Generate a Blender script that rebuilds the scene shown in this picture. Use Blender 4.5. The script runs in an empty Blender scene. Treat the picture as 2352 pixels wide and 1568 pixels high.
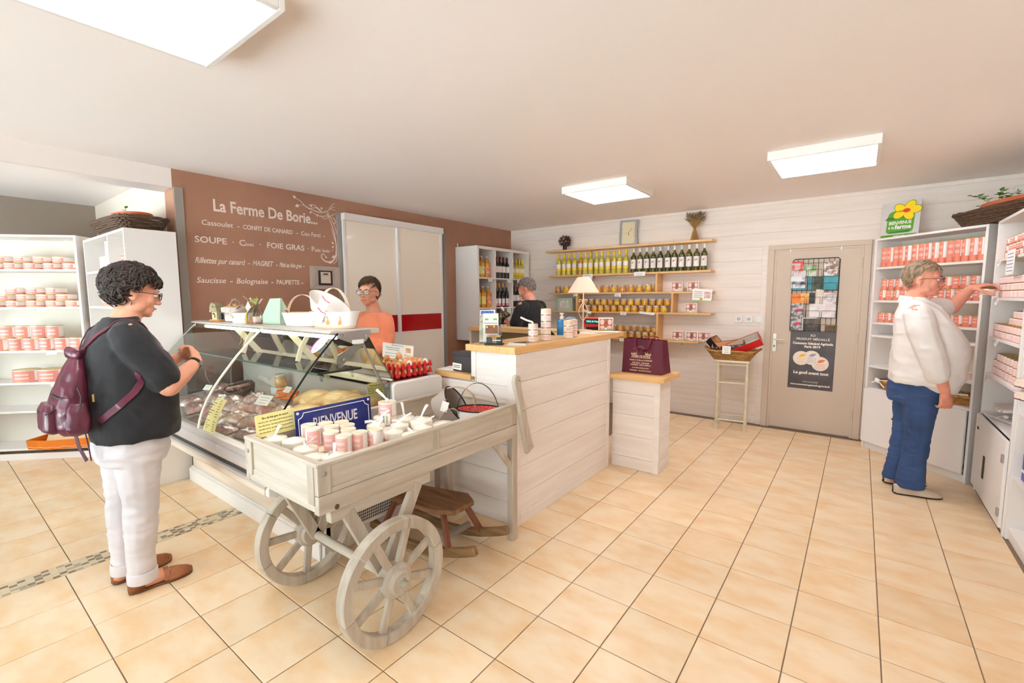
import bpy, bmesh, math, random
from mathutils import Vector, Matrix, Euler
random.seed(7)
scene = bpy.context.scene
COL = scene.collection
# ------------------------------------------------------------------ camera
cam_data = bpy.data.cameras.new('camera')
cam = bpy.data.objects.new('camera', cam_data)
COL.objects.link(cam)
scene.camera = cam
cam_data.sensor_width = 36.0
cam_data.lens = 16.082
cam_data.clip_start = 0.05
cam_data.clip_end = 60
def cam_axes(yaw, pitch, roll):
    cy, sy, cp, sp = math.cos(yaw), math.sin(yaw), math.cos(pitch), math.sin(pitch)
    f = Vector((sy*cp, cy*cp, sp)); r = Vector((cy, -sy, 0)); u = r.cross(f)
    cr, sr = math.cos(roll), math.sin(roll)
    return cr*r + sr*u, -sr*r + cr*u, f
_r, _u, _f = cam_axes(-0.649634, -0.0964445, -0.003899)
cam.matrix_world = Matrix(((_r.x, _u.x, -_f.x, 1.12144), (_r.y, _u.y, -_f.y, -1.35147), (_r.z, _u.z, -_f.z, 1.48463), (0, 0, 0, 1)))
# ------------------------------------------------------------------ world and light
world = bpy.data.worlds.new('world'); scene.world = world; world.use_nodes = True
bg = world.node_tree.nodes['Background']
bg.inputs[0].default_value = (0.84, 0.91, 1.0, 1); bg.inputs[1].default_value = 5.0
sun_d = bpy.data.lights.new('sun', 'SUN'); sun_d.energy = 75.0; sun_d.angle = 0.02; sun_d.color = (0.90, 0.94, 1.0)
sun = bpy.data.objects.new('sun', sun_d); COL.objects.link(sun); sun.rotation_euler = (-0.62, 0.1, 0)      # lights the added forecourt, which bounces it onto the ceiling
LAMP_POWER = 9.5            # emission of the ceiling panels
LAMP_COLOR = (0.98, 0.97, 1.0)
vs = scene.view_settings
scene.display_settings.display_device = 'sRGB'
vs.view_transform = 'Standard'; vs.look = 'None'; vs.gamma = 1.0; vs.use_curve_mapping = False
vs.exposure = 0.54
scene.cycles.transparent_max_bounces = 40; scene.cycles.max_bounces = 14; scene.cycles.diffuse_bounces = 8
def portal(name, loc, rot, sx, sy):            # marks the shopfront glazing for daylight sampling, emits nothing itself
    d = bpy.data.lights.new(name, 'AREA'); d.shape = 'RECTANGLE'; d.size = sx; d.size_y = sy; d.cycles.is_portal = True
    o = bpy.data.objects.new(name, d); COL.objects.link(o); o.location = loc; o.rotation_euler = rot
    return o
# ------------------------------------------------------------------ colour and materials
def lin(c):
    c = c/255.0
    return c/12.92 if c <= 0.04045 else ((c+0.055)/1.055)**2.4
def rgb(t): return (lin(t[0]), lin(t[1]), lin(t[2]), 1.0)
MATS = {}
def mat(name, col, rough=0.55, metal=0.0, col2=None, scale=6.0, stretch=(1,1,1), detail=4.0, bump=0.0, bscale=None, bstretch=None,
        spec=0.5, trans=0.0, ior=1.45, emit=None, estr=0.0, alpha=1.0, ramp=(0.35, 0.65), coat=0.0, sss=0.0, per_object=0.0, sheen=0.0):
    if name in MATS: return MATS[name]
    m = bpy.data.materials.new(name); m.use_nodes = True; MATS[name] = m
    nt = m.node_tree; N = nt.nodes; L = nt.links
    b = N['Principled BSDF']
    b.inputs['Base Color'].default_value = rgb(col)
    b.inputs['Roughness'].default_value = rough
    b.inputs['Metallic'].default_value = metal
    b.inputs['Specular IOR Level'].default_value = spec
    b.inputs['IOR'].default_value = ior
    b.inputs['Transmission Weight'].default_value = trans
    b.inputs['Alpha'].default_value = alpha
    b.inputs['Coat Weight'].default_value = coat
    if sheen: b.inputs['Sheen Weight'].default_value = sheen
    if sss:
        b.inputs['Subsurface Weight'].default_value = sss; b.inputs['Subsurface Radius'].default_value = (0.02, 0.008, 0.004)
    if emit:
        b.inputs['Emission Color'].default_value = emit if len(emit) == 4 else tuple(emit)+(1,)
        b.inputs['Emission Strength'].default_value = estr
    last = None
    if col2 or bump or per_object:
        tc = N.new('ShaderNodeTexCoord')
    if col2:
        mp = N.new('ShaderNodeMapping'); mp.inputs['Scale'].default_value = stretch
        L.new(tc.outputs['Object'], mp.inputs[0])
        src = mp.outputs[0]
        if per_object:
            oi = N.new('ShaderNodeObjectInfo'); ad = N.new('ShaderNodeVectorMath'); ad.operation = 'ADD'
            ml = N.new('ShaderNodeMath'); ml.operation = 'MULTIPLY'; ml.inputs[1].default_value = 37.0
            L.new(oi.outputs['Random'], ml.inputs[0]); L.new(src, ad.inputs[0]); L.new(ml.outputs[0], ad.inputs[1]); src = ad.outputs[0]
        nz = N.new('ShaderNodeTexNoise'); nz.inputs['Scale'].default_value = scale; nz.inputs['Detail'].default_value = detail
        L.new(src, nz.inputs['Vector'])
        cr = N.new('ShaderNodeValToRGB')
        cr.color_ramp.elements[0].position = ramp[0]; cr.color_ramp.elements[0].color = rgb(col)
        cr.color_ramp.elements[1].position = ramp[1]; cr.color_ramp.elements[1].color = rgb(col2)
        L.new(nz.outputs['Fac'], cr.inputs[0]); last = cr.outputs[0]
        L.new(last, b.inputs['Base Color'])
    if per_object:
        oi2 = N.new('ShaderNodeObjectInfo'); mr = N.new('ShaderNodeMapRange')
        mr.inputs['To Min'].default_value = 1.0-per_object; mr.inputs['To Max'].default_value = 1.0+per_object*0.4
        L.new(oi2.outputs['Random'], mr.inputs['Value'])
        hs = N.new('ShaderNodeHueSaturation'); L.new(mr.outputs[0], hs.inputs['Value'])
        if last: L.new(last, hs.inputs['Color'])
        else: hs.inputs['Color'].default_value = rgb(col)
        L.new(hs.outputs[0], b.inputs['Base Color'])
    if bump:
        mp2 = N.new('ShaderNodeMapping'); mp2.inputs['Scale'].default_value = bstretch or stretch
        L.new(tc.outputs['Object'], mp2.inputs[0])
        nb = N.new('ShaderNodeTexNoise'); nb.inputs['Scale'].default_value = bscale or scale*3; nb.inputs['Detail'].default_value = 5
        L.new(mp2.outputs[0], nb.inputs['Vector'])
        bp = N.new('ShaderNodeBump'); bp.inputs['Strength'].default_value = min(1.0, bump); bp.inputs['Distance'].default_value = 0.004
        L.new(nb.outputs['Fac'], bp.inputs['Height']); L.new(bp.outputs[0], b.inputs['Normal'])
    return m
def glass(name, col=(255,255,255), rough=0.0, tint=None, refl=1.0):
    """thin clear pane: transparent with a fresnel reflection, for flat and curved panes and clear plastic"""
    if name in MATS: return MATS[name]
    m = bpy.data.materials.new(name); m.use_nodes = True; MATS[name] = m
    nt = m.node_tree; N = nt.nodes; L = nt.links; N.clear()
    out = N.new('ShaderNodeOutputMaterial'); mix = N.new('ShaderNodeMixShader')
    tr = N.new('ShaderNodeBsdfTransparent'); tr.inputs[0].default_value = rgb(col)
    gl = N.new('ShaderNodeBsdfGlossy'); gl.inputs['Roughness'].default_value = rough
    fr = N.new('ShaderNodeFresnel'); fr.inputs['IOR'].default_value = 1.45
    ml = N.new('ShaderNodeMath'); ml.operation = 'MULTIPLY'; ml.inputs[1].default_value = refl
    L.new(fr.outputs[0], ml.inputs[0]); L.new(ml.outputs[0], mix.inputs[0]); L.new(tr.outputs[0], mix.inputs[1]); L.new(gl.outputs[0], mix.inputs[2])
    L.new(mix.outputs[0], out.inputs[0])
    return m
# ------------------------------------------------------------------ mesh building
class MB:
    def __init__(s): s.v = []; s.f = []; s.m = []
    def add(s, vs_, fs, m=0):
        o = len(s.v); s.v += [tuple(p) for p in vs_]
        for i, f in enumerate(fs):
            s.f.append(tuple(o+k for k in f)); s.m.append(m[i] if isinstance(m, (list, tuple)) else m)
        return s
    def box(s, x0, y0, z0, x1, y1, z1, m=0):
        if x0 > x1: x0, x1 = x1, x0
        if y0 > y1: y0, y1 = y1, y0
        if z0 > z1: z0, z1 = z1, z0
        v = [(x0,y0,z0),(x1,y0,z0),(x1,y1,z0),(x0,y1,z0),(x0,y0,z1),(x1,y0,z1),(x1,y1,z1),(x0,y1,z1)]
        return s.add(v, [(0,3,2,1),(4,5,6,7),(0,1,5,4),(1,2,6,5),(2,3,7,6),(3,0,4,7)], m)
    def obox(s, c, size, M=None, m=0):
        hx, hy, hz = size[0]/2, size[1]/2, size[2]/2
        c = Vector(c); M = M or Matrix.Identity(3)
        v = [c + M @ Vector(p) for p in ((-hx,-hy,-hz),(hx,-hy,-hz),(hx,hy,-hz),(-hx,hy,-hz),(-hx,-hy,hz),(hx,-hy,hz),(hx,hy,hz),(-hx,hy,hz))]
        return s.add(v, [(0,3,2,1),(4,5,6,7),(0,1,5,4),(1,2,6,5),(2,3,7,6),(3,0,4,7)], m)
    def bar(s, p0, p1, w, h, up=(0,0,1), m=0):
        p0 = Vector(p0); p1 = Vector(p1); d = (p1-p0); ln = d.length; d.normalize()
        up = Vector(up); sd = d.cross(up)
        if sd.length < 1e-4: sd = d.cross(Vector((1,0,0)))
        sd.normalize(); u2 = sd.cross(d)
        M = Matrix((d, sd, u2)).transposed()
        return s.obox((p0+p1)/2, (ln, w, h), M, m)
    def frame(s, d):
        d = Vector(d).normalized(); a = Vector((0,0,1)) if abs(d.z) < 0.9 else Vector((1,0,0))
        x = d.cross(a).normalized(); return x, d.cross(x)
    def tube(s, pts, r, n=8, m=0, closed=False, caps=True, flat=None):
        pts = [Vector(p) for p in pts]; k = len(pts); rings = []
        px = None
        for i, p in enumerate(pts):
            if closed: d = pts[(i+1) % k] - pts[i-1]
            else: d = pts[min(i+1, k-1)] - pts[max(i-1, 0)]
            if d.length < 1e-9: d = Vector((0,0,1))
            d.normalize()
            if px is None: x, y = s.frame(d)
            else:
                x = px - d*px.dot(d)
                if x.length < 1e-6: x, y = s.frame(d)
                x.normalize(); y = d.cross(x)
            px = x
            rr = r[i] if isinstance(r, (list, tuple)) else r
            fx, fy = (1, 1) if flat is None else flat
            rings.append([p + x*(math.cos(2*math.pi*j/n)*rr*fx) + y*(math.sin(2*math.pi*j/n)*rr*fy) for j in range(n)])
        vs_ = [q for R in rings for q in R]; fs = []
        for i in range(k if closed else k-1):
            a = i*n; b = ((i+1) % k)*n
            for j in range(n): fs.append((a+j, a+(j+1) % n, b+(j+1) % n, b+j))
        if caps and not closed: fs += [tuple(range(n-1, -1, -1)), tuple((k-1)*n+j for j in range(n))]
        return s.add(vs_, fs, m)
    def cyl(s, p0, p1, r0, r1=None, n=16, m=0, caps=True):
        return s.tube([p0, p1], [r0, r0 if r1 is None else r1], n, m, caps=caps)
    def strap(s, pts, w, t, side=(0,1,0), m=0, closed=False):
        """flat band along pts: width w across the 'side' direction, thickness t"""
        pts = [Vector(p) for p in pts]; k = len(pts); vs_ = []
        for i, p in enumerate(pts):
            d = (pts[(i+1) % k]-pts[i-1]) if closed else (pts[min(i+1, k-1)]-pts[max(i-1, 0)])
            d.normalize(); sd = side[i] if isinstance(side[0], (tuple, list, Vector)) else side
            sd = Vector(sd); sd = (sd - d*sd.dot(d)).normalized(); nn = d.cross(sd)
            ww = w[i] if isinstance(w, (list, tuple)) else w
            for a, b in ((-1,-1),(1,-1),(1,1),(-1,1)): vs_.append(p + sd*(a*ww/2) + nn*(b*t/2))
        fs = []
        for i in range(k if closed else k-1):
            a = i*4; b = ((i+1) % k)*4
            for j in range(4): fs.append((a+j, a+(j+1) % 4, b+(j+1) % 4, b+j))
        if not closed: fs += [(3,2,1,0), tuple((k-1)*4+j for j in range(4))]
        return s.add(vs_, fs, m)
    def lathe(s, prof, n=24, m=0, c=(0,0,0), sx=1.0, sy=1.0, closed=False):
        """profile of (r, z) turned round z; m may be one index per profile segment"""
        vs_ = []; fs = []; ms = []
        for r, z in prof:
            for j in range(n):
                a = 2*math.pi*j/n; vs_.append((c[0]+r*math.cos(a)*sx, c[1]+r*math.sin(a)*sy, c[2]+z))
        k = len(prof)
        for i in range(k if closed else k-1):
            for j in range(n):
                a, b = i*n, ((i+1) % k)*n
                fs.append((a+j, a+(j+1) % n, b+(j+1) % n, b+j)); ms.append(m[i] if isinstance(m, (list, tuple)) else m)
        if not closed:
            if prof[0][0] > 1e-5: fs.append(tuple(range(n-1, -1, -1))); ms.append(m[0] if isinstance(m, (list, tuple)) else m)
            if prof[-1][0] > 1e-5: fs.append(tuple((k-1)*n+j for j in range(n))); ms.append(m[-1] if isinstance(m, (list, tuple)) else m)
        return s.add(vs_, fs, ms)
    def ball(s, c, r, n=12, m=0, M=None):
        rx, ry, rz = (r, r, r) if not isinstance(r, (tuple, list)) else r
        c = Vector(c); vs_ = []; fs = []; h = n//2+1
        for i in range(h+1):
            t = math.pi*i/h
            for j in range(n):
                a = 2*math.pi*j/n; p = Vector((rx*math.sin(t)*math.cos(a), ry*math.sin(t)*math.sin(a), -rz*math.cos(t)))
                vs_.append(c + (M @ p if M else p))
        for i in range(h):
            for j in range(n): fs.append((i*n+j, i*n+(j+1) % n, (i+1)*n+(j+1) % n, (i+1)*n+j))
        return s.add(vs_, fs, m)
    def prism(s, poly, fn, t0, t1, m=0, mside=None):
        """outline of 2-D points carried to 3-D by fn(a, b, t), between t0 and t1"""
        n = len(poly); vs_ = [fn(a, b, t0) for a, b in poly] + [fn(a, b, t1) for a, b in poly]
        fs = [tuple(range(n-1, -1, -1)), tuple(range(n, 2*n))] + [(i, (i+1) % n, n+(i+1) % n, n+i) for i in range(n)]
        ms = [m, m] + [m if mside is None else mside]*n
        return s.add(vs_, fs, ms)
    def grid(s, rows, m=0, wrap=False):
        h = len(rows); w = len(rows[0]); fs = []
        for i in range(h-1):
            for j in range(w if wrap else w-1): fs.append((i*w+j, i*w+(j+1) % w, (i+1)*w+(j+1) % w, (i+1)*w+j))
        return s.add([p for r in rows for p in r], fs, m)
    def disc(s, n=32, z=0.0, m=0):
        return s.add([(math.cos(2*PI*j/n), math.sin(2*PI*j/n), z) for j in range(n)], [tuple(range(n))], m)
    def xf(s, M):
        s.v = [tuple(M @ Vector(p)) for p in s.v]; return s
    def mesh(s, name, mats, smooth=0.6):
        me = bpy.data.meshes.new(name); me.from_pydata(s.v, [], s.f)
        for q in (mats if isinstance(mats, (list, tuple)) else [mats]): me.materials.append(q)
        me.polygons.foreach_set('material_index', s.m)
        if smooth:
            me.polygons.foreach_set('use_smooth', [True]*len(s.f)); me.set_sharp_from_angle(angle=smooth)
        me.update(); return me
    def build(s, name, mats, parent=None, loc=None, rz=0.0, rot=None, bevel=0.0, smooth=0.6):
        return link(name, s.mesh(name, mats, smooth), parent, loc, rz, rot, bevel)
def link(name, me, parent=None, loc=None, rz=0.0, rot=None, bevel=0.0):
    o = bpy.data.objects.new(name, me); COL.objects.link(o)
    if loc: o.location = loc
    o.rotation_euler = rot if rot else (0, 0, rz)
    if parent: o.parent = parent
    if bevel:
        b = o.modifiers.new('bevel', 'BEVEL'); b.width = bevel; b.segments = 2; b.limit_method = 'ANGLE'; b.angle_limit = 0.7
    return o
def tag(o, label=None, cat=None, group=None, kind=None):
    if label: o['label'] = label
    if cat: o['category'] = cat
    if group: o['group'] = group
    if kind: o['kind'] = kind
    return o
def thing(name, label, cat, loc=(0,0,0), rz=0.0, group=None, rot=None):
    o = bpy.data.objects.new(name, None); COL.objects.link(o); o.empty_display_size = 0.05
    o.location = loc; o.rotation_euler = rot if rot else (0, 0, rz)
    return tag(o, label, cat, group)
def dup(root, loc=None, rz=None, label=None, group=None, rot=None, parent=None):
    r = root.copy(); COL.objects.link(r)
    if parent: r.parent = parent
    if loc is not None: r.location = loc
    if rot is not None: r.rotation_euler = rot
    elif rz is not None: r.rotation_euler = (0, 0, rz)
    if label: r['label'] = label
    if group: r['group'] = group
    for ch in KIDS.get(root.name, []) or list(root.children):
        dup(ch, parent=r)
    return r
KIDS = {}
def B(name, mt, x0, y0, z0, x1, y1, z1, parent=None, bevel=0.002, smooth=0.6, kind=None, center=False):
    """one box as an object whose origin sits at its own centre so wood grain starts there"""
    c = ((x0+x1)/2, (y0+y1)/2, (z0+z1)/2)
    o = MB().box(x0-c[0], y0-c[1], z0-c[2], x1-c[0], y1-c[1], z1-c[2]).build(name, mt, parent, c, bevel=bevel, smooth=smooth)
    if kind: o['kind'] = kind
    return o
def text(name, s, size, mt, loc, xdir, ydir, parent=None, align='LEFT', extrude=0.0006, bold=0.0, shear=0.0, space=1.0, width=None, narrow=1.0):
    """flat lettering laid in the plane of xdir and ydir"""
    c = bpy.data.curves.new(name, 'FONT'); c.body = s; c.size = size; c.extrude = extrude; c.offset = bold; c.shear = shear
    c.align_x = align; c.space_character = space; c.resolution_u = 3; c.fill_mode = 'BOTH'
    o = bpy.data.objects.new(name, c); COL.objects.link(o)
    dg = bpy.context.evaluated_depsgraph_get()
    me = bpy.data.meshes.new_from_object(o.evaluated_get(dg)); bpy.data.objects.remove(o); bpy.data.curves.remove(c)
    x = Vector(xdir).normalized(); y = Vector(ydir).normalized(); z = x.cross(y)
    xs = [v.co.x for v in me.vertices]; k = narrow
    if width and xs: k = width/max(1e-6, (max(xs)-min(xs)))
    for v in me.vertices: v.co = (v.co.x*k, v.co.y, v.co.z)
    me.materials.clear(); me.materials.append(mt)
    ob = bpy.data.objects.new(name, me); COL.objects.link(ob)
    Mw = Matrix((x, y, z)).transposed().to_4x4(); Mw.translation = Vector(loc)
    ob.matrix_world = Mw
    if parent:
        bpy.context.view_layer.update()
        ob.parent = parent; ob.matrix_parent_inverse = parent_matrix(parent).inverted()
    return ob
def parent_matrix(o):
    M = o.matrix_basis.copy()
    while o.parent:
        M = o.parent.matrix_basis @ o.matrix_parent_inverse @ M if False else (o.parent.matrix_basis @ M); o = o.parent
    return M
PI = math.pi
S = 0.317          # floor tile pitch
YB = 4.53; XB = -3.36; XR = 2.25; ZC = 2.527; YF = -3.3
# ------------------------------------------------------------------ shared materials
m_tile = mat('tile', (240,218,186), 0.33, col2=(232,196,150), scale=5.0, stretch=(1.0,1.7,1), detail=6, per_object=0.05, ramp=(0.38,0.68), bump=0.04, bscale=40)
m_grout = mat('grout', (138,116,96), 0.9, bump=0.3, bscale=200)
m_ceil = mat('ceiling_paint', (252,245,242), 0.85)
m_brown = mat('brown_wall_paint', (164,120,96), 0.8, col2=(158,114,91), scale=3)
m_alcove = mat('alcove_paint', (222,210,196), 0.85)
m_alcove_dark = mat('alcove_grey_paint', (150,136,124), 0.85)
m_plank = mat('whitewashed_plank', (242,232,224), 0.62, col2=(236,224,214), scale=3.0, stretch=(0.6,5,9), detail=6, bump=0.12, bscale=14, bstretch=(0.5,5,9), per_object=0.02)
m_counter_plank = mat('white_rough_plank', (246,239,234), 0.65, col2=(238,228,221), scale=2.5, stretch=(3,0.5,6), detail=6, bump=0.3, bscale=10, bstretch=(3,0.6,10), per_object=0.02)
m_counter_plank_x = mat('white_rough_plank_across', (246,239,234), 0.65, col2=(237,227,220), scale=2.5, stretch=(0.5,3,6), detail=6, bump=0.3, bscale=10, bstretch=(0.6,3,10), per_object=0.02)
m_gap = mat('plank_gap', (204,180,160), 0.9)
m_oak = mat('beech_wood', (234,192,134), 0.42, col2=(220,170,108), scale=3.0, stretch=(14,0.9,14), detail=5, bump=0.05, per_object=0.06, ramp=(0.3,0.72))
m_oak_x = mat('beech_wood_across', (234,192,134), 0.42, col2=(220,170,108), scale=3.0, stretch=(0.9,14,14), detail=5, bump=0.05, per_object=0.06, ramp=(0.3,0.72))
m_oak_z = mat('beech_wood_upright', (230,188,130), 0.45, col2=(216,166,106), scale=3.0, stretch=(14,14,0.9), detail=5, bump=0.05, per_object=0.06, ramp=(0.3,0.72))
m_white_lam = mat('white_laminate', (240,236,234), 0.35)
m_white_back = mat('white_board_back', (232,226,214), 0.6)
m_white = mat('white_plastic', (240,238,234), 0.4)
m_cream = mat('cream_lacquer', (250,240,226), 0.16, coat=0.4)
m_red_gloss = mat('red_lacquer', (172,16,26), 0.15, coat=0.4)
m_alu = mat('brushed_aluminium', (214,206,202), 0.4, metal=0.45, bump=0.03)
m_alu_dark = mat('grey_trim', (150,142,135), 0.5)
m_steel = mat('steel', (190,190,190), 0.28, metal=1.0)
m_chrome = mat('chrome', (220,220,220), 0.12, metal=1.0)
m_gold = mat('tin_gold', (214,184,112), 0.28, metal=0.9)
m_black = mat('black_plastic', (32,31,32), 0.45)
m_darkgrey = mat('dark_grey_plastic', (62,60,62), 0.5)
m_rubber = mat('black_rubber', (24,23,22), 0.7)
m_door = mat('door_beige', (206,188,170), 0.55)
m_label_white = mat('label_white', (244,238,235), 0.5)
m_label_pink = mat('label_pink', (226,146,132), 0.5)
m_label_coral = mat('label_coral', (222,130,108), 0.5)
m_label_pale = mat('label_pale_pink', (240,206,202), 0.5)
m_paper = mat('white_paper', (246,244,240), 0.7)
m_ink = mat('ink_grey', (128,124,124), 0.8)
m_ink_black = mat('ink_black', (38,36,36), 0.8)
m_yellow_card = mat('yellow_card', (242,230,158), 0.7)
m_wall_text = mat('white_wall_lettering', (236,222,214), 0.8)
m_glass = glass('clear_glass', (243,248,245))
m_glass_green = glass('green_glass_edge', (196,226,208), 0.05)
m_cellophane = glass('cellophane', (248,248,246), 0.12, refl=2.0)
# ------------------------------------------------------------------ the room
def struct(o): o['kind'] = 'structure'; return o
floor = struct(MB().box(-6.0, YF-0.1, -0.06, XR+0.1, YB+0.1, -0.004).build('floor', m_grout))
# tiles, each its own piece: the main field follows one grid, the alcove beyond the mosaic strip another
G = 0.0045
def tile_mesh(w, d):
    t = 0.0035; v = []; e = 0.0016
    MBt = MB()
    a, b = w/2, d/2
    v = [(-a,-b,-t),(a,-b,-t),(a,b,-t),(-a,b,-t),(-a,-b,-e),(a,-b,-e),(a,b,-e),(-a,b,-e),(-a+e,-b+e,0),(a-e,-b+e,0),(a-e,b-e,0),(-a+e,b-e,0)]
    f = [(0,1,5,4),(1,2,6,5),(2,3,7,6),(3,0,4,7),(4,5,9,8),(5,6,10,9),(6,7,11,10),(7,4,8,11),(8,9,10,11)]
    return MBt.add(v, f).mesh('tile', m_tile)
full = tile_mesh(S-G, S-G)
XS1, XS0 = -7.0*S, -7.47*S            # mosaic strip
def in_view(x, y):
    d = Vector((x-1.12144, y+1.35147, -1.48463)); z = d.dot(_f)
    if z < 0.2: return False
    return abs(d.dot(_r)/z) < 1.28 and -0.82 < d.dot(_u)/z < 0.2
def hidden(x, y):
    if -3.2 < x < -1.25 and 0.1 < y < 0.85: return True
    if x > 1.92 and y > 1.0: return True
    if -0.93 < x < -0.65 and 1.05 < y < 2.2: return True
    if x < -0.95 and 1.0 < y < 4.6: return True
    return False
tiles = []
for i in range(-7, 8):
    for j in range(-10, 15):
        x, y = (i+0.5)*S, (j+0.5)*S
        if y > YB or x > XR: continue
        if (i == 7 and x-S/2 > XR): continue
        y1 = min((j+1)*S, YB); y0 = j*S
        if not in_view(x, y) and not any(in_view(x+a*S/2, y+b*S/2) for a in (-1,1) for b in (-1,1)): continue
        if hidden(x, y): continue
        if y1-y0 > S-0.01: tiles.append(link('tile', full, floor, (x, y, 0)))
        else: tiles.append(link('tile', tile_mesh(S-G, y1-y0-G), floor, (x, (y0+y1)/2, 0)))
for k in range(0, 12):
    x1 = XS0 - (0 if k == 0 else (0.89+(k-1))*S); x0 = XS0 - (0.89+k)*S
    for j in range(-6, 1):
        y0 = (j+0.14)*S; y1 = y0+S
        x, y = (x0+x1)/2, (y0+y1)/2
        if y1 > 0.3 or x0 < -5.9: continue
        if not in_view(x, y): continue
        tiles.append(link('tile', full if k else tile_mesh(x1-x0-G, S-G), floor, (x, y, 0)))
# mosaic strip of small stone pieces
ms = [mat('mosaic_dark', (138,118,100), 0.45, per_object=0.08), mat('mosaic_grey', (176,166,146), 0.45, per_object=0.08), mat('mosaic_cream', (222,206,174), 0.45, per_object=0.06)]
mm = [MB().box(-0.0107,-0.0142,-0.0035,0.0107,0.0142,0.0003).mesh('mosaic_piece', q) for q in ms]
rnd = random.Random(3)
MB().box(XS0,-4.45*S,-0.0045,XS1,-0.1*S,-0.0012).build('mosaic_bed', mat('mosaic_grout',(220,202,172),0.8), floor)
rows = 6; pw = (XS1-XS0-0.006)/rows
y = -4.35*S
while y < -0.16*S:
    for r in range(rows):
        k = (int(round((y+9)/0.0305))+r) % 2
        q = 0 if (k == 0 and rnd.random() < 0.5) else (1 if rnd.random() < 0.28 else 2)
        link('mosaic_piece', mm[q], floor, (XS0+0.003+pw*(r+0.5), y, 0))
    y += 0.0305
struct(MB().box(-6.0, YF-0.1, ZC, XR+0.1, YB+0.1, ZC+0.08).build('ceiling', m_ceil))
# back wall of whitewashed planks
wb = struct(MB().box(-3.5, YB+0.012, -0.05, XR+0.1, YB+0.1, ZC+0.05).build('wall_back', m_gap))
zs = [0.0, 0.097] + [0.097+0.1495*k for k in range(1, 17)]
zs = [z for z in zs if z < 2.5] + [ZC]
DX0, DX1, DZ1 = 0.285, 1.175, 2.044      # door opening with its frame
def plank(x0, x1, z0, z1):
    c = ((x0+x1)/2, (z0+z1)/2); a, b = (x1-x0)/2, (z1-z0)/2-0.0003; e = 0.003
    v = [(-a,0.012,-b),(a,0.012,-b),(a,0.012,b),(-a,0.012,b),(-a,0.0025,-b),(a,0.0025,-b),(a,0.0025,b),(-a,0.0025,b),(-a,0,-b+e),(a,0,-b+e),(a,0,b-e),(-a,0,b-e)]
    MB().add(v, [(0,1,5,4),(2,3,7,6),(4,5,9,8),(6,7,11,10),(8,9,10,11),(3,0,4,7),(7,4,8,11),(1,2,6,5),(5,6,10,9)]).build('plank', m_plank, wb, (c[0], YB, c[1]), smooth=0)
for a, b in zip(zs[:-1], zs[1:]):
    if a < DZ1-0.012:
        plank(XB, DX0-0.012, a, b); plank(DX1+0.012, XR, a, b)
    else: plank(XB, XR, a, b)
B('batten', m_plank, 0.213, YB-0.008, 0.0, 0.273, YB, DZ1, wb)
# left wall, painted brown, and the alcove behind it
wl = struct(MB().box(XB-0.2, 0.02, -0.05, XB, YB+0.1, ZC+0.05).build('wall_left', m_brown))
struct(B('trim_1', m_alu_dark, XB+0.001, 0.022, 0.0, XB+0.012, 0.085, 2.385, None, 0.002))
struct(B('trim_3', m_alu_dark, XB+0.001, 3.0, 0.0, XB+0.014, 3.075, 2.37, None, 0.002))
struct(B('trim_2', m_ceil, XB-0.23, YF, 2.372, XB, 0.02, ZC+0.02, None, 0.006))
struct(MB().box(-5.9, 0.02, -0.05, XB-0.2, 0.1, ZC+0.05).build('wall_alcove_side', m_alcove))
struct(MB().box(-6.0, YF, -0.05, -5.85, 0.1, ZC+0.05).build('wall_alcove_back', m_alcove_dark))
struct(MB().box(XR, YF, -0.05, XR+0.1, YB+0.1, ZC+0.05).build('wall_right', m_plank))
struct(MB().box(-16, -26, -0.16, 12, YF-0.1, -0.1).build('floor_bounce_plane', mat('bounce_paving', (222,222,224), 0.8)))  # unseen pale ground, added to bounce sunlight through the shopfront to the ceiling
# shopfront behind the camera: low wall, glazing with white frames, lintel
m = MB().box(-6.0, YF-0.1, -0.05, XR+0.1, YF, 0.35).box(-6.0, YF-0.1, 2.3, XR+0.1, YF, ZC+0.05)
for x in (-6.0, -3.95, -1.95, 0.05, 2.05): m.box(x, YF-0.1, 0.35, x+0.3, YF, 2.3)
struct(m.build('wall_front', m_ceil))
for k, x in enumerate((-5.7, -3.65, -1.65, 0.35)):
    w = MB().box(x, YF-0.07, 0.35, x+0.06, YF-0.02, 2.3).box(x+1.64, YF-0.07, 0.35, x+1.7, YF-0.02, 2.3).box(x, YF-0.07, 0.35, x+1.7, YF-0.02, 0.41).box(x, YF-0.07, 2.24, x+1.7, YF-0.02, 2.3)
    wo = struct(w.build('window_%d' % (k+1), m_white))
    MB().box(x+0.06, YF-0.05, 0.41, x+1.64, YF-0.045, 2.24).build('pane', m_glass, wo)
    portal('daylight_portal', (x+0.85, YF-0.12, 1.32), (PI/2, 0, 0), 1.7, 1.95)
# door in the back wall
dr = struct(thing('door_1', None, None, (0, 0, 0)))
fm = MB().box(DX0-0.01, YB-0.035, 0, DX0+0.05, YB+0.03, DZ1-0.05).box(DX1-0.05, YB-0.035, 0, DX1+0.01, YB+0.03, DZ1-0.05).box(DX0-0.01, YB-0.0352, DZ1-0.05, DX1+0.01, YB+0.03, DZ1)
fm.box(DX0+0.05, YB-0.02, 0, DX0+0.075, YB+0.03, DZ1-0.075).box(DX1-0.075, YB-0.02, 0, DX1-0.05, YB+0.03, DZ1-0.075).box(DX0+0.05, YB-0.0202, DZ1-0.075, DX1-0.05, YB+0.03, DZ1-0.05)
fm.build('door_frame', m_door, dr, bevel=0.002)
lf = B('door_leaf', m_door, DX0+0.058, YB-0.014, 0.012, DX1-0.058, YB+0.025, DZ1-0.058, dr)
h = MB()
h.box(0.356, YB-0.022, 0.865, 0.394, YB-0.0145, 1.07)
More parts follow.
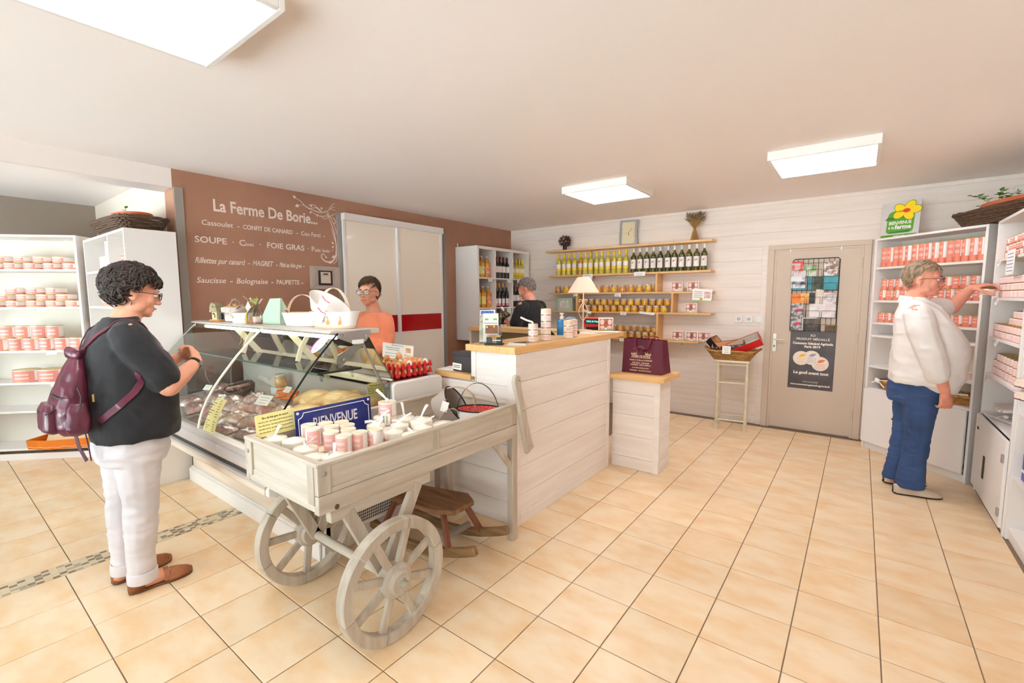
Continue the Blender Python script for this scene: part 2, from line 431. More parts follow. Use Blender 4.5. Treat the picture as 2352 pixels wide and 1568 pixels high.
h.build('handle_plate', mat('handle_pale_metal', (214,212,196), 0.35, metal=0.6), dr, bevel=0.003)
MB().tube([(0.375,YB-0.02,1.005),(0.375,YB-0.06,1.005)], 0.009, 10).tube([(0.375,YB-0.058,1.005),(0.40,YB-0.062,1.004),(0.485,YB-0.06,1.004)], 0.008, 10).build('handle', MATS['handle_pale_metal'], dr)
MB().box(0.370,YB-0.0235,0.915,0.380,YB-0.0215,0.94).build('keyhole', m_black, dr)
for z in (0.25, 1.05, 1.82): MB().cyl((1.117,YB-0.022,z-0.05),(1.117,YB-0.022,z+0.05),0.008,n=10).build('hinge', m_door, dr)
for x in (0.48, 0.93): MB().box(x,YB-0.03,1.955,x+0.012,YB-0.0145,1.998).build('hook', m_white, dr)
# cream sliding doors with a red band
sd = struct(thing('door_2', None, None))
X = XB
MB().box(X, 1.515, 2.31, X+0.085, 2.965, 2.385).build('top_track', m_white_lam, sd, bevel=0.003)
for k, (y0, y1, xo) in enumerate(((1.515, 2.25, 0.03), (2.215, 2.95, 0.055))):
    pn = thing('sliding_panel', None, None); pn.parent = sd
    for z0, z1, q in ((0.02,1.055,m_cream),(1.075,1.278,m_red_gloss),(1.298,2.31,m_cream)):
        MB().box(X+xo, y0+0.03, z0, X+xo+0.01, y1-0.03, z1).build('glass_panel', q, pn)
    for ya in (y0, y1-0.034): MB().box(X+xo-0.006, ya, 0.01, X+xo+0.018, ya+0.034, 2.31).build('stile', m_white_lam, pn, bevel=0.003)
    for z in (1.055, 1.278): MB().box(X+xo-0.004, y0+0.03, z, X+xo+0.013, y1-0.03, z+0.02).build('rail', m_white_lam, pn, bevel=0.002)
struct(MB().box(XB+0.001, 1.47, 0, XB+0.02, 1.515, 2.385).build('trim_4', m_alu_dark))
# ------------------------------------------------------------------ ceiling lights
m_diff = mat('light_diffuser', (255,255,255), 0.5, emit=LAMP_COLOR, estr=LAMP_POWER)
def ceiling_light(x, y, label, q=0.305, zt=ZC):
    t = thing('ceiling_light', label, 'ceiling light', (x, y, zt), group='square ceiling light panels')
    h = 0.066; f = 0.022
    m = MB()
    m.box(-q-f,-q-f,-h,q+f,-q,-0.001).box(-q-f,q,-h,q+f,q+f,-0.001).box(-q-f,-q,-h,-q,q,-0.001).box(q,-q,-h,q+f,q,-0.001)
    m.build('frame', m_white, t, bevel=0.003)
    MB().box(-q,-q,-h+0.006,q,q,-h+0.012).build('diffuser', m_diff, t)
    return t
ceiling_light(-0.885, 2.84, 'square white ceiling light above the wooden counter')
ceiling_light(0.85, 2.84, 'square white ceiling light nearest the door with the poster')
ceiling_light(-0.83, -0.815, 'large bright ceiling light at the top left, nearest the viewer')
# ------------------------------------------------------------------ service counter: main leg, rear ledge, two lower wings
ct = thing('service_counter', 'L-shaped counter clad in white planks under a beech top', 'counter', (-0.76, 1.6, 0))
def CB(name, mt, *b, **k):        # box given in world coordinates, parented to a thing standing at its own origin
    par = k.pop('parent'); o = par.location
    return B(name, mt, b[0]-o.x, b[1]-o.y, b[2]-o.z, b[3]-o.x, b[4]-o.y, b[5]-o.z, parent=par, **k)
CB('body', m_gap, -0.925, 0.935, 0.0, -0.590, 2.262, 1.128, parent=ct, bevel=0)
zz = [0.0, 0.075, 0.197, 0.387, 0.576, 0.760, 0.946, 1.128]
CB('skirting', m_counter_plank, -0.590, 0.965, 0.0, -0.572, 2.232, 0.076, parent=ct)
for a, b in zip(zz[1:-1], zz[2:]): CB('plank', m_counter_plank, -0.592, 0.965, a+0.0018, -0.578, 2.232, b-0.0006, parent=ct, bevel=0.0015)
CB('corner_post', m_counter_plank, -0.640, 0.918, 0.0, -0.572, 0.964, 1.128, parent=ct)
CB('corner_post', m_counter_plank, -0.600, 2.233, 0.0, -0.570, 2.275, 1.128, parent=ct)
CB('corner_post', m_counter_plank, -0.945, 0.912, 0.955, -0.905, 0.95, 1.128, parent=ct)
for a, b in zip((0.0,0.147,0.340,0.532,0.725,0.917), (0.147,0.340,0.532,0.725,0.917,1.128)):
    CB('plank', m_counter_plank_x, (-1.275 if b < 0.93 else -0.905), 0.920, a+0.0012, -0.641, 0.936, b-0.0008, parent=ct, bevel=0.0015)
CB('cladding_back', m_white_back, -0.938, 0.936, 0.0, -0.925, 2.262, 1.128, parent=ct)
for k in range(7): CB('counter_top', m_oak, -0.985+0.0595*k, 0.902, 1.130, -0.985+0.0595*(k+1)-0.0004, 2.548, 1.172, parent=ct, bevel=0.001)
for k in range(4): CB('counter_top', m_oak_x, -2.25, 2.30+0.062*k, 1.130, -0.986, 2.30+0.062*(k+1)-0.0004, 1.172, parent=ct, bevel=0.001)
CB('side_panel', m_white_back, -2.24, 2.31, 0, -2.215, 2.54, 1.13, parent=ct)
CB('back_board', mat('counter_inside', (150,134,100), 0.7), -2.215, 2.525, 0, -0.93, 2.54, 1.13, parent=ct)
CB('inner_shelf', m_oak_x, -2.215, 2.31, 0.72, -0.93, 2.525, 0.74, parent=ct)
lw = thing('low_worktop', 'narrow beech worktop on a white plank base beside the display case', 'worktop', (-1.1, 1.15, 0))
for k in range(4): CB('top_board', m_oak_x, -1.29, 0.905+0.12*k, 0.93, -0.946, 0.905+0.12*(k+1)-0.0005, 0.965, parent=lw, bevel=0.001)
CB('base', m_white_back, -1.27, 0.94, 0, -0.945, 1.36, 0.93, parent=lw, bevel=0)
l2 = thing('low_counter', 'low white plank counter with a beech top at the end of the main counter', 'counter', (-0.36, 2.48, 0))
CB('body', m_gap, -0.565, 2.345, 0, -0.165, 2.60, 0.783, parent=l2, bevel=0)
z5 = [0.0, 0.10, 0.29, 0.475, 0.66, 0.783]
for a, b in zip(z5[:-1], z5[1:]):
    CB('plank', m_counter_plank_x, -0.567, 2.332, a+0.0012, -0.196, 2.346, b-0.0012, parent=l2, bevel=0.0015)
    CB('plank', m_counter_plank, -0.166, 2.366, a+0.0012, -0.152, 2.602, b-0.0012, parent=l2, bevel=0.0015)
CB('corner_post', m_counter_plank, -0.195, 2.325, 0, -0.148, 2.366, 0.783, parent=l2)
m = MB().prism([(-0.567,2.262),(-0.135,2.262),(-0.105,2.29),(-0.105,2.70),(-0.567,2.70)], lambda a,b,t: (a+0.36,b-2.48,t), 0.785, 0.825)
m.build('counter_top', m_oak_x, l2, bevel=0.003)
# ------------------------------------------------------------------ refrigerated display case with curved glass
dc = thing('display_case', 'refrigerated display case with curved glass front and white base', 'display case', (-2.2, 0.3, 0))
ox, oy = -2.2, 0.3
x0c, x1c = -3.22, -1.17
m_case_white = mat('case_white_enamel', (238,234,230), 0.38)
m_case_wood = mat('case_pale_panel', (232,218,200), 0.5, col2=(222,204,184), scale=3, stretch=(0.6,8,8), detail=5)
m_frost = mat('brushed_steel_liner', (206,198,190), 0.45, metal=0.25, bump=0.05)
def P(x, y, z): return (x-ox, y-oy, z)
def prof_x(name, pts, xa, xb, mt, bevel=0.0, smooth=0.6):
    return MB().prism(pts, lambda a, b, t: (t-ox, a-oy, b), xa, xb).build(name, mt, dc, bevel=bevel, smooth=smooth)
prof_x('plinth', [(-0.045,0.0),(0.80,0.0),(0.80,0.115),(-0.045,0.115)], x0c+0.02, x1c-0.07, m_case_white, 0.004)
prof_x('plinth_ledge', [(-0.058,0.0),(-0.046,0.0),(-0.046,0.105),(-0.058,0.1)], x0c+0.02, x1c-0.06, m_case_white, 0.002)
prof_x('front_panel', [(-0.03,0.115),(0.0,0.115),(0.0,0.435),(-0.03,0.435)], x0c+0.03, x1c-0.03, m_case_wood, 0.003)
prof_x('lower_body', [(0.0,0.115),(0.80,0.115),(0.80,0.62),(-0.0,0.62)], x0c+0.02, x1c-0.04, m_case_white, 0.003)
prof_x('front_apron', [(-0.03,0.43),(-0.25,0.462),(-0.345,0.497),(-0.353,0.507),(-0.350,0.535),(-0.03,0.535)], x0c, x1c-0.02, m_case_wood, 0.002)
prof_x('lower_strip', [(-0.345,0.535),(-0.356,0.540),(-0.356,0.556),(-0.345,0.560),(-0.03,0.560),(-0.03,0.535)], x0c, x1c-0.01, m_alu)
prof_x('groove', [(-0.337,0.558),(-0.03,0.558),(-0.03,0.592),(-0.337,0.592)], x0c+0.01, x1c-0.02, m_darkgrey)
prof_x('bumper', [(-0.30,0.588)]+[(-0.335-0.028*math.sin(t), 0.626-0.038*math.cos(t)) for t in [PI*k/10 for k in range(11)]]+[(-0.30,0.664)], x0c, x1c, m_alu)
prof_x('glass_rail', [(-0.352,0.662),(-0.305,0.662),(-0.305,0.70),(-0.349,0.694)], x0c, x1c, m_alu, 0.002)
prof_x('tray_body', [(-0.30,0.60),(0.42,0.60),(0.42,0.66),(-0.305,0.66)], x0c, x1c-0.03, m_case_white, 0.002)
prof_x('display_deck', [(-0.30,0.660),(0.40,0.755),(0.40,0.765),(-0.30,0.672)], x0c+0.03, x1c-0.05, m_frost)
prof_x('back_wall', [(0.40,0.66),(0.43,0.66),(0.43,0.965),(0.40,0.965)], x0c+0.02, x1c-0.05, m_frost)
prof_x('worktop', [(0.40,0.925),(0.85,0.925),(0.85,0.955),(0.40,0.955)], x0c, x1c-0.03, m_steel, 0.003)
prof_x('rear_body', [(0.43,0.62),(0.84,0.62),(0.84,0.925),(0.43,0.925)], x0c+0.02, x1c-0.04, m_case_white, 0.003)
# moulded white end panel with rounded corners
def rrect(y0, z0, y1, z1, r, n=5):
    pts = []
    for cx, cz, a0 in ((y1-r,z0+r,-PI/2),(y1-r,z1-r,0),(y0+r,z1-r,PI/2),(y0+r,z0+r,PI)):
        pts += [(cx+r*math.cos(a0+PI/2*k/n), cz+r*math.sin(a0+PI/2*k/n)) for k in range(n+1)]
    return pts
end = rrect(0.43, 0.36, 0.85, 0.955, 0.03)
prof_x('end_panel', end, x1c-0.03, x1c+0.012, m_case_white, 0.008)
prof_x('end_panel', [(-0.345,0.54),(-0.345,0.50),(-0.25,0.462),(-0.04,0.43),(0.0,0.36),(0.44,0.36),(0.44,0.70),(-0.30,0.70),(-0.34,0.65),(-0.33,0.60)], x1c-0.03, x1c+0.008, m_case_white, 0.006)
prof_x('end_panel', [(-0.345,0.54),(-0.345,0.50),(-0.25,0.462),(-0.04,0.43),(0.0,0.36),(0.84,0.36),(0.84,0.95),(0.44,0.95),(0.44,0.70),(-0.30,0.70),(-0.34,0.65),(-0.33,0.60)], x0c-0.03, x0c, m_case_white, 0.006)
prof_x('foot_bracket', [(-0.10,0.53),(-0.10,0.44),(-0.06,0.40),(-0.05,0.34),(-0.02,0.30),(0.02,0.30),(0.02,0.53)], x1c-0.11, x1c-0.03, m_case_white, 0.006)
prof_x('foot_bracket', [(-0.10,0.53),(-0.10,0.47),(-0.06,0.45),(-0.05,0.43),(-0.02,0.42),(0.0,0.42),(0.0,0.53)], x0c+0.02, x0c+0.06, m_case_white, 0.006)
prof_x('machine_panel', [(0.02,0.115),(0.80,0.115),(0.80,0.345),(0.02,0.345)], x1c-0.04, x1c-0.032, m_case_white, 0.002)
prof_x('dark_slot', [(0.0,0.345),(0.80,0.345),(0.80,0.368),(0.0,0.368)], x1c-0.045, x1c-0.03, m_black)
g = MB()
for r in range(9):
    for k in range(34):
        ya = 0.16+k*0.0135; za = 0.14+r*0.0185
        g.box(x1c-0.033-ox, ya-oy, za, x1c-0.0312-ox, ya+0.0075-oy, za+0.0135)
go = g.build('ventilation_slots', m_darkgrey, dc, smooth=0); go['kind'] = 'stuff'
prof_x('plinth_end', [(-0.045,0.0),(0.02,0.0),(0.02,0.34),(-0.03,0.34)], x1c-0.075, x1c-0.03, m_case_white, 0.003)
# curved glass: profile of the front pane
GP = [(-0.335,0.69),(-0.325,0.74),(-0.305,0.80),(-0.278,0.86),(-0.243,0.92),(-0.20,0.982),(-0.15,1.045),(-0.092,1.117),(-0.03,1.183),(0.03,1.245),(0.075,1.288)]
def pane(xa, xb, name):
    rows = [[P(xa,y,z), P(xb,y,z)] for y, z in GP]
    MB().grid(rows).build(name, m_glass, dc, smooth=1.0)
xm = -2.06
pane(x0c, xm-0.012, 'front_glass'); pane(xm+0.012, x1c-0.002, 'front_glass')
MB().strap([P(xm,y-0.002,z) for y, z in GP], 0.026, 0.006, (1,0,0)).build('glass_joint', mat('joint_white', (244,240,222), 0.5), dc)
MB().strap([P(x1c-0.002,y,z) for y, z in GP], 0.009, 0.007, (1,0,0)).build('glass_edge', m_rubber, dc)
MB().strap([P(x0c,y,z) for y, z in GP], 0.009, 0.006, (1,0,0)).build('glass_edge', m_alu, dc)
for xx, nm in ((x1c-0.006,'end_glass'),(x0c,'end_glass')):
    rows = [[P(xx,y,z), P(xx,max(y,0.447-(z-0.975)*0.62) if z > 0.975 else 0.447,z)] for y, z in GP]
    MB().grid(rows).build(nm, m_glass, dc)
MB().strap([P(x1c-0.004,0.268,1.262),P(x1c-0.004,0.36,1.10),P(x1c-0.004,0.447,0.965)], 0.008, 0.006, (1,0,0)).build('glass_edge', m_glass_green, dc)
MB().strap([P(x1c-0.02,0.235,1.24),P(x1c-0.02,0.31,1.08),P(x1c-0.02,0.40,0.90)], 0.012, 0.010, (1,0,0)).build('rear_stay', m_alu, dc)
rows = [[P(x0c,0.268,1.262),P(x1c-0.004,0.268,1.262)],[P(x0c,0.447,0.965),P(x1c-0.004,0.447,0.965)]]
MB().grid(rows).build('rear_glass', m_glass, dc)
# top shelf, its bracket, light tube and cream arms
prof_x('top_shelf', [(0.035,1.288),(0.075,1.288),(0.075,1.275),(0.36,1.275),(0.36,1.302),(0.06,1.306),(0.035,1.300)], x0c, x1c-0.015, mat('case_top_grey', (206,198,190), 0.35), 0.004)
prof_x('end_bracket', [(0.075,1.292),(0.285,1.302),(0.29,1.275),(0.25,1.232),(0.20,1.21),(0.075,1.262)], x1c-0.012, x1c+0.002, m_steel, 0.002)
prof_x('hinge_arm', [(0.22,1.235),(0.25,1.215),(0.10,1.105),(0.065,1.125),(0.075,1.165)], x1c-0.016, x1c-0.011, m_steel, 0.001)
for yy, zz_ in ((0.11,1.275),(0.25,1.265),(0.10,1.14)): MB().cyl(P(x1c-0.013,yy,zz_),P(x1c+0.006,yy,zz_),0.006,n=10).build('bolt', m_chrome, dc)
MB().box(*P(x1c+0.002,0.16,1.222),*P(x1c+0.004,0.235,1.246)).build('sticker', m_paper, dc)
tb = MB()
tb.cyl(P(x0c+0.12,0.10,1.262),P(x0c+1.02,0.10,1.262),0.011,n=10).cyl(P(x1c-0.95,0.10,1.262),P(x1c-0.06,0.10,1.262),0.011,n=10)
tb.build('light_tube', mat('case_tube', (255,255,250), 0.5, emit=(1.0,0.96,0.86), estr=10.0), dc)
m_arm = mat('cream_arm', (240,232,204), 0.45)
for xa in (-2.62, -1.82):
    MB().strap([P(xa,0.13,1.27),P(xa,0.30,1.06),P(xa,0.40,0.93)], 0.012, 0.042, (1,0,0)).build('support_arm', m_arm, dc, bevel=0.002)
    MB().strap([P(xa+0.014,0.27,1.27),P(xa+0.014,0.20,1.16),P(xa+0.014,0.17,1.07)], 0.012, 0.03, (1,0,0)).build('support_arm', m_arm, dc, bevel=0.002)
MB().box(*P(x0c+0.1,0.365,0.955),*P(x1c-0.06,0.395,0.985)).build('cream_rail', m_arm, dc, bevel=0.003)
MB().box(*P(x0c+0.12,0.0,1.058),*P(x1c-0.10,0.28,1.066)).build('glass_shelf', m_glass, dc)
MB().box(*P(x0c+0.12,-0.003,1.057),*P(x1c-0.10,0.0,1.067)).build('shelf_edge', mat('green_edge', (120,170,148), 0.15, trans=0.4), dc)
MB().box(*P(x1c-0.10,0.0,1.056),*P(x1c-0.092,0.28,1.068)).build('shelf_edge', mat('dark_edge', (52,60,54), 0.2), dc)
for yy in (0.04, 0.24):
    MB().tube([P(x1c-0.13,yy,1.055)]+[P(x1c-0.13+0.012*math.sin(t),yy,1.03-0.022*math.cos(t)) for t in [0.4+5.4*k/10 for k in range(11)]], 0.003, 8).build('shelf_clip', m_glass, dc)
# ------------------------------------------------------------------ old wooden hand cart
m_cart = mat('weathered_wood', (206,195,180), 0.72, col2=(188,174,156), scale=3.2, stretch=(7,0.7,9), detail=7, bump=0.35, bscale=14, bstretch=(8,0.8,12), per_object=0.03)
m_cart_x = mat('weathered_wood_across', (208,198,184), 0.72, col2=(190,177,160), scale=3.2, stretch=(0.7,7,9), detail=7, bump=0.35, bscale=14, bstretch=(0.8,8,12), per_object=0.03)
m_cart_z = mat('weathered_wood_upright', (202,191,176), 0.72, col2=(180,166,148), scale=3.2, stretch=(8,8,0.7), detail=7, bump=0.35, bscale=14, bstretch=(9,9,0.8), per_object=0.03)
ca = thing('hand_cart', 'old wooden hand cart with two spoked wheels, filled with tins', 'cart', (-0.78, 0.15, 0))
def KB(name, mt, *b, **k): return CB(name, mt, *b, parent=ca, **k)
cx0, cx1, cy0, cy1 = -1.09, -0.475, -0.468, 0.80
KB('floor_board', m_cart, cx0+0.02, cy0+0.02, 0.675, cx1-0.02, cy1-0.02, 0.695)
for xa, xb in ((cx1-0.028, cx1), (cx0, cx0+0.028)):
    KB('side_beam', m_cart, xa, cy0, 0.655, xb, cy1, 0.729, bevel=0.003)
    KB('side_board', m_cart, xa+0.006, cy0+0.01, 0.732, xb-0.006, cy1-0.01, 0.846, bevel=0.002)
    KB('top_rail', m_cart, xa-0.002, cy0, 0.843, xb+0.002, cy1, 0.858, bevel=0.003)
    for ya, yb in ((cy0, cy0+0.055), (0.12, 0.165), (cy1-0.06, cy1)):
        KB('batten', m_cart_z, xa-0.001, ya, 0.732, xb+0.001, yb, 0.844, bevel=0.002)
    KB('lower_trim', m_cart, xa-0.0015, cy0+0.056, 0.732, xb+0.0015, cy1-0.061, 0.752, bevel=0.002)
for ya, yb in ((cy0, cy0+0.024), (cy1-0.024, cy1)):
    KB('end_beam', m_cart_x, cx0+0.028, ya+0.002, 0.66, cx1-0.028, yb+0.012, 0.715, bevel=0.003)
    KB('end_board', m_cart_x, cx0+0.024, ya+0.006, 0.705, cx1-0.024, yb-0.002, 0.846, bevel=0.002)
    KB('top_rail', m_cart_x, cx0, ya-0.003, 0.844, cx1, yb+0.006, 0.859, bevel=0.003)
    for xa in (cx0+0.024, cx1-0.07): KB('batten', m_cart_z, xa, ya-0.004, 0.69, xa+0.046, ya+0.006, 0.844, bevel=0.002)
MB().ball((cx1+0.002+0.78, cy0+0.03-0.15, 0.815), (0.006,0.01,0.01), 8).build('bolt', m_alu_dark, ca)
MB().ball((cx0+0.045+0.78, cy0-0.006-0.15, 0.80), (0.01,0.006,0.01), 8).build('bolt', m_alu_dark, ca)
MB().ball((cx1+0.002+0.78, cy0+0.075-0.15, 0.668), (0.005,0.011,0.011), 8).build('knot', mat('knot_dark', (96,74,54), 0.8), ca)
for xa in (cx1-0.05, cx0+0.012):
    KB('under_rail', m_cart, xa, cy0+0.055, 0.60, xa+0.038, 0.11, 0.655, bevel=0.003)
def wheel(xc, nm, rot0):
    w = thing(nm, None, None, (xc+0.78, -0.165-0.15, 0.268)); w.parent = ca
    R = 0.268; t = 0.026
    # rim in six felloes
    for k in range(6):
        a0 = rot0+PI/3*k+0.006; a1 = rot0+PI/3*(k+1)-0.006; m = MB(); n = 9; rows = []
        for i in range(n+1):
            a = a0+(a1-a0)*i/n; c, s_ = math.cos(a), math.sin(a)
            rows.append([(xx, r*c, r*s_) for xx, r in ((-t,R-0.004),(-t+0.005,R),(t-0.005,R),(t,R-0.004),(t,R-0.046),(t-0.006,R-0.05),(-t+0.006,R-0.05),(-t,R-0.046))])
        m.grid(rows, wrap=True)
        m.f.append(tuple(range(7,-1,-1))); m.m.append(0); m.f.append(tuple(n*8+j for j in range(8))); m.m.append(0)
        m.build('felloe', m_cart_z, w, smooth=0.5)
    for k in range(8):
        a = rot0+0.2+PI/4*k; c, s_ = math.cos(a), math.sin(a)
        MB().bar((0,0.05*c,0.05*s_),(0,(R-0.047)*c,(R-0.047)*s_),0.022,0.034,up=(0,-s_,c)).build('spoke', m_cart_z, w, bevel=0.004)
    hub = MB(); hub.lathe([(0.0,-0.05),(0.055,-0.05),(0.06,-0.03),(0.072,-0.026),(0.076,-0.02),(0.076,0.018),(0.07,0.026),(0.055,0.030),(0.05,0.044),(0.044,0.05),(0.0,0.052)], 28)
    hub.xf(Matrix.Rotation(PI/2, 4, 'Y')); hub.build('hub', m_cart_z, w, smooth=0.5)
    MB().cyl((0.05,0,0),(0.088,0,0),0.019,n=14).build('axle_end', mat('worn_metal', (186,178,160), 0.45, metal=0.6), w)
    MB().cyl((0.068,0,-0.03),(0.068,0,0.03),0.0035,n=8).build('pin', m_alu_dark, w)
    return w
wheel(-0.425, 'wheel', 0.25); w2 = wheel(-1.125, 'wheel', 0.7); w2.rotation_euler = (0, 0, PI)
def wp(x, y, z): return (x+0.78, y-0.15, z)
MB().cyl(wp(-1.10,-0.165,0.268), wp(-0.46,-0.165,0.268), 0.021, n=14).build('axle', m_cart_x, ca)
for xa in (-0.50, -1.055):
    MB().bar(wp(xa,-0.335,0.62), wp(xa,-0.165,0.262), 0.03, 0.055, up=(0,1,0.4)).build('strut', m_cart_z, ca, bevel=0.003)
    MB().bar(wp(xa,0.035,0.62), wp(xa,-0.165,0.262), 0.03, 0.055, up=(0,1,-0.4)).build('strut', m_cart_z, ca, bevel=0.003)
for xa in (-0.512, -1.058):
    KB('leg', m_cart_z, xa-0.022, 0.772, 0.0, xa+0.022, 0.822, 0.66, bevel=0.006)
    MB().bar(wp(xa,0.62,0.652), wp(xa,0.775,0.47), 0.024, 0.034, up=(0,1,1)).build('brace', m_cart_z, ca, bevel=0.003)
# paddle-shaped handle standing at the far end of the near side
hp = [(0.742,1.018),(0.752,1.03),(0.775,1.032),(0.792,1.022),(0.80,0.995),(0.803,0.95),(0.818,0.90),(0.845,0.84),(0.868,0.74),(0.902,0.64),(0.935,0.555),(0.865,0.53),(0.838,0.62),(0.806,0.74),(0.783,0.84),(0.768,0.90),(0.748,0.95),(0.738,0.99)]
MB().prism(hp, lambda a, b, t: (t+0.78, a-0.15, b), cx1+0.003, cx1+0.03).build('handle', m_cart_z, ca, bevel=0.004)
for a, b in ((0.775,1.0),(0.825,0.81),(0.895,0.575)): MB().ball((cx1+0.031+0.78,a-0.15,b),(0.003,0.006,0.006),8).build('nail', m_alu_dark, ca)
# ------------------------------------------------------------------ cube shelf on the brown wall
ks = thing('cube_shelf', 'white cube shelf full of bottles hung on the brown wall', 'shelf', (-3.15, 3.865, 0.895))
def LB(par, name, mt, x0, y0, z0, x1, y1, z1, **k):
    o = par.location; return B(name, mt, x0-o.x, y0-o.y, z0-o.z, x1-o.x, y1-o.y, z1-o.z, parent=par, **k)
KX0, KX1, KY0, KY1, KZ0, KZ1 = XB+0.002, -2.96, 3.265, 4.465, 0.895, 2.172
LB(ks,'frame_top',m_white_lam,KX0,KY0,KZ1-0.04,KX1,KY1,KZ1); LB(ks,'frame_bottom',m_white_lam,KX0,KY0,KZ0,KX1,KY1,KZ0+0.04)
LB(ks,'frame_side',m_white_lam,KX0,KY0,KZ0+0.04,KX1,KY0+0.04,KZ1-0.04); LB(ks,'frame_side',m_white_lam,KX0,KY1-0.04,KZ0+0.04,KX1,KY1,KZ1-0.04)
KY = [KY0+0.04, 3.655, 4.055, KY1-0.04]; KZ = [KZ0+0.04, 1.335, 1.745, KZ1-0.04]
for y in KY[1:3]: LB(ks,'divider',m_white_lam,KX0,y-0.008,KZ0+0.04,KX1-0.004,y+0.008,KZ1-0.04)
for z in KZ[1:3]: LB(ks,'shelf_board',m_white_lam,KX0,KY0+0.04,z-0.008,KX1-0.004,KY1-0.04,z+0.008)
MB().box(0.0-0.005+KX0+3.15+0.02,KY0-3.865+0.02,KZ1-0.895,KX0+3.15+0.025,KY0-3.865+0.03,KZ1-0.895+0.05).build('wall_bracket', m_white, ks)
# ------------------------------------------------------------------ beech shelves on the back wall
ws = thing('wall_shelf', 'beech wall shelves holding bottles and preserving jars', 'shelf', (-1.45, YB, 1.5))
SD = 0.20
SH = {'a':2.150, 'b':1.795, 'c':1.545, 'd':1.288, 'e':0.945}     # top faces
def WS(name, mt, *b, **k): return LB(ws, name, mt, *b, **k)
WS('shelf_board', m_oak_x, -2.58, YB-SD, 2.125, -0.285, YB-0.001, 2.150)
WS('shelf_board', m_oak_x, -2.52, YB-SD, 1.770, -0.285, YB-0.001, 1.795)
WS('shelf_board', m_oak_x, -2.52, YB-SD, 1.523, -0.275, YB-0.001, 1.545)
WS('shelf_board', m_oak_x, -2.52, YB-SD, 1.266, -0.270, YB-0.001, 1.288)
WS('shelf_board', m_oak_x, -2.0, YB-SD, 0.922, -0.40, YB-0.001, 0.945)
def up(x, z0, z1): WS('upright', m_oak_z, x, YB-(0.05 if z0 > 1.7 else SD-0.005), z0, x+0.028, YB-0.001, z1)
up(-1.95,1.545,1.770); up(-0.94,1.545,1.770); up(-1.95,1.795,2.125); up(-0.62,1.795,2.125); up(-2.07,1.288,1.523); up(-0.74,1.288,1.523); up(-1.90,0.945,1.266); up(-0.92,0.945,1.266)
for x in (-1.86, -0.80): MB().box(x+1.45,-0.02,0.65,x+1.457,-0.0145+0.014,0.70).build('hanger', m_white, ws)
MB().box(-0.65+1.45,-0.03,-0.62,-0.64+1.45,-0.001,-0.58).build('bracket', m_alu, ws)
# ------------------------------------------------------------------ white shelving units
def shelving(name, label, loc, rz, w, d, h, zs, doors=None, dividers=(), plinth=0.06, back=True, t=0.02, group=None, extra=None):
    """unit whose front runs along +x from its origin and faces -y"""
    u = thing(name, label, 'shelving', loc, rz, group=group)
    B('side_panel', m_white_lam, 0, 0, 0, t, d, h, u); B('side_panel', m_white_lam, w-t, 0, 0, w, d, h, u)
    B('top_board', m_white_lam, t, 0, h-t, w-t, d, h, u)
    if back: B('back_panel', m_white_back, t, d-0.006, plinth, w-t, d, h-t, u, bevel=0)
    B('plinth', m_white_lam, t, 0.015, 0, w-t, 0.03, plinth, u)
    for z in zs: B('shelf_board', m_white_lam, t, 0.006, z-t, w-t, d-0.006, z, u)
    for x, za, zb in dividers: B('divider', m_white_lam, x-t/2, 0.003, za, x+t/2, d-0.006, zb, u)
    return u
ZA = [0.112, 0.462, 0.725, 1.018, 1.414, 1.752]
ua = shelving('shelving_unit', 'white diagonal shelving unit behind the woman with the backpack', (-5.36, -1.225, 0), math.radians(45.5), 1.17, 0.30, 2.055, ZA)
ub = shelving('shelving_unit', 'white shelving unit with its side panel against the brown wall', (-4.53, -0.345, 0), 0, 1.28, 0.33, 2.01, [0.12, 0.46, 0.72, 1.02, 1.42, 1.725], dividers=[(0.80, 0.12, 1.99)])
ZD = [0.60, 0.816, 1.112, 1.235, 1.442, 1.752]
uc = shelving('shelving_unit', 'white diagonal shelving unit in the corner beside the door', (1.203, 4.255, 0), math.radians(-45.2), 0.93, 0.27, 2.02, ZD)
ZE = [0.622, 0.915, 1.185, 1.469, 1.742]
ud = shelving('shelving_unit', 'white shelving unit on the right wall with a cupboard door below', (1.893, 3.515, 0), -PI/2, 0.89, 0.345, 2.02, ZE)
ue = shelving('shelving_unit', 'white open shelving at the right edge of the view', (1.905, 2.62, 0), -PI/2, 0.95, 0.335, 2.02, [0.08, 0.40, 0.80, 1.15, 1.5])
m_hole = mat('dark_opening', (70,56,46), 0.9)
def cup_door(u, x0, x1, z0, z1, hx, hz):
    d = B('door', m_white_lam, x0, -0.018, z0, x1, -0.001, z1, u, bevel=0.003)
    MB().ball((hx-(x0+x1)/2, -0.0105, hz-(z0+z1)/2), (0.03,0.002,0.012), 16).build('finger_hole', m_hole, d)
    return d
cup_door(uc, 0.005, 0.40, 0.07, 0.585, 0.335, 0.36); cup_door(uc, 0.405, 0.905, 0.07, 0.585, 0.50, 0.36)
dd = cup_door(ud, 0.005, 0.885, 0.05, 0.60, 0.10, 0.50)
for z in (0.12, 0.46): MB().box(0.86,-0.03,z,0.885,-0.018,z+0.05).build('hinge', m_steel, ud, bevel=0.002)
MB().box(0.36,-0.024,0.20,0.40,-0.018,0.36).build('hanging_label', mat('brown_label', (70,58,44), 0.6), ud, bevel=0.004)
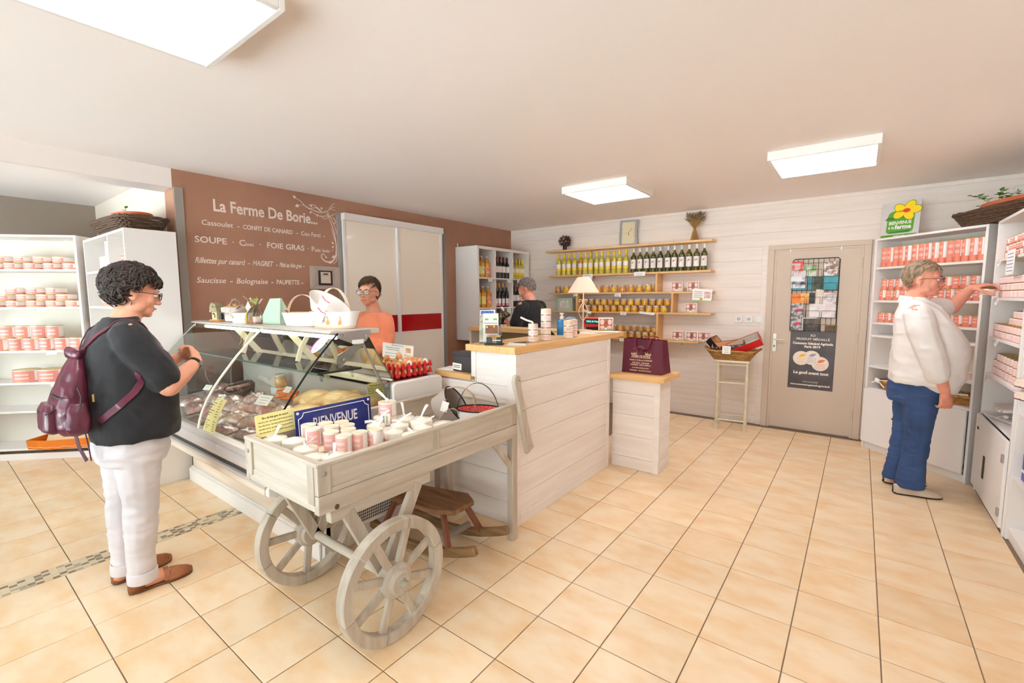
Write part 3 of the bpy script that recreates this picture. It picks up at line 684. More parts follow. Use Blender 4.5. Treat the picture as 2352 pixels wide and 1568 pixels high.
# ------------------------------------------------------------------ tins
def tin_mesh(r, h, style, n=30):
    cart = style.endswith('_c'); style = style.replace('_c', '')
    """tin with gold rims and a printed label; its front looks to -y"""
    e = 0.0035; m = MB()
    zl = [e, e+0.05*h, 0.26*h, 0.40*h, 0.54*h, 0.68*h, 0.80*h, h-e-0.05*h, h-e]
    prof = [(r*0.93,0),(r,0.001),(r,e*0.8)] + [(r-0.001, z) for z in zl] + [(r,h-e*0.8),(r,h-0.0008),(r*0.95,h),(r*0.92,h-0.002),(r*0.6,h-0.002),(r*0.58,h-0.0026),(0.0001,h-0.0026)]
    vs_, fs, ms = [], [], []
    for rr, z in prof:
        for j in range(n):
            a = 2*PI*j/n; vs_.append((rr*math.cos(a), rr*math.sin(a), z))
    for i in range(len(prof)-1):
        for j in range(n):
            fs.append((i*n+j, i*n+(j+1) % n, (i+1)*n+(j+1) % n, (i+1)*n+j))
            if i < 2 or i >= 3+len(zl)-1: ms.append(0); continue
            d = math.degrees((2*PI*(j+0.5)/n + PI/2 + PI) % (2*PI) - PI)     # angle from the front
            row = i-3; q = 1; ad = abs(d)
            if style == 'flat':
                if row <= 1: q = 2
                elif -75 < d < 12: q = 2 if row <= 5 else 1
                elif 100 < ad: q = 2 if row <= 3 else 1
                if q == 2 and -60 < d < 0 and row in (3, 5): q = 3
            elif style == 'coral':
                q = 2 if (ad < 48 or row <= 1) else 1
                if q == 2 and ad < 30 and row in (3, 5): q = 3
                if ad > 130: q = 2
            elif style == 'pale':
                if row <= 1: q = 3
                elif ad < 42: q = 2 if row <= 5 else 1
                elif 75 < ad < 130: q = 3
            elif style == 'block':
                q = 2 if ((-50 < d < 50 and row <= 6) or row == 0) else 1
                if q == 2 and -34 < d < 34 and row in (2, 4): q = 3
            elif style == 'cream':
                q = 2 if (ad < 40 and 1 < row < 6) else 1
            ms.append(q)
    fs.append(tuple(range(n-1,-1,-1))); ms.append(0)
    m.add(vs_, fs, ms)
    if cart: return m.mesh('tin', [mat('tin_cream_lid',(238,228,200),0.35,metal=0.15), m_label_white, mat('label_soft_pink',(230,174,164),0.5), m_label_pale])
    pk = m_label_coral if style == 'coral' else (m_label_pale if style in ('pale', 'cream') else m_label_pink)
    return m.mesh('tin', [m_gold, m_label_white, pk, m_label_pale if style != 'coral' else mat('label_coral_light', (236,176,160), 0.5)])
TM = {}
def tin(r, h, style, M, label, group, spin=0.0, cat='tin', name='tin'):
    k = (r, h, style)
    if k not in TM: TM[k] = tin_mesh(r, h, style)
    o = link(name, TM[k]); o.matrix_world = M @ Matrix.Rotation(spin, 4, 'Z')
    return tag(o, label, cat, group)
def UM(u): return Matrix.Translation(u.location) @ Matrix.Rotation(u.rotation_euler.z, 4, 'Z')
def on(u, x, y, z): return UM(u) @ Matrix.Translation((x, y, z))
rj = random.Random(11)
ORD = ['first', 'second', 'third', 'fourth', 'fifth', 'sixth', 'seventh', 'eighth', 'ninth', 'tenth', 'eleventh', 'twelfth', 'thirteenth', 'fourteenth', 'fifteenth']
def nth(i, n):
    if n == 1: return 'on its own'
    if i == 0: return 'leftmost'
    if i == n-1: return 'rightmost'
    return ORD[i] + ' from left'
def tin_rows(u, z, rows, r, h, style, label, group, y0, spin=0.5, jit=0.3, gap=0.002):
    """rows: list of lists of x centres, one list per layer, front row"""
    lay = ['bottom layer', 'second layer', 'top layer'] if len(rows) == 3 else ['lower layer', 'upper layer']
    for k, xs in enumerate(rows):
        for i, x in enumerate(xs):
            lb = label + ', ' + nth(i, len(xs)) + ((', ' + lay[k]) if len(rows) > 1 else '')
            tin(r, h, style, on(u, x, y0, z+k*(h+0.0006)), lb, group, spin+rj.uniform(-jit, jit))
def run(x0, n, step): return [x0+step*i for i in range(n)]
# left diagonal unit (front runs from local x=0 at the left to 1.17 at the right)
g = 'tins on the diagonal unit at the left'
tin_rows(ua, ZA[5], [run(0.45,5,0.155), run(0.53,4,0.155)], 0.0735, 0.056, 'flat', 'flat pink tin on the top left shelf', g, 0.085, 0.5, 0.1)
tin_rows(ua, ZA[4], [run(0.435,5,0.158), run(0.52,4,0.158), run(0.60,3,0.158)], 0.075, 0.057, 'flat', 'flat pink tin on the second left shelf', g, 0.085, 0.5, 0.1)
tin_rows(ua, ZA[3], [run(0.44,6,0.124), run(0.505,4,0.124)], 0.060, 0.112, 'block', 'taller pink tin on the third left shelf', g, 0.075, 0.15, 0.3)
tin_rows(ua, ZA[2], [run(0.59,3,0.205)], 0.099, 0.112, 'block', 'wide tin on the left shelf above the backpack', g, 0.11, 0.15, 0.2)
g = 'tins on the white unit by the brown wall'
tin_rows(ub, 1.725, [run(0.42,5,0.078), run(0.62,2,0.078)], 0.038, 0.118, 'pale', 'tall pink tin under the left wicker basket', g, 0.06)
tin_rows(ub, 1.725, [run(1.06,2,0.078), [1.145]], 0.038, 0.10, 'coral', 'coral tin beside the tall white side panel', g, 0.06)
tin_rows(ub, 1.42, [run(0.40,3,0.104), run(0.40,3,0.104), run(0.40,2,0.104)], 0.051, 0.075, 'flat', 'tin stacked behind the dark-haired woman', g, 0.07)
# right diagonal unit
g = 'tins on the diagonal unit by the door'
tin_rows(uc, ZD[5], [run(0.062,15,0.0575)], 0.0285, 0.178, 'coral', 'tall slim coral tin by the door', g, 0.05, 0.05, 0.5)
tin_rows(uc, ZD[4], [run(0.065,13,0.066), run(0.078,12,0.0685)], 0.032, 0.098, 'coral', 'short coral tin behind the woman in white', g, 0.06, 0.1, 0.3)
tin_rows(uc, ZD[3], [run(0.065,4,0.066)+run(0.60,5,0.066)], 0.032, 0.09, 'coral', 'short coral tin on the third shelf by the door', g, 0.06, 0.1, 0.3)
tin_rows(uc, ZD[1], [run(0.20,2,0.085), [0.235]], 0.042, 0.043, 'flat', 'small flat tin low on the shelves by the door', g, 0.12)
tin_rows(uc, ZD[1], [run(0.70,2,0.085)], 0.042, 0.043, 'pale', 'small flat tin low behind the woman in white', g, 0.12)
# right wall unit
g = 'tins on the right wall unit'
tin_rows(ud, ZE[4], [run(0.075+0.012*k,8,0.096) for k in range(3)], 0.047, 0.048, 'flat', 'flat coral tin on the top right shelf', g, 0.08, 0.5, 0.6)
tin_rows(ud, ZE[3], [run(0.07+0.006*(2-k),8,0.096) for k in range(3)], 0.047, 0.048, 'pale', 'flat pale tin on the second right shelf', g, 0.07, 0.4, 0.6)
tin_rows(ud, ZE[2], [run(0.06,9,0.088)]*2, 0.043, 0.048, 'pale', 'flat pale tin on the third right shelf', g, 0.06, 0.4, 0.6)
tin_rows(ud, ZE[2]+0.0972, [run(0.25,6,0.088), run(0.34,5,0.088)], 0.043, 0.048, 'pale', 'flat pale tin atop the third right shelf pile', g, 0.10, 0.4, 0.6)
tin_rows(ud, ZE[1], [run(0.07,9,0.088)]*2+[run(0.16,8,0.088)], 0.043, 0.051, 'pale', 'flat pale tin on the fourth right shelf', g, 0.075, 0.4, 0.6)
tin_rows(ud, ZE[1], [run(0.10,9,0.088)]*2, 0.043, 0.051, 'pale', 'flat pale tin, rear row of the fourth right shelf', g, 0.165, 0.4, 0.6)
# ------------------------------------------------------------------ price tags clipped to shelf edges
def price_tag(M, w, h, label, group, lines=2, mt=None, col=None):
    o = thing('price_tag', label, 'price tag', group=group); o.matrix_world = M
    MB().box(-w/2,-0.0012,-h/2,w/2,0.0012,h/2).build('card', mt or m_paper, o)
    for k in range(lines):
        ww = w*(0.7 if k == 0 else 0.55)
        MB().box(-ww/2,-0.0017,h*0.24-k*h*0.27-h*0.022,ww/2,-0.0011,h*0.24-k*h*0.27+h*0.022).build('printed_line', col or m_ink, o)
    return o
def T(x, y, z, rz=0.0, rx=0.0, ry=0.0): return Matrix.Translation((x,y,z)) @ Matrix.Rotation(rz,4,'Z') @ Matrix.Rotation(rx,4,'X') @ Matrix.Rotation(ry,4,'Y')
for x, z, s in ((0.85,ZA[4],'three-layer pile'),(0.89,ZA[3],'taller tins'),(0.90,ZA[2],'wide low tins')):
    price_tag(on(ua,x,-0.001,z-0.025) @ Matrix.Rotation(-0.35,4,'X'), 0.085, 0.03, 'white price tag on the left diagonal unit under the '+s, 'price tags on the left shelves')
for x, z, s in ((0.62,1.725,'tall pink tins'),(1.10,1.725,'narrow bay')):
    price_tag(on(ub,x,-0.001,z-0.02) @ Matrix.Rotation(-0.35,4,'X'), 0.06, 0.03, 'small price tag by the brown wall unit under the '+s, 'price tags on the left shelves')
for x, z, w, h, s in ((-1.885,1.76,0.15,0.075,'yellow-capped bottles'),(-1.145,1.775,0.145,0.055,'green bottles'),(-2.07,1.512,0.07,0.035,'jars left of the lamp'),(-1.437,1.508,0.085,0.045,'long single row of jars'),(-1.353,1.268,0.085,0.045,'double row of jars'),(-1.352,0.918,0.095,0.04,'lowest jars')):
    price_tag(T(x,YB-SD-0.003,z,0,-0.1), w, h, 'white price tag on the wall shelf below the '+s, 'price tags on the wall shelves', 3)
price_tag(T(-1.036,YB-SD-0.004,1.275,0,-0.05,0.10), 0.20, 0.03, 'long slanted paper strip on the shelf edge under the double row of jars', 'price tags on the wall shelves', 1)
price_tag(T(-1.89,YB-SD-0.004,1.285,0,-0.05,0.30), 0.14, 0.035, 'crooked paper strip on the shelf edge behind the lamp stem', 'price tags on the wall shelves', 1)
pc = thing('product_card', 'white product card with a green edge hanging over the wall shelf end', 'card', (-0.372,YB-SD-0.006,1.497), rot=(-0.1,0.05,0))
MB().box(-0.11,-0.001,-0.07,0.11,0.001,0.075).build('card', m_paper, pc)
MB().box(-0.11,-0.0016,-0.07,0.11,-0.001,-0.058).build('green_edge', mat('card_green', (150,190,110), 0.7), pc)
MB().box(0.025,-0.0016,-0.03,0.095,-0.001,0.045).build('printed_photo', mat('card_photo', (196,140,128), 0.7, col2=(230,210,200), scale=40), pc)
MB().cyl((-0.005,-0.0016,-0.045),(-0.005,-0.001,-0.045),0.017,n=16).build('printed_seal', mat('seal_orange', (220,160,104), 0.7), pc)
for k in range(4): MB().box(-0.09,-0.0016,0.04-k*0.022,0.0,-0.001,0.045-k*0.022).build('printed_line', m_ink, pc)
for x, z, s in ((0.30,ZD[5],'slim coral tins'),):
    price_tag(on(uc,0.47,-0.001,ZD[5]-0.012), 0.12, 0.02, 'white price strip under the tall slim coral tins', 'price tags on the right shelves', 1)
for x, z, s in ((0.17,ZE[4],'top'),(0.20,ZE[3],'second'),(0.30,ZE[2],'third'),(0.12,ZE[1],'fourth')):
    price_tag(on(ud,x,-0.003,z-0.03) @ Matrix.Rotation(-0.3,4,'X') @ Matrix.Rotation(0.2,4,'Y'), 0.07, 0.045, 'price tag hanging from the %s shelf of the right wall unit' % s, 'price tags on the right shelves')
# ------------------------------------------------------------------ bottles
def bottle_mesh(name, r, h, neck, cap_h, mats, lab, shoulder=0.62, n=18, blunt=0.0):
    """mats: glass, capsule, label, label accent; lab = (z0, z1, split) in fractions of h"""
    zs_ = h*shoulder; zn = h*(shoulder+0.17-blunt); prof = [(r*0.9,0),(r,0.004),(r,h*lab[0]),(r,h*(lab[0]+(lab[1]-lab[0])*lab[2])),(r,h*lab[1]),(r,zs_)]
    for t in (0.25,0.5,0.75,1.0): prof.append((neck+(r-neck)*(0.5+0.5*math.cos(PI*t)), zs_+(zn-zs_)*t))
    prof += [(neck, h-cap_h),(neck*1.08,h-cap_h),(neck*1.08,h-0.004),(neck*0.9,h)]
    vs_, fs, ms = [], [], []
    for rr, z in prof:
        for j in range(n): vs_.append((rr*math.cos(2*PI*j/n), rr*math.sin(2*PI*j/n), z))
    for i in range(len(prof)-1):
        for j in range(n):
            fs.append((i*n+j, i*n+(j+1) % n, (i+1)*n+(j+1) % n, (i+1)*n+j))
            d = abs((2*PI*(j+0.5)/n + PI/2 + PI) % (2*PI) - PI)
            q = 0
            if i in (2, 3) and d < 1.25: q = 3 if i == 2 else 2
            if i >= len(prof)-4: q = 1
            ms.append(q)
    fs += [tuple(range(n-1,-1,-1)), tuple((len(prof)-1)*n+j for j in range(n))]; ms += [0, 1]
    return MB().add(vs_, fs, ms).mesh(name, mats)
wine_pale = mat('pale_wine_glass', (206,186,70), 0.12, coat=0.5, col2=(180,170,60), scale=3, stretch=(1,1,3))
wine_amber = mat('amber_wine_glass', (198,140,50), 0.12, coat=0.5)
wine_green = mat('green_bottle_glass', (92,88,22), 0.1, coat=0.6, col2=(60,62,14), scale=4, stretch=(1,1,3))
wine_dark = mat('dark_bottle_glass', (30,20,18), 0.1, coat=0.6)
juice = mat('apple_juice', (206,142,44), 0.12, coat=0.5)
m_capy = mat('yellow_capsule', (240,206,30), 0.35); m_capw = mat('white_capsule', (236,232,228), 0.35); m_capr = mat('burgundy_capsule', (110,22,40), 0.35); m_capg = mat('gold_capsule', (212,166,96), 0.35)
m_laby = mat('label_yellow', (240,205,50), 0.6)
bm_y = bottle_mesh('wine_bottle', 0.036, 0.305, 0.0135, 0.06, [wine_pale, m_capy, m_label_white, m_laby], (0.22,0.52,0.35))
bm_g = bottle_mesh('wine_bottle', 0.036, 0.315, 0.0135, 0.055, [wine_green, m_capw, m_label_white, m_label_white], (0.16,0.54,0.3))
bm_a = bottle_mesh('wine_bottle', 0.036, 0.305, 0.0135, 0.06, [wine_amber, m_capy, m_label_white, m_laby], (0.22,0.52,0.35))
bm_d = bottle_mesh('wine_bottle', 0.037, 0.31, 0.014, 0.06, [wine_dark, m_capr, m_label_white, m_label_white], (0.28,0.56,0.3))
bm_s = bottle_mesh('wine_bottle', 0.034, 0.345, 0.0125, 0.06, [wine_dark, m_capg, m_label_white, mat('label_rose', (226,150,160), 0.6)], (0.05,0.36,0.35), 0.5, blunt=-0.1)
bm_e = bottle_mesh('wine_bottle', 0.036, 0.30, 0.0135, 0.06, [wine_dark, m_capg, m_label_white, m_label_white], (0.18,0.45,0.3))
jl = {k: mat('label_'+k, c, 0.6, col2=c2, scale=25) for k, c, c2 in (('lemon',(236,206,60),(244,226,130)),('apple',(150,190,80),(232,232,200)),('cherry',(222,96,72),(240,180,150)))}
bm_j = {k: bottle_mesh('juice_bottle', 0.047, 0.295, 0.0155, 0.018, [juice, m_capw, jl[k], jl[k]], (0.16,0.52,0.5), 0.66) for k in jl}
for i in range(13):
    x = -2.394 + (1.027/12)*i + (0.008 if i in (4, 5) else 0)
    o = link('wine_bottle', bm_a if i == 4 else bm_y, None, (x, 4.41+0.012*math.sin(i*2.1), SH['b']), rj.uniform(-0.25,0.25))
    tag(o, 'amber wine bottle standing out among the pale yellow-capped ones' if i == 4 else 'pale yellow-capped wine bottle on the wall shelf, '+nth(i,13), 'bottle', 'yellow-capped bottles on the wall shelf')
m_emb = mat('gold_emblem', (170,140,80), 0.6)
em = MB().prism([(-0.02,0.004),(-0.006,0.006),(0.004,0.016),(0.02,0.012),(0.008,0.002),(0.012,-0.008),(-0.002,-0.005),(-0.018,-0.011),(-0.008,0.0)], lambda a,b,t: (a,t,b), -0.0004, 0.0004).mesh('bird_emblem', m_emb)
for i in range(11):
    x = -1.262 + (0.878/10)*i + (0.008 if i == 5 else 0)
    o = tag(link('wine_bottle', bm_g, None, (x, 4.41, SH['b']), 0.05*math.sin(i)), 'green wine bottle with bird label on the wall shelf, '+nth(i,11), 'bottle', 'green bottles on the wall shelf')
    link('bird_emblem', em, o, (0, -0.0368, 0.125))
KXm = -3.06
def kb(me, y, z, label, rz=PI/2, x=KXm): return tag(link(me.name.split('.')[0], me, None, (x, y, z), rz), label, 'bottle', 'bottles in the cube shelf')
for y, k in ((3.375,'lemon'),(3.462,'apple'),(3.572,'cherry')): kb(bm_j[k], y, KZ[2]+0.008, 'juice bottle with %s label in the top left cube' % {'lemon':'a yellow','apple':'a green','cherry':'a red'}[k])
for y, k in ((3.375,'apple'),(3.486,'lemon'),(3.60,'cherry')): kb(bm_j[k], y, KZ[1]+0.008, 'juice bottle with %s label in the middle left cube' % {'lemon':'a yellow','apple':'a green','cherry':'a red'}[k])
kb(bm_j['lemon'], 3.60, KZ[0], 'juice bottle in the bottom left cube'); kb(bm_j['apple'], 3.50, KZ[0], 'juice bottle partly hidden by the leaflets in the bottom cube')
for i, y in enumerate((3.79,3.866,3.947,4.035)): kb(bm_d, y, KZ[2]+0.008, 'dark red-capped wine bottle in the top middle cube, '+nth(i,4))
for i, y in enumerate((4.18,4.265,4.345,4.412)): kb(bm_y, y, KZ[2]+0.008, 'yellow-capped wine bottle in the top right cube, '+nth(i,4))
for i, y in enumerate((3.77,3.845,3.933,4.025)): kb(bm_s, y, KZ[1]+0.008, 'slender dark bottle with gold cap in the middle cube, '+nth(i,4))
for i, y in enumerate((4.15,4.215,4.30,4.385)): kb(bm_d, y, KZ[1]+0.008, 'dark red-capped wine bottle beside the grey-haired man, '+nth(i,4))
for i, y in enumerate((3.778,3.879,3.961,4.035)): kb(bm_e, y, KZ[0]+0.02, 'dark gold-capped wine bottle in the bottom middle cube, '+nth(i,4))
for y, z, s in ((3.53,KZ[2],'top left'),(3.96,KZ[2],'top middle'),(4.20,KZ[2],'top right'),(3.58,KZ[1],'middle left'),(3.95,KZ[1]-0.02,'centre')):
    big = s in ('centre',)
    price_tag(T(KX1+0.004, y, z-0.02, PI/2), 0.09, 0.10 if big else 0.055, 'white price tag on the cube shelf edge, '+s+' cube', 'price tags on the cube shelf', 3)
# ------------------------------------------------------------------ preserving jars
m_jar_food = [mat('jar_food_a', (232,176,40), 0.25, col2=(206,140,60), scale=30, coat=0.8), mat('jar_food_b', (226,160,64), 0.25, col2=(200,136,76), scale=30, coat=0.8), mat('jar_food_c', (240,196,36), 0.25, col2=(222,160,48), scale=30, coat=0.8), mat('jar_food_d', (196,150,80), 0.25, col2=(168,120,66), scale=30, coat=0.8)]
m_jar_glass = mat('jar_lid_glass', (206,190,160), 0.12, coat=0.6); m_ring = mat('rubber_ring', (214,120,60), 0.6)
def jar_mesh(q, r=0.042, h=0.105):
    m = MB(); m.lathe([(r*0.9,0),(r,0.006),(r*1.02,h*0.25),(r,h*0.60),(r*0.95,h*0.70),(r*0.98,h*0.74),(r*0.98,h*0.77),(r*1.0,h*0.78),(r*1.0,h*0.9),(r*0.86,h*0.98),(r*0.5,h*0.965),(0.0001,h*0.97)], 20, [0,0,0,0,1,2,2,1,1,1,1])
    m.tube([(r*1.0,-0.012,h*0.7),(r*1.12,-0.01,h*0.85),(r*1.05,0,h*0.92),(r*1.12,0.01,h*0.85),(r*1.0,0.012,h*0.7)], 0.0022, 6, 3)
    m.tube([(-r*1.0,-0.012,h*0.7),(-r*1.10,0,h*0.5),(-r*1.0,0.012,h*0.7)], 0.0022, 6, 3)
    return m.mesh('preserving_jar', [m_jar_food[q], m_jar_glass, m_ring, m_steel])
jm = [jar_mesh(q) for q in range(4)]
js = [jar_mesh(q, 0.040, 0.086) for q in range(4)]
def jar(x, z, small, label, q=None):
    o = link('preserving_jar', (js if small else jm)[rj.randrange(4) if q is None else q], None, (x, 4.405+rj.uniform(-0.008,0.008), z), rj.uniform(0,6.28))
    return tag(o, label, 'jar', 'preserving jars on the wall shelves')
for i, x in enumerate((-2.40,-2.27,-2.15,-2.03)): jar(x, SH['c'], False, 'preserving jar left of the lamp on the jar shelf, '+nth(i,4))
for i in range(9): jar(-1.87+0.1165*i, SH['c'], False, 'preserving jar in the single row right of the lamp, '+nth(i,9))
for i in range(13): jar(-2.005+0.0965*i, SH['d'], True, 'preserving jar in the double row, lower layer, '+nth(i,13))
for i in range(13): jar(-1.96+0.0962*i, SH['d']+0.0868, True, 'preserving jar in the double row, upper layer, '+nth(i,13))
for i in range(10): jar(-1.83+0.094*i, SH['e'], True, 'preserving jar on the lowest shelf, lower layer, '+nth(i,10), 3 if rj.random() < 0.5 else 0)
for i in range(10): jar(-1.80+0.094*i, SH['e']+0.0868, True, 'preserving jar on the lowest shelf, upper layer, '+nth(i,10), 3 if rj.random() < 0.65 else 1)
# ------------------------------------------------------------------ gift boxes
gp = [mat('gift_photo_brown', (150,84,66), 0.5, col2=(196,140,112), scale=18), m_label_pale, mat('gift_green', (140,170,90), 0.6)]
def gift_box(M, label, group):
    t = thing('gift_box', label, 'gift box', group=group); t.matrix_world = M
    MB().box(-0.067,-0.03,0,0.067,0.03,0.118).build('carton', m_label_white, t, bevel=0.002)
    MB().box(-0.058,-0.0312,0.012,0.058,-0.0302,0.11).build('printed_photo', gp[0], t)
    for x, z, w, h in ((-0.034,0.078,0.02,0.026),(0.036,0.078,0.018,0.026),(-0.032,0.03,0.022,0.016),(0.032,0.03,0.022,0.016)):
        MB().ball((x,-0.0312,z),(w,0.0009,h),12).build('printed_tin', gp[1], t)
    MB().box(-0.067,-0.0312,0.0,0.067,-0.0302,0.008).build('printed_grass', gp[2], t)
    MB().ball((0,-0.0318,0.016),(0.014,0.0008,0.011),10).build('printed_badge', m_paper, t)
    return t
for x, k, s in ((-0.676,'c','left one under the green bottles'),(-0.485,'c','right one behind the hanging card'),(-0.502,'d','alone on its shelf'),(-0.652,'e','first of the lowest three'),(-0.481,'e','second of the lowest three'),(-0.346,'e','third of the lowest three, half hidden by the basket')):
    gift_box(T(x,4.375,SH[k]), 'gift box printed with pink tins, '+s, 'gift boxes on the wall shelves')
# ------------------------------------------------------------------ clock, dried flowers, small frame
ck = thing('clock', 'silver rectangular clock with a cream face standing on the top wall shelf', 'clock', (-1.365,4.465,2.150), rot=(-0.05,0,0))
MB().prism([(-0.12,0),(0.128,0),(0.118,0.13),(0.13,0.335),(-0.115,0.345),(-0.125,0.15)], lambda a,b,t: (a,t,b), -0.012, 0.012).build('case', mat('silver_paint', (172,172,176), 0.3, metal=0.5), ck, bevel=0.004)
MB().box(-0.085,-0.0135,0.03,0.09,-0.012,0.31).build('dial', mat('dial_cream', (226,212,176), 0.6), ck)
for k in range(12):
    a = PI/6*k; cxk, czk = math.sin(a), math.cos(a); f = min(0.075/max(abs(cxk),1e-3), 0.125/max(abs(czk),1e-3))
    MB().box(0.0025+cxk*f-0.002,-0.0145,0.17+czk*f-0.004,0.0025+cxk*f+0.002,-0.0134,0.17+czk*f+0.004).build('hour_mark', m_ink_black, ck)
for a, ln, w in ((math.radians(165),0.035,0.006),(math.radians(42),0.075,0.003),(math.radians(268),0.07,0.0015)):
    MB().bar((0.0025,-0.0155,0.17),(0.0025+math.sin(a)*ln,-0.0155,0.17+math.cos(a)*ln),w,0.001,up=(0,1,0)).build('hand', m_ink_black, ck)
vz = thing('dried_flowers', 'dark dried flower ball in a small glass on the top wall shelf', 'dried flowers', (-2.31,4.43,2.150))
MB().lathe([(0.026,0),(0.03,0.003),(0.03,0.075),(0.027,0.075),(0.026,0.006),(0.0001,0.006)],16).build('glass', mat('grey_tumbler', (96,92,100), 0.15, trans=0.5), vz)
fb = MB(); r2 = random.Random(5)
for k in range(260):
    a, b = r2.uniform(0,2*PI), math.acos(r2.uniform(-0.75,1)); rr = 0.085+r2.uniform(-0.018,0.006)
    d = Vector((math.sin(b)*math.cos(a), math.sin(b)*math.sin(a), math.cos(b))); p = d*rr + Vector((0,0,0.125))
    u = d.cross(Vector((r2.uniform(-1,1),r2.uniform(-1,1),r2.uniform(-1,1)))).normalized(); w = d.cross(u)
    fb.add([p-u*0.012, p+d*0.009+w*0.008, p+u*0.012, p-d*0.004-w*0.01], [(0,1,2,3)])
for k in range(7): fb.cyl((0.005*math.cos(k),0.005*math.sin(k),0.02),(0.02*math.cos(k),0.02*math.sin(k),0.1),0.0018,n=5)
fo = fb.build('petals', mat('dried_petals', (98,62,56), 0.9, col2=(62,38,36), scale=30), vz, smooth=0); fo['kind'] = 'stuff'
wh = thing('wheat_bunch', 'bunch of dried stems tied in the middle, fanned at both ends', 'dried bunch', (-0.512,4.43,2.150))
st = MB(); hd = MB()
for k in range(90):
    a = r2.uniform(0,2*PI); q = math.sqrt(r2.random())
    b = Vector((math.cos(a)*q*0.055, math.sin(a)*q*0.04, 0.0)); c = Vector((b.x*0.2, b.y*0.2, 0.15)); t = Vector((math.cos(a)*q*0.115, math.sin(a)*q*0.07, 0.235+0.085*r2.random()))
    st.tube([b, b.lerp(c,0.6)+Vector((0,0,0.01)), c, c.lerp(t,0.6), t], 0.0017, 4)
    d = (t-c).normalized(); hd.tube([t-d*0.025, t, t+d*0.03], [0.0015,0.006,0.001], 5)
so = st.build('stems', mat('dry_stem', (178,136,80), 0.9), wh); so['kind'] = 'stuff'
ho = hd.build('ears', mat('dry_ear', (132,112,78), 0.9, col2=(98,84,60), scale=40), wh); ho['kind'] = 'stuff'
MB().lathe([(0.014,0.140),(0.016,0.143),(0.016,0.158),(0.014,0.162)],14).build('tie', mat('rust_tie', (176,92,46), 0.7), wh)
mf = thing('gift_carton', 'small mint green box with a white card window on the wall shelf', 'box', (-2.266,4.38,SH['d']))
MB().box(-0.122,-0.02,0,0.122,0.03,0.18).build('box', mat('mint_card', (186,208,186), 0.7), mf, bevel=0.002)
MB().box(-0.082,-0.0215,0.035,0.082,-0.02,0.14).build('window', mat('window_card', (214,208,200), 0.5, col2=(236,232,226), scale=14), mf)
MB().obox((-0.02,-0.024,0.13),(0.022,0.002,0.045),Matrix.Rotation(0.5,3,'Y')).build('gift_tag', m_paper, mf)
MB().obox((0.05,-0.024,0.13),(0.016,0.002,0.05),Matrix.Rotation(-0.1,3,'Y')).build('ribbon', m_paper, mf)
# ------------------------------------------------------------------ things on the counter
ZT = 1.1725
# leaflet holder
lh = thing('leaflet_holder', 'clear acrylic holder full of leaflets on the counter corner', 'leaflet holder', (-0.885,1.045,ZT), math.radians(38))
tl = Matrix.Rotation(-0.32,4,'X')
def leaf(name, x0, x1, z0, z1, y, mt, par=lh):
    m = MB().box(x0,y-0.0012,z0,x1,y,z1); m.xf(tl); return m.build(name, mt, par)
leaf('back_plate', -0.075,0.075,0.004,0.20,0.035,m_cellophane); leaf('front_pocket', -0.055,0.08,0.004,0.10,-0.03,m_cellophane)
MB().box(-0.075,-0.03,0,0.08,0.085,0.003).build('foot', m_cellophane, lh)
MB().box(-0.07,0.08,0.0,0.07,0.083,0.14).xf(Matrix.Rotation(0.12,4,'X')).build('prop', m_cellophane, lh)
leaf('leaflet', -0.075,0.03,0.02,0.245,0.028,m_paper); leaf('printed_band', -0.068,0.022,0.212,0.238,0.0265,mat('print_blue',(82,98,166),0.6))
leaf('leaflet', -0.078,-0.02,0.012,0.205,0.02,mat('print_landscape',(150,150,130),0.6,col2=(214,206,190),scale=14))
lf2 = leaf('leaflet', -0.052,0.055,0.01,0.215,0.012,m_paper)
leaf('printed_egg', -0.012,0.018,0.165,0.205,0.0105,mat('print_cream',(246,240,232),0.6)); leaf('printed_grass', -0.04,-0.014,0.165,0.178,0.0105,mat('print_green',(126,178,78),0.6)); leaf('printed_grass', 0.02,0.045,0.165,0.178,0.0105,MATS['print_green'])
leaf('printed_line', -0.045,0.048,0.142,0.146,0.0105,m_ink)
leaf('printed_photo', -0.035,0.052,0.07,0.13,0.0105,mat('print_food',(176,98,48),0.5,col2=(90,70,66),scale=22))
leaf('printed_photo', -0.03,-0.018,0.108,0.122,0.010,mat('print_lemon',(238,212,60),0.5)); leaf('printed_photo', 0.02,0.03,0.112,0.126,0.010,MATS['print_lemon'])
leaf('leaflet', -0.035,0.06,0.008,0.058,-0.01,m_paper); leaf('printed_band', -0.028,0.008,0.02,0.036,-0.0115,mat('print_sky',(150,190,222),0.6))
# business-card holder
bh = thing('card_holder', 'small black card holder with cards at the counter corner', 'card holder', (-0.792,0.975,ZT), math.radians(30))
MB().box(-0.062,-0.035,0,0.062,0.04,0.008).build('base', m_black, bh, bevel=0.002)
for a in ((-0.05,-0.012,0.008,-0.015,-0.008,0.05),(0.015,-0.012,0.008,0.05,-0.008,0.05),(-0.05,0.016,0.008,0.05,0.02,0.058),(-0.05,-0.012,0.008,-0.046,0.02,0.05),(0.046,-0.012,0.008,0.05,0.02,0.05)): MB().box(*a).build('holder_wall', m_black, bh, bevel=0.001)
MB().box(-0.043,-0.006,0.01,0.043,0.006,0.062).build('card_stack', mat('card_print',(60,54,54),0.5,col2=(200,150,60),scale=20), bh)
MB().box(-0.01,-0.0125,0.028,0.044,-0.0115,0.033).build('printed_line', m_paper, bh)
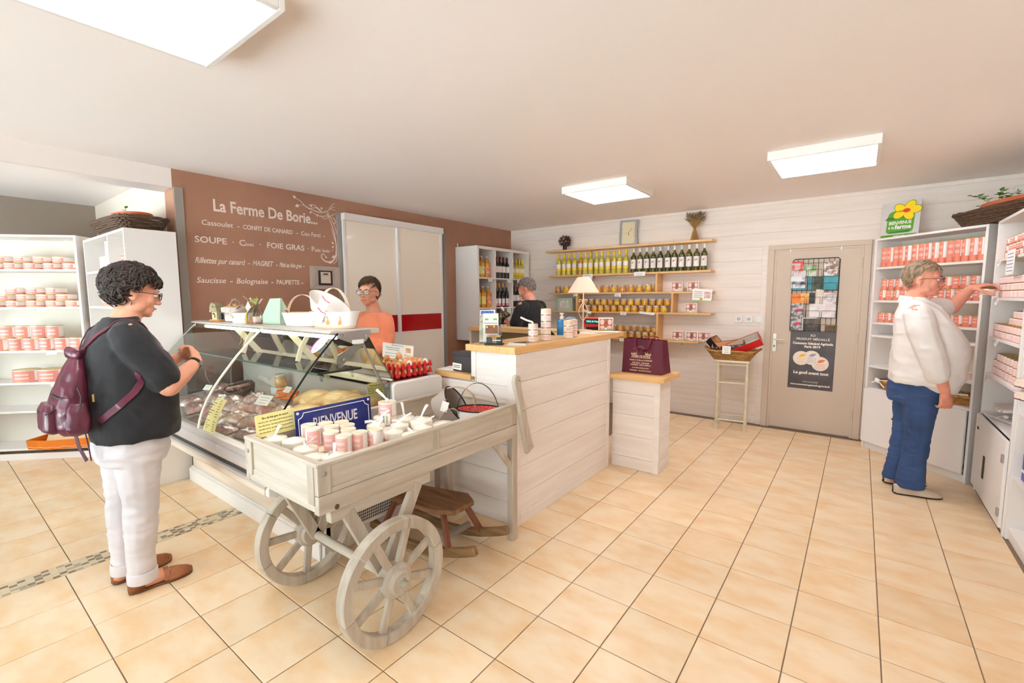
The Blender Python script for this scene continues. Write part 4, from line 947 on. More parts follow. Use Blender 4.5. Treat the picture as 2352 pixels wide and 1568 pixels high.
# tins on the counter
def stack(x, y, n, r, h, style, what, spin=0.6, dz=0.0):
    for k in range(n):
        tin(r, h, style, T(x, y, ZT+k*(h+0.0008)), '%s, %s from the counter top' % (what, ('lowest' if k == 0 else ORD[k])) if k < n-1 else what+', topmost', 'tins stacked on the counter', spin+rj.uniform(-0.1,0.1))
stack(-0.700,1.292,3,0.035,0.042,'cream','small tin in the ribboned stack of three by the leaflets',0.7)
stack(-0.688,1.437,5,0.038,0.0455,'cream','flat tin in the tallest stack on the counter',0.8)
stack(-0.648,1.690,3,0.038,0.0455,'cream','flat tin in the front stack before the red display',0.8)
stack(-0.685,1.822,3,0.038,0.0455,'cream','flat tin in the hidden stack before the red display',0.8)
rb = tag(MB().strap([(-0.700,1.292,1.30),(-0.706,1.287,1.312),(-0.735,1.26,1.325),(-0.768,1.235,1.345)],0.013,0.001,(0.6,0.2,0.8)).ball((-0.702,1.29,1.305),0.007,8).build('ribbon', m_paper), 'white ribbon tied on the small stack of three tins', 'ribbon')
# leaflets and papers lying about
for (x, y, a, w, d, c, s) in ((-0.70,1.10,0.6,0.12,0.20,m_paper,'white sheet of paper lying by the card holder'),(-0.73,1.22,0.2,0.10,0.15,mat('grey_leaflet',(120,112,112),0.5,col2=(190,180,176),scale=12),'grey printed leaflet under the small ribboned tins'),(-0.78,2.26,0.3,0.2,0.28,m_paper,'white sheet lying beside the spiral notebook'),(-0.64,2.44,0.1,0.14,0.18,m_paper,'white sheet near the far end of the counter')):
    o = MB().box(-w/2,-d/2,0,w/2,d/2,0.0015).build('paper_sheet', c, None, (x,y,ZT), a); tag(o, s, 'paper')
# hand sanitiser
hs = thing('soap_dispenser', 'blue pump bottle of hand gel behind the tins on the counter', 'pump bottle', (-0.85,1.93,ZT), 0.6)
MB().lathe([(0.03,0),(0.032,0.004),(0.032,0.115),(0.028,0.122),(0.014,0.128)],18,sx=1.25,sy=0.85).build('bottle', mat('blue_gel', (24,128,196), 0.15, coat=0.5), hs)
MB().lathe([(0.016,0.126),(0.018,0.128),(0.018,0.15),(0.009,0.154),(0.008,0.172),(0.0001,0.174)],14).build('pump', m_white, hs)
MB().box(-0.02,-0.009,0.168,0.016,0.009,0.18).build('spout', m_white, hs, bevel=0.003)
td = thing('tape_dispenser', 'pale blue round tape roll beside the blue pump bottle', 'tape', (-0.84,2.06,ZT), 0.9)
MB().lathe([(0.032,-0.018),(0.06,-0.018),(0.06,0.018),(0.032,0.018)],28,closed=True).xf(Matrix.Translation((0,0,0.085)) @ Matrix.Rotation(PI/2,4,'X')).build('roll', mat('pale_blue_plastic', (158,186,222), 0.35), td)
MB().box(-0.07,-0.03,0,0.07,0.03,0.026).build('base', m_darkgrey, td, bevel=0.004)
# lamp
lp = thing('table_lamp', 'table lamp with a pale cone shade and a scrolled cream stem', 'lamp', (-0.905,2.40,ZT))
m_stem = mat('cream_iron', (236,214,188), 0.5)
m_shade = mat('lamp_shade_cloth', (236,204,182), 0.8, emit=(1.0,0.70,0.48), estr=0.12)
MB().lathe([(0.144,0.352),(0.056,0.492),(0.054,0.492),(0.142,0.352)],40,closed=True).build('lamp_shade', m_shade, lp)
MB().lathe([(0.085,0),(0.085,0.008),(0.03,0.014),(0.0001,0.016)],24).build('foot', m_stem, lp)
MB().cyl((0,0,0.01),(0,0,0.40),0.0055,n=10).build('stem', m_stem, lp)
for k in range(4):
    a = PI/2*k+0.5; c, s_ = math.cos(a), math.sin(a); pts = []
    for t in [i/14 for i in range(15)]:
        z = 0.10+0.16*t; r = 0.006+0.034*math.sin(PI*min(1,t*1.02))**0.9; pts.append((r*c, r*s_, z))
    for t in [i/12 for i in range(13)]:
        an = -0.6+5.2*t; rr = 0.017*(1-0.5*t); pts.append(((0.026-rr*math.cos(an))*c, (0.026-rr*math.cos(an))*s_, 0.275+rr*math.sin(an)))
    MB().tube(pts, 0.0032, 6).build('scroll', m_stem, lp)
MB().ball((0,0,0.42),(0.025,0.025,0.032),12).build('bulb', mat('lamp_bulb', (255,240,220), 0.4, emit=(1.0,0.76,0.5), estr=14.0), lp)
# till display, gift box, notebook
rd = thing('till_display', 'red customer display of the till with green digits', 'till display', (-0.90,2.585,ZT), math.radians(33))
MB().box(-0.06,-0.03,0,0.07,0.05,0.03).build('base', m_black, rd, bevel=0.004)
MB().prism([(-0.045,0.028),(0.03,0.028),(0.035,0.118),(-0.015,0.118)], lambda a,b,t: (t,a,b), -0.088, 0.088).build('housing', mat('till_red', (168,34,36), 0.35), rd, bevel=0.008)
MB().prism([(-0.0375,0.060),(-0.0365,0.060),(-0.022,0.104),(-0.023,0.104)], lambda a,b,t: (t,a,b), -0.078, 0.066).build('screen', m_black, rd)
dg_ = text('digits', 'TOTAL 26 A Payer', 0.026, mat('green_digit', (60,200,170), 0.5, emit=(0.15,0.9,0.7), estr=1.2), (0,0,0), (1,0,0), (0,0,1), None, 'CENTER', 0.0003, 0.0004, width=0.12)
dg_.parent = rd; dg_.matrix_basis = Matrix.Translation((-0.006,-0.0345,0.073)) @ Matrix.Rotation(PI/2-0.32,4,'X')
gift_box(T(-0.775,2.60,ZT,math.radians(30)), 'gift box printed with pink tins beside the red till display', 'gift boxes on the wall shelves')
nb = thing('notebook', 'white spiral notebook lying on the far end of the counter', 'notebook', (-0.66,2.30,ZT), math.radians(49))
MB().box(-0.10,-0.06,0,0.10,0.06,0.009).build('pages', m_paper, nb, bevel=0.001)
sp = MB()
for k in range(22): sp.tube([(-0.094+k*0.009+0.0,-0.06+0.006*math.cos(t),0.006+0.006*math.sin(t)) for t in [i*0.9 for i in range(8)]],0.0009,5)
spo = sp.build('spiral', m_alu_dark, nb); spo['kind'] = 'stuff'
bx = tag(MB().prism([(-0.05,0),(0.05,0),(0.0,0.05)], lambda a,b,t: (a,t,b), -0.03, 0.03).build('desk_stand', m_black, None, (-0.93,1.86,ZT), 0.6), 'small black wedge stand lying behind the tall tin stack', 'stand')
# black cash box and papers on the low worktop
cb = thing('cash_box', 'dark grey box file with a white label on the low worktop', 'box', (-1.075,1.06,0.966))
MB().box(-0.09,-0.10,0,0.09,0.14,0.115).build('body', m_darkgrey, cb, bevel=0.006)
MB().box(-0.092,-0.102,0.112,0.092,0.142,0.138).build('lid', m_darkgrey, cb, bevel=0.006)
MB().obox((-0.045,-0.1025,0.035),(0.085,0.003,0.045),Matrix.Rotation(0.06,3,'Y')).build('label', m_paper, cb)
for z in (0.042, 0.03): MB().box(-0.078,-0.1045,z-0.002,-0.015,-0.1038,z+0.002).build('printed_line', m_ink_black, cb)
for k in range(3): tag(MB().box(-0.09,-0.07,0,0.09,0.07,0.002).build('paper_sheet', m_paper, None, (-1.235+0.01*k,1.02+0.012*k,0.9655+0.0022*k), 0.15*k), 'sheet of white paper by the dark box file, '+['lowest','middle','topmost'][k], 'paper')
# ------------------------------------------------------------------ burgundy shopping bag
bg_ = thing('shopping_bag', 'burgundy shopping bag with printed farm logo on the low counter', 'bag', (-0.352,2.432,0.826))
m_bag = mat('burgundy_nonwoven', (104,24,48), 0.55, col2=(92,20,42), scale=80, bump=0.1, bscale=300)
w, d, h = 0.178, 0.19, 0.295
V = [(-w,0,0),(w,0,0),(w+0.012,d,0),(-w,d,0),(-w+0.006,0.018,h),(w-0.008,0.018,h-0.006),(w-0.012,d-0.04,h-0.01),(-w+0.006,d-0.04,h)]
bb = MB().add(V, [(0,3,2,1),(0,1,5,4),(2,3,7,6),(3,0,4,7)])
bb.add([V[1],V[2],V[6],V[5],((V[1][0]+V[2][0])/2-0.012,d/2,0.02),((V[5][0]+V[6][0])/2-0.03,d/2-0.01,h-0.004)],[(0,4,5,3),(4,1,2,5),(0,1,4)])
bo = bb.build('body', m_bag, bg_, smooth=0); sm = bo.modifiers.new('thick','SOLIDIFY'); sm.thickness = 0.003
MB().add([(-w+0.006,0.014,h-0.032),(w-0.008,0.014,h-0.038),(w-0.008,0.0145,h-0.004),(-w+0.006,0.0145,h+0.001)],[(0,1,2,3)]).build('hem', m_bag, bg_)
m_hand = mat('burgundy_strap', (112,26,52), 0.5)
for yy, dy in ((0.004,-1),(d-0.02,1)):
    pts = [(-0.075,yy+0.006,h-0.03),(-0.073,yy,h-0.015),(-0.07,yy+0.01,h+0.008)] + ([(-0.062,yy-0.012,h-0.03),(-0.05,yy-0.016,h-0.08),(-0.02,yy-0.02,h-0.115),(0.015,yy-0.02,h-0.105),(0.055,yy-0.018,h-0.07),(0.07,yy-0.01,h-0.02)] if dy < 0 else [(-0.04,yy-0.02,h+0.02),(0.0,yy-0.05,h+0.01),(0.04,yy-0.03,h+0.02)]) + [(0.075,yy+0.008,h+0.006),(0.078,yy+0.004,h-0.02)]
    MB().strap(pts, 0.024, 0.0025, (0.75,0,0.65) if dy < 0 else (0,1,0.2)).build('handle', m_hand, bg_)
m_pr = mat('bag_print_beige', (232,206,170), 0.6)
def bagt(s, z, size, width, bold=0.0):
    yy = 0.018*z/h
    o = text('printed_text', s, size, m_pr, (0,0,0), (1,0,0), (0,0,1), None, 'CENTER', 0.0003, bold, width=width)
    o.parent = bg_; o.matrix_basis = Matrix.Translation((-0.01,yy-0.0035,z)) @ Matrix.Rotation(PI/2-0.06,4,'X')
bagt('FERME DE BORIE',0.138,0.026,0.165,0.0006); bagt('Isabelle & Guillaume LAVERGNE',0.108,0.017,0.20,0.0004)
bagt('FOIE GRAS - VOLAILLES',0.084,0.017,0.15,0.0004); bagt('FERMIERES - BŒUF AUBRAC',0.066,0.017,0.18,0.0004); bagt('www.lafermedeborie.com',0.042,0.016,0.15,0.0004); bagt('46300 Miers - Tél. 05 65 33 63 61',0.018,0.016,0.19,0.0004)
def bq(fn): return lambda a,b,t: (a-0.01, 0.018*b/h-0.0036+t, b)
MB().prism([(-0.09,0.132),(0.09,0.132),(0.09,0.1345),(-0.09,0.1345)], bq(0), -0.0003, 0.0003).build('printed_rule', m_pr, bg_)
for x0, x1, sg in ((-0.09,-0.035,1),(0.035,0.09,-1)):
    n = 6; pts = [(x0,0.16)]+[p for k in range(n) for p in ((x0+(x1-x0)*(k+0.2)/n,0.165),(x0+(x1-x0)*(k+0.55)/n,0.172+0.014*random.Random(k).random()+(0.006 if (k > 2) == (sg > 0) else 0)),(x0+(x1-x0)*(k+0.9)/n,0.165))]+[(x1,0.16)]
    MB().prism(pts, bq(0), -0.0003, 0.0003).build('printed_trees', m_pr, bg_)
MB().tube([(0.038*math.cos(t)-0.005-0.01,0.018*0.19/h-0.0038,0.195+0.038*math.sin(t)) for t in [i*PI/12-0.5 for i in range(17)]],0.0014,5).build('printed_ring', m_pr, bg_)
MB().tube([(-0.06+0.014*math.cos(t)*(1 if t < 3 else 1.1),0.018*0.21/h-0.0038,0.215+0.012*math.sin(t)) for t in [i*0.5 for i in range(9)]]+[(-0.036,0.018*0.19/h-0.0038,0.185)],0.0013,5).build('printed_duck', m_pr, bg_)
MB().ball((0.02,0.018*0.2/h-0.0038,0.20),(0.012,0.0004,0.007),10).build('printed_duck', m_pr, bg_)
# ------------------------------------------------------------------ stool, basket and gift cartons by the wall
sl = thing('bamboo_stool', 'tall cream bamboo stool against the plank wall', 'stool', (0.02,4.21,0), math.radians(8))
m_bam = mat('cream_bamboo', (226,216,194), 0.5, col2=(212,200,174), scale=8, bump=0.1)
def bam(p, q, r, nm): 
    p, q = Vector(p), Vector(q); n = max(3, int((q-p).length/0.18)); pts = []; rs = []
    for k in range(n):
        for f, s_ in ((0.0,1.0),(0.9,0.97),(0.96,1.13)): 
            pts.append(p.lerp(q,(k+f)/n)); rs.append(r*s_)
    pts.append(q); rs.append(r); MB().tube(pts, rs, 10).build(nm, m_bam, sl)
for x in (-0.145,0.145):
    for y in (-0.125,0.125): bam((x,y,0),(x,y,0.755),0.0165,'leg')
    for z in (0.10,0.53,0.735): bam((x,-0.125,z),(x,0.125,z),0.010,'rung')
for y in (-0.125,0.125):
    for z in (0.11,0.53,0.735): bam((-0.145,y,z),(0.145,y,z),0.010,'rung')
MB().box(-0.17,-0.15,0.755,0.17,0.15,0.782).build('seat', m_bam, sl, bevel=0.01)
m_wick = mat('wicker_honey', (188,140,74), 0.6, col2=(150,104,50), scale=40, bump=0.5, bscale=90)
m_wick_dark = mat('wicker_dark', (94,68,48), 0.7, col2=(62,44,32), scale=40, bump=0.5, bscale=90)
def basket(name, label, cat, M, top, bot, h, mt, rows=9, oval=False, handles=False, rim=0.012, inner=None, group=None):
    """woven basket: rows of strands wound round stakes, leaning walls"""
    t = thing(name, label, cat, group=group); t.matrix_world = M
    def ring(a, b, n=48, e=0.16):
        out = []
        for k in range(n):
            an = 2*PI*k/n; c, s_ = math.cos(an), math.sin(an)
            if oval: out.append((a*c, b*s_))
            else: out.append((a*math.copysign(abs(c)**e if abs(c) > 0 else 0, c), b*math.copysign(abs(s_)**e if abs(s_) > 0 else 0, s_)))
        return out
    e = 0.3
    wv = MB(); n = 64
    for k in range(rows):
        f = (k+0.5)/rows; a = bot[0]+(top[0]-bot[0])*f; b = bot[1]+(top[1]-bot[1])*f; z = h*f
        pts = ring(a, b, n, e); rr = h/rows*0.56
        wv.tube([(x*(1+0.018*math.cos(PI*(j//2)+PI*k)), y*(1+0.018*math.cos(PI*(j//2)+PI*k)), z) for j, (x, y) in enumerate(pts)], rr, 6, closed=True)
    wo = wv.build('woven_wall', mt, t)
    r2_ = ring(top[0], top[1], n, e)
    MB().tube([(x, y, h+0.004*math.sin(j*1.6)) for j, (x, y) in enumerate(r2_)], rim, 8, closed=True).build('rim', mt, t)
    rb_ = ring(bot[0], bot[1], n, e); MB().prism(rb_, lambda a, b, q: (a, b, q), 0.001, 0.008).build('base', mt, t)
    if handles:
        for sg in (-1, 1): MB().tube([(sg*top[0],-0.05,h),(sg*(top[0]+0.035),-0.03,h+0.025),(sg*(top[0]+0.04),0.0,h+0.03),(sg*(top[0]+0.035),0.03,h+0.025),(sg*top[0],0.05,h)],0.011,8).build('handle', mt, t)
    return t
basket('wicker_basket', 'honey wicker basket with empty cartons on the bamboo stool', 'basket', T(0.005,4.215,0.783,math.radians(6)), (0.245,0.165), (0.175,0.125), 0.10, m_wick, 8, handles=True)
def carton(name, label, M, L, W, H, mo, mi, stripe=None):
    t = thing(name, label, 'carton'); t.matrix_world = M; k = 0.004
    for nm, a in (('bottom',(-L/2,-W/2,0,L/2,W/2,k)),('side',(-L/2,-W/2,k,L/2,-W/2+k,H)),('side',(-L/2,W/2-k,k,L/2,W/2,H)),('end',(-L/2,-W/2+k,k,-L/2+k,W/2-k,H)),('end',(L/2-k,-W/2+k,k,L/2,W/2-k,H))): MB().box(*a).build(nm, mo, t)
    MB().box(-L/2+k,-W/2+k,k,L/2-k,W/2-k,k+0.002).build('lining', mi, t)
    for a in ((-L/2+k,-W/2+k,k+0.002,L/2-k,-W/2+k+0.001,H-0.004),(-L/2+k,W/2-k-0.001,k+0.002,L/2-k,W/2-k,H-0.004),(-L/2+k,-W/2+k,k,-L/2+k+0.001,W/2-k,H-0.004),(L/2-k-0.001,-W/2+k,k,L/2-k,W/2-k,H-0.004)): MB().box(*a).build('lining', mi, t)
    if stripe: MB().box(-L/2,-W/2-0.0008,H*0.72,L/2,-W/2,H*0.95).build('printed_band', stripe, t)
    return t
carton('gift_tray', 'long grey carton with a peach lining lying across the wicker basket', T(-0.02,4.16,0.90,0.12,0.42,-0.20), 0.33,0.13,0.075, mat('grey_carton',(96,96,90),0.6), mat('peach_lining',(226,172,124),0.7), mat('confetti_print',(60,60,60),0.6,col2=(220,160,150),scale=60,ramp=(0.5,0.55)))
carton('gift_tray', 'black carton tipped up at the left of the wicker basket', T(-0.185,4.22,0.905,-0.4,0.2,0.85), 0.20,0.12,0.08, m_black, MATS['peach_lining'])
carton('gift_tray', 'bright red ribbed carton leaning at the right of the wicker basket', T(0.155,4.16,0.93,0.35,0.55,-0.55), 0.34,0.14,0.09, mat('red_carton',(204,28,32),0.4,bump=0.4,bscale=6,bstretch=(1,1,40)), mat('grey_lining',(214,206,192),0.7))
price_tag(T(-0.02,4.035,0.90,0.05,-0.15), 0.085, 0.085, 'square white card hung on the front of the wicker basket', 'price tags by the stool', 3)
# ------------------------------------------------------------------ switches on the plank wall
for x, c, s in ((-0.004,mat('grey_switch',(176,166,162),0.4),'grey wall switch left of the socket'),(0.102,m_white,'white wall socket between two switches'),(0.208,m_white,'white wall switch next to the door')):
    t = thing('wall_switch', s, 'switch', (x,YB-0.0005,1.222))
    MB().box(-0.041,-0.010,-0.041,0.041,0,0.041).build('plate', m_white, t, bevel=0.004)
    if 'socket' in s:
        MB().cyl((0,-0.0115,0),(0,-0.0095,0),0.022,n=20).build('socket_well', mat('socket_grey',(206,202,196),0.5), t)
        for q in (-0.008,0.008): MB().cyl((q,-0.0125,0),(q,-0.0113,0),0.003,n=8).build('contact_hole', m_black, t)
    else: MB().box(-0.027,-0.0145,-0.025,0.027,-0.0095,0.025).build('rocker', c, t, bevel=0.002)
# ------------------------------------------------------------------ goods in the hand cart
m_wrap = mat('paper_wrap', (248,242,226), 0.35, coat=0.3)
g = 'tins in the hand cart'
ZF = 0.696
def wrapped(x, y, z, r, h, style, label, spin, tail=None, tagged=None, cat='tin'):
    """tin under a cream paper cap gathered and tied with white ribbon"""
    t = thing('wrapped_tin', label, cat, (x, y, z), spin, group=g)
    k = (r, h, style)
    if k not in TM: TM[k] = tin_mesh(r, h, style)
    link('tin_body', TM[k], t)
    MB().lathe([(r*1.03,h*0.80),(r*1.05,h*0.97),(r*0.99,h*1.03),(r*0.5,h*1.05),(0.012,h*1.10),(0.0001,h*1.12)],22).build('paper_cap', m_wrap, t, smooth=1.2)
    if tail:
        a, l = tail; c, s_ = math.cos(a-spin), math.sin(a-spin); zt = h*1.10
        MB().ball((0,0,zt),(0.009,0.009,0.008),8).build('knot', m_paper, t)
        MB().strap([(0,0,zt),(c*l*0.35,s_*l*0.35,zt+l*0.35),(c*l*0.75,s_*l*0.75,zt+l*0.62),(c*l,s_*l,zt+l*0.72)],[0.008,0.011,0.015,0.017],0.0012,(-s_,c,0.3)).build('ribbon', m_paper, t)
        MB().strap([(0,0,zt),(-c*l*0.3-s_*0.01,-s_*l*0.3+c*0.01,zt+0.006),(-c*l*0.7-s_*0.02,-s_*l*0.7+c*0.02,zt+0.002)],[0.008,0.012,0.015],0.0012,(0,0,1)).build('ribbon', m_paper, t)
    if tagged is not None:
        a = tagged-spin; c, s_ = math.cos(a), math.sin(a)
        q = MB().box(-0.019,-0.0009,-0.026,0.019,0.0009,0.026); q.xf(Matrix.Translation((c*(r+0.006),s_*(r+0.006),h*0.62)) @ Matrix.Rotation(a+PI/2,4,'Z') @ Matrix.Rotation(-0.12,4,'X'))
        to = q.build('hang_tag', m_paper, t)
        for kx, mt_ in ((-0.010,mat('tag_lilac',(150,142,190),0.7)),(0.004,mat('tag_green',(150,190,90),0.7))):
            q = MB().box(kx-0.003,-0.0014,-0.018,kx+0.003,-0.0008,0.016); q.xf(Matrix.Translation((c*(r+0.006),s_*(r+0.006),h*0.62)) @ Matrix.Rotation(a+PI/2,4,'Z') @ Matrix.Rotation(-0.12,4,'X')); q.build('printed_text', mt_, t)
    return t
# lower layer of plain tins that carries the upright ones
base = [(-1.02,-0.20),(-0.93,-0.17),(-0.85,-0.13),(-0.95,-0.26),(-0.86,-0.22),(-0.77,-0.17),(-0.80,-0.265),(-0.70,-0.215),(-0.62,-0.265),(-0.62,-0.165),(-0.53,-0.22),(-0.535,-0.13),(-0.72,-0.12)]
for i, (x, y) in enumerate(base): tin(0.043, 0.106, 'flat_c', T(x, y, ZF), 'tin in the bottom layer of the cart pile, '+nth(i, len(base)), g, rj.uniform(0,6))
tall = [(-0.945,-0.240),(-0.905,-0.175),(-0.865,-0.115),(-0.865,-0.262),(-0.830,-0.190),(-0.795,-0.130),(-0.750,-0.240),(-0.725,-0.170),(-0.655,-0.238),(-0.645,-0.165),(-0.625,-0.095)]
wt = ['far left','second from left at the back','middle of the back row','left with the shiny lid','centre left','right of the back row','front centre','centre','nearest the cart side','right behind the nearest','far right near the ribbon']
for i, (x, y) in enumerate(tall): tin(0.0345, 0.083, 'block_c' if i % 3 != 1 else 'flat_c', T(x, y, ZF+0.1065), 'upright pink tin before the blue sign, '+wt[i], g, math.radians(34)+(0.5 if i in (0, 3) else rj.uniform(-0.25,0.25)))
# wrapped tins round them
wl_ = [(-1.015,-0.365,0.050,0.105,2.2,0.05,-0.9,'at the cart corner below the yellow card'),(-0.905,-0.335,0.048,0.108,0.6,None,0.9,'second from the cart corner'),(-0.765,-0.355,0.050,0.104,0.2,0.05,None,'in the front row by the end board'),(-0.645,-0.385,0.048,0.100,0.4,None,-0.6,'nearest corner of the cart, left one'),(-0.575,-0.335,0.048,0.106,2.5,0.04,-1.0,'nearest corner of the cart, right one'),(-0.54,-0.285,0.04,0.10,1.0,None,None,'squeezed against the near side board'),
       (-0.64,0.02,0.043,0.112,1.4,0.06,-0.7,'with a hanging tag right of the upright tins'),(-0.555,0.06,0.046,0.104,0.3,0.05,None,'low one beside the near side board'),(-0.78,0.02,0.043,0.12,1.2,0.07,None,'with an upright ribbon before the blue sign'),(-0.70,-0.03,0.04,0.115,2.0,0.05,None,'behind the nearest upright tins'),
       (-0.80,0.215,0.055,0.112,2.6,0.075,-0.9,'left one beside the white cloth baskets'),(-0.675,0.225,0.056,0.118,1.9,0.07,None,'big one topped with a ribbon loop'),(-0.725,0.125,0.045,0.108,0.8,0.06,None,'behind the tall stack of tins'),(-0.60,0.17,0.045,0.106,0.5,0.06,-0.8,'with a white card hanging over the side'),(-0.92,0.16,0.042,0.11,1.0,None,None,'at the back behind the tall stack')]
for i, (x, y, r, h, sp_, ln, tg, s) in enumerate(wl_): wrapped(x, y, ZF, r, h+0.034, 'flat_c' if i % 2 else 'block_c', 'paper-capped tin, '+s, 0.5, (sp_, ln) if ln else None, tg)
wrapped(-0.60,0.31,ZF,0.058,0.125,'block_c','paper-capped tin, farthest one lying low beside the red basket',0.3,None,None)
# tall ribboned stack of three
sx_, sy_ = -0.835, 0.135
for k in range(3): tin(0.046, 0.075, 'block_c', T(sx_, sy_, ZF+0.02+k*0.0757), 'tin in the tall ribboned stack in the cart, '+['lowest','middle','topmost'][k], g, math.radians(30))
tag(MB().box(-0.05,-0.05,0,0.05,0.05,0.0195).build('carton_pad', m_paper, None, (sx_,sy_,ZF)), 'white pad under the tall ribboned stack of tins', 'pad')
rs = thing('gift_ribbon', 'white ribbon with hanging tag on the tall stack of tins', 'ribbon', (sx_,sy_,ZF+0.248))
MB().ball((0,0,0.006),0.009,8).build('knot', m_paper, rs)
MB().strap([(0,0,0.006),(-0.02,-0.012,0.03),(-0.048,-0.03,0.06)],[0.008,0.012,0.015],0.0012,(0.5,0.8,0.2)).build('ribbon', m_paper, rs)
MB().tube([(0.0,0,0.0),(0.035,-0.035,-0.002),(0.037,-0.037,-0.06)],0.0009,5).build('string', m_paper, rs)
q = MB().box(-0.022,-0.0009,-0.03,0.022,0.0009,0.03); q.xf(Matrix.Translation((0.036,-0.038,-0.085)) @ Matrix.Rotation(math.radians(43),4,'Z')); q.build('hang_tag', m_paper, rs)
for kx, mt_ in ((-0.011,MATS['tag_lilac']),(0.005,MATS['tag_green'])):
    q = MB().box(kx-0.003,-0.0015,-0.02,kx+0.003,-0.0008,0.018); q.xf(Matrix.Translation((0.036,-0.038,-0.085)) @ Matrix.Rotation(math.radians(43),4,'Z')); q.build('printed_text', mt_, rs)
# blue enamel sign
sg = thing('enamel_sign', 'dark blue enamel sign reading BIENVENUE standing in the cart', 'sign', (-1.02,-0.045,ZF+0.002), rot=(0,0,PI/2))
m_blue = mat('sign_blue', (30,42,122), 0.2, coat=0.5); m_sgw = mat('sign_white', (236,234,240), 0.3)
lean = Matrix.Rotation(-0.06,4,'X')
def sgp(m, name, mt): m.xf(lean); return m.build(name, mt, sg)
W2, H2 = 0.215, 0.24
sgp(MB().box(-W2,-0.002,0,W2,0.002,H2), 'plate', m_blue)
ln_ = [(-W2+0.042,-0.0025,H2-0.016),(W2-0.042,-0.0025,H2-0.016)]+[(W2-0.016-0.026*math.cos(t),-0.0025,H2-0.016-0.026*math.sin(t)) for t in [0.15*k for k in range(1,10)]]+[(W2-0.016,-0.0025,H2-0.042),(W2-0.016,-0.0025,0.042),(W2-0.042,-0.0025,0.016),(-W2+0.042,-0.0025,0.016),(-W2+0.016,-0.0025,0.042),(-W2+0.016,-0.0025,H2-0.042)]+[(-W2+0.016+0.026*math.sin(t),-0.0025,H2-0.016-0.026*math.cos(t)) for t in [0.15*k for k in range(1,10)]]
sgp(MB().tube(ln_,0.0022,5,closed=True), 'border_line', m_sgw)
for x, z in ((-W2+0.014,H2-0.014),(W2-0.014,H2-0.014),(-W2+0.014,0.014),(W2-0.014,0.014)): sgp(MB().cyl((x,-0.0035,z),(x,-0.0015,z),0.007,n=14), 'rivet', m_sgw)
o = text('lettering', 'BIENVENUE', 0.078, m_sgw, (0,0,0), (1,0,0), (0,0,1), None, 'CENTER', 0.0004, 0.0012, width=0.25); o.parent = sg; o.matrix_basis = lean @ Matrix.Translation((0.0,-0.0028,0.135)) @ Matrix.Rotation(PI/2,4,'X')
# yellow price cards
def yellow_card(M, w, h, title, lines, label, cols=1, r=0.008):
    t = thing('price_card', label, 'price card', group='yellow price cards'); t.matrix_world = M
    pts = [(cx_+r*math.cos(a), cz_+r*math.sin(a)) for cx_, cz_, a0 in ((w/2-r,r,-PI/2),(w/2-r,h-r,0),(-w/2+r,h-r,PI/2),(-w/2+r,r,PI)) for a in [a0+PI/8*k for k in range(5)]]
    MB().prism(pts, lambda a,b,q: (a,q,b), -0.0008, 0.0008).build('card', m_yellow_card, t)
    m_ol = mat('olive_ink', (120,112,52), 0.8)
    if title:
        o = text('printed_title', title, h*0.13, m_ol, (0,0,0), (1,0,0), (0,0,1), None, 'CENTER', 0.0002, 0.0003, width=w*0.66); o.parent = t; o.matrix_basis = Matrix.Translation((0,-0.0011,h*0.78)) @ Matrix.Rotation(PI/2,4,'X')
    for k, s in enumerate(lines):
        o = text('printed_text', s, h*0.085, m_ol, (0,0,0), (1,0,0), (0,0,1), None, 'CENTER', 0.0002, 0.0001, width=w*0.86); o.parent = t; o.matrix_basis = Matrix.Translation((0,-0.0011,h*(0.62-0.155*k))) @ Matrix.Rotation(PI/2,4,'X')
    return t
yellow_card(Matrix.Translation((-1.055,-0.335,0.843)) @ Matrix.Rotation(PI/2,4,'Z') @ Matrix.Rotation(-0.12,4,'X') @ Matrix.Rotation(-0.02,4,'Y'), 0.185, 0.105, 'Bloc de foie gras de canard', ['boîte 65 g 1 pers.  les 2 boîtes 15.00 € au lieu de 16.00 €','boîte 130 g 2/3 pers.  les 2 boîtes 26.00 € au lieu de 28.00 €','boîte 200 g 4/5 pers.  les 2 boîtes 36.00 € au lieu de 38.00 €','boîte 320 g 6/8 pers.  les 2 boîtes 58.00 € au lieu de 60.00 €'], 'yellow price card for foie gras at the cart corner')
yellow_card(Matrix.Translation((-1.205,0.335,0.878)) @ Matrix.Rotation(PI/2-0.1,4,'Z') @ Matrix.Rotation(-0.05,4,'X'), 0.112, 0.092, 'Pâté de foie de canard', ['boîte 65 g   4.50 € la boîte','boîte 130 g   6.80 € la boîte','boîte 200 g   8.90 € la boîte'], 'yellow price card behind the tall ribboned tins')
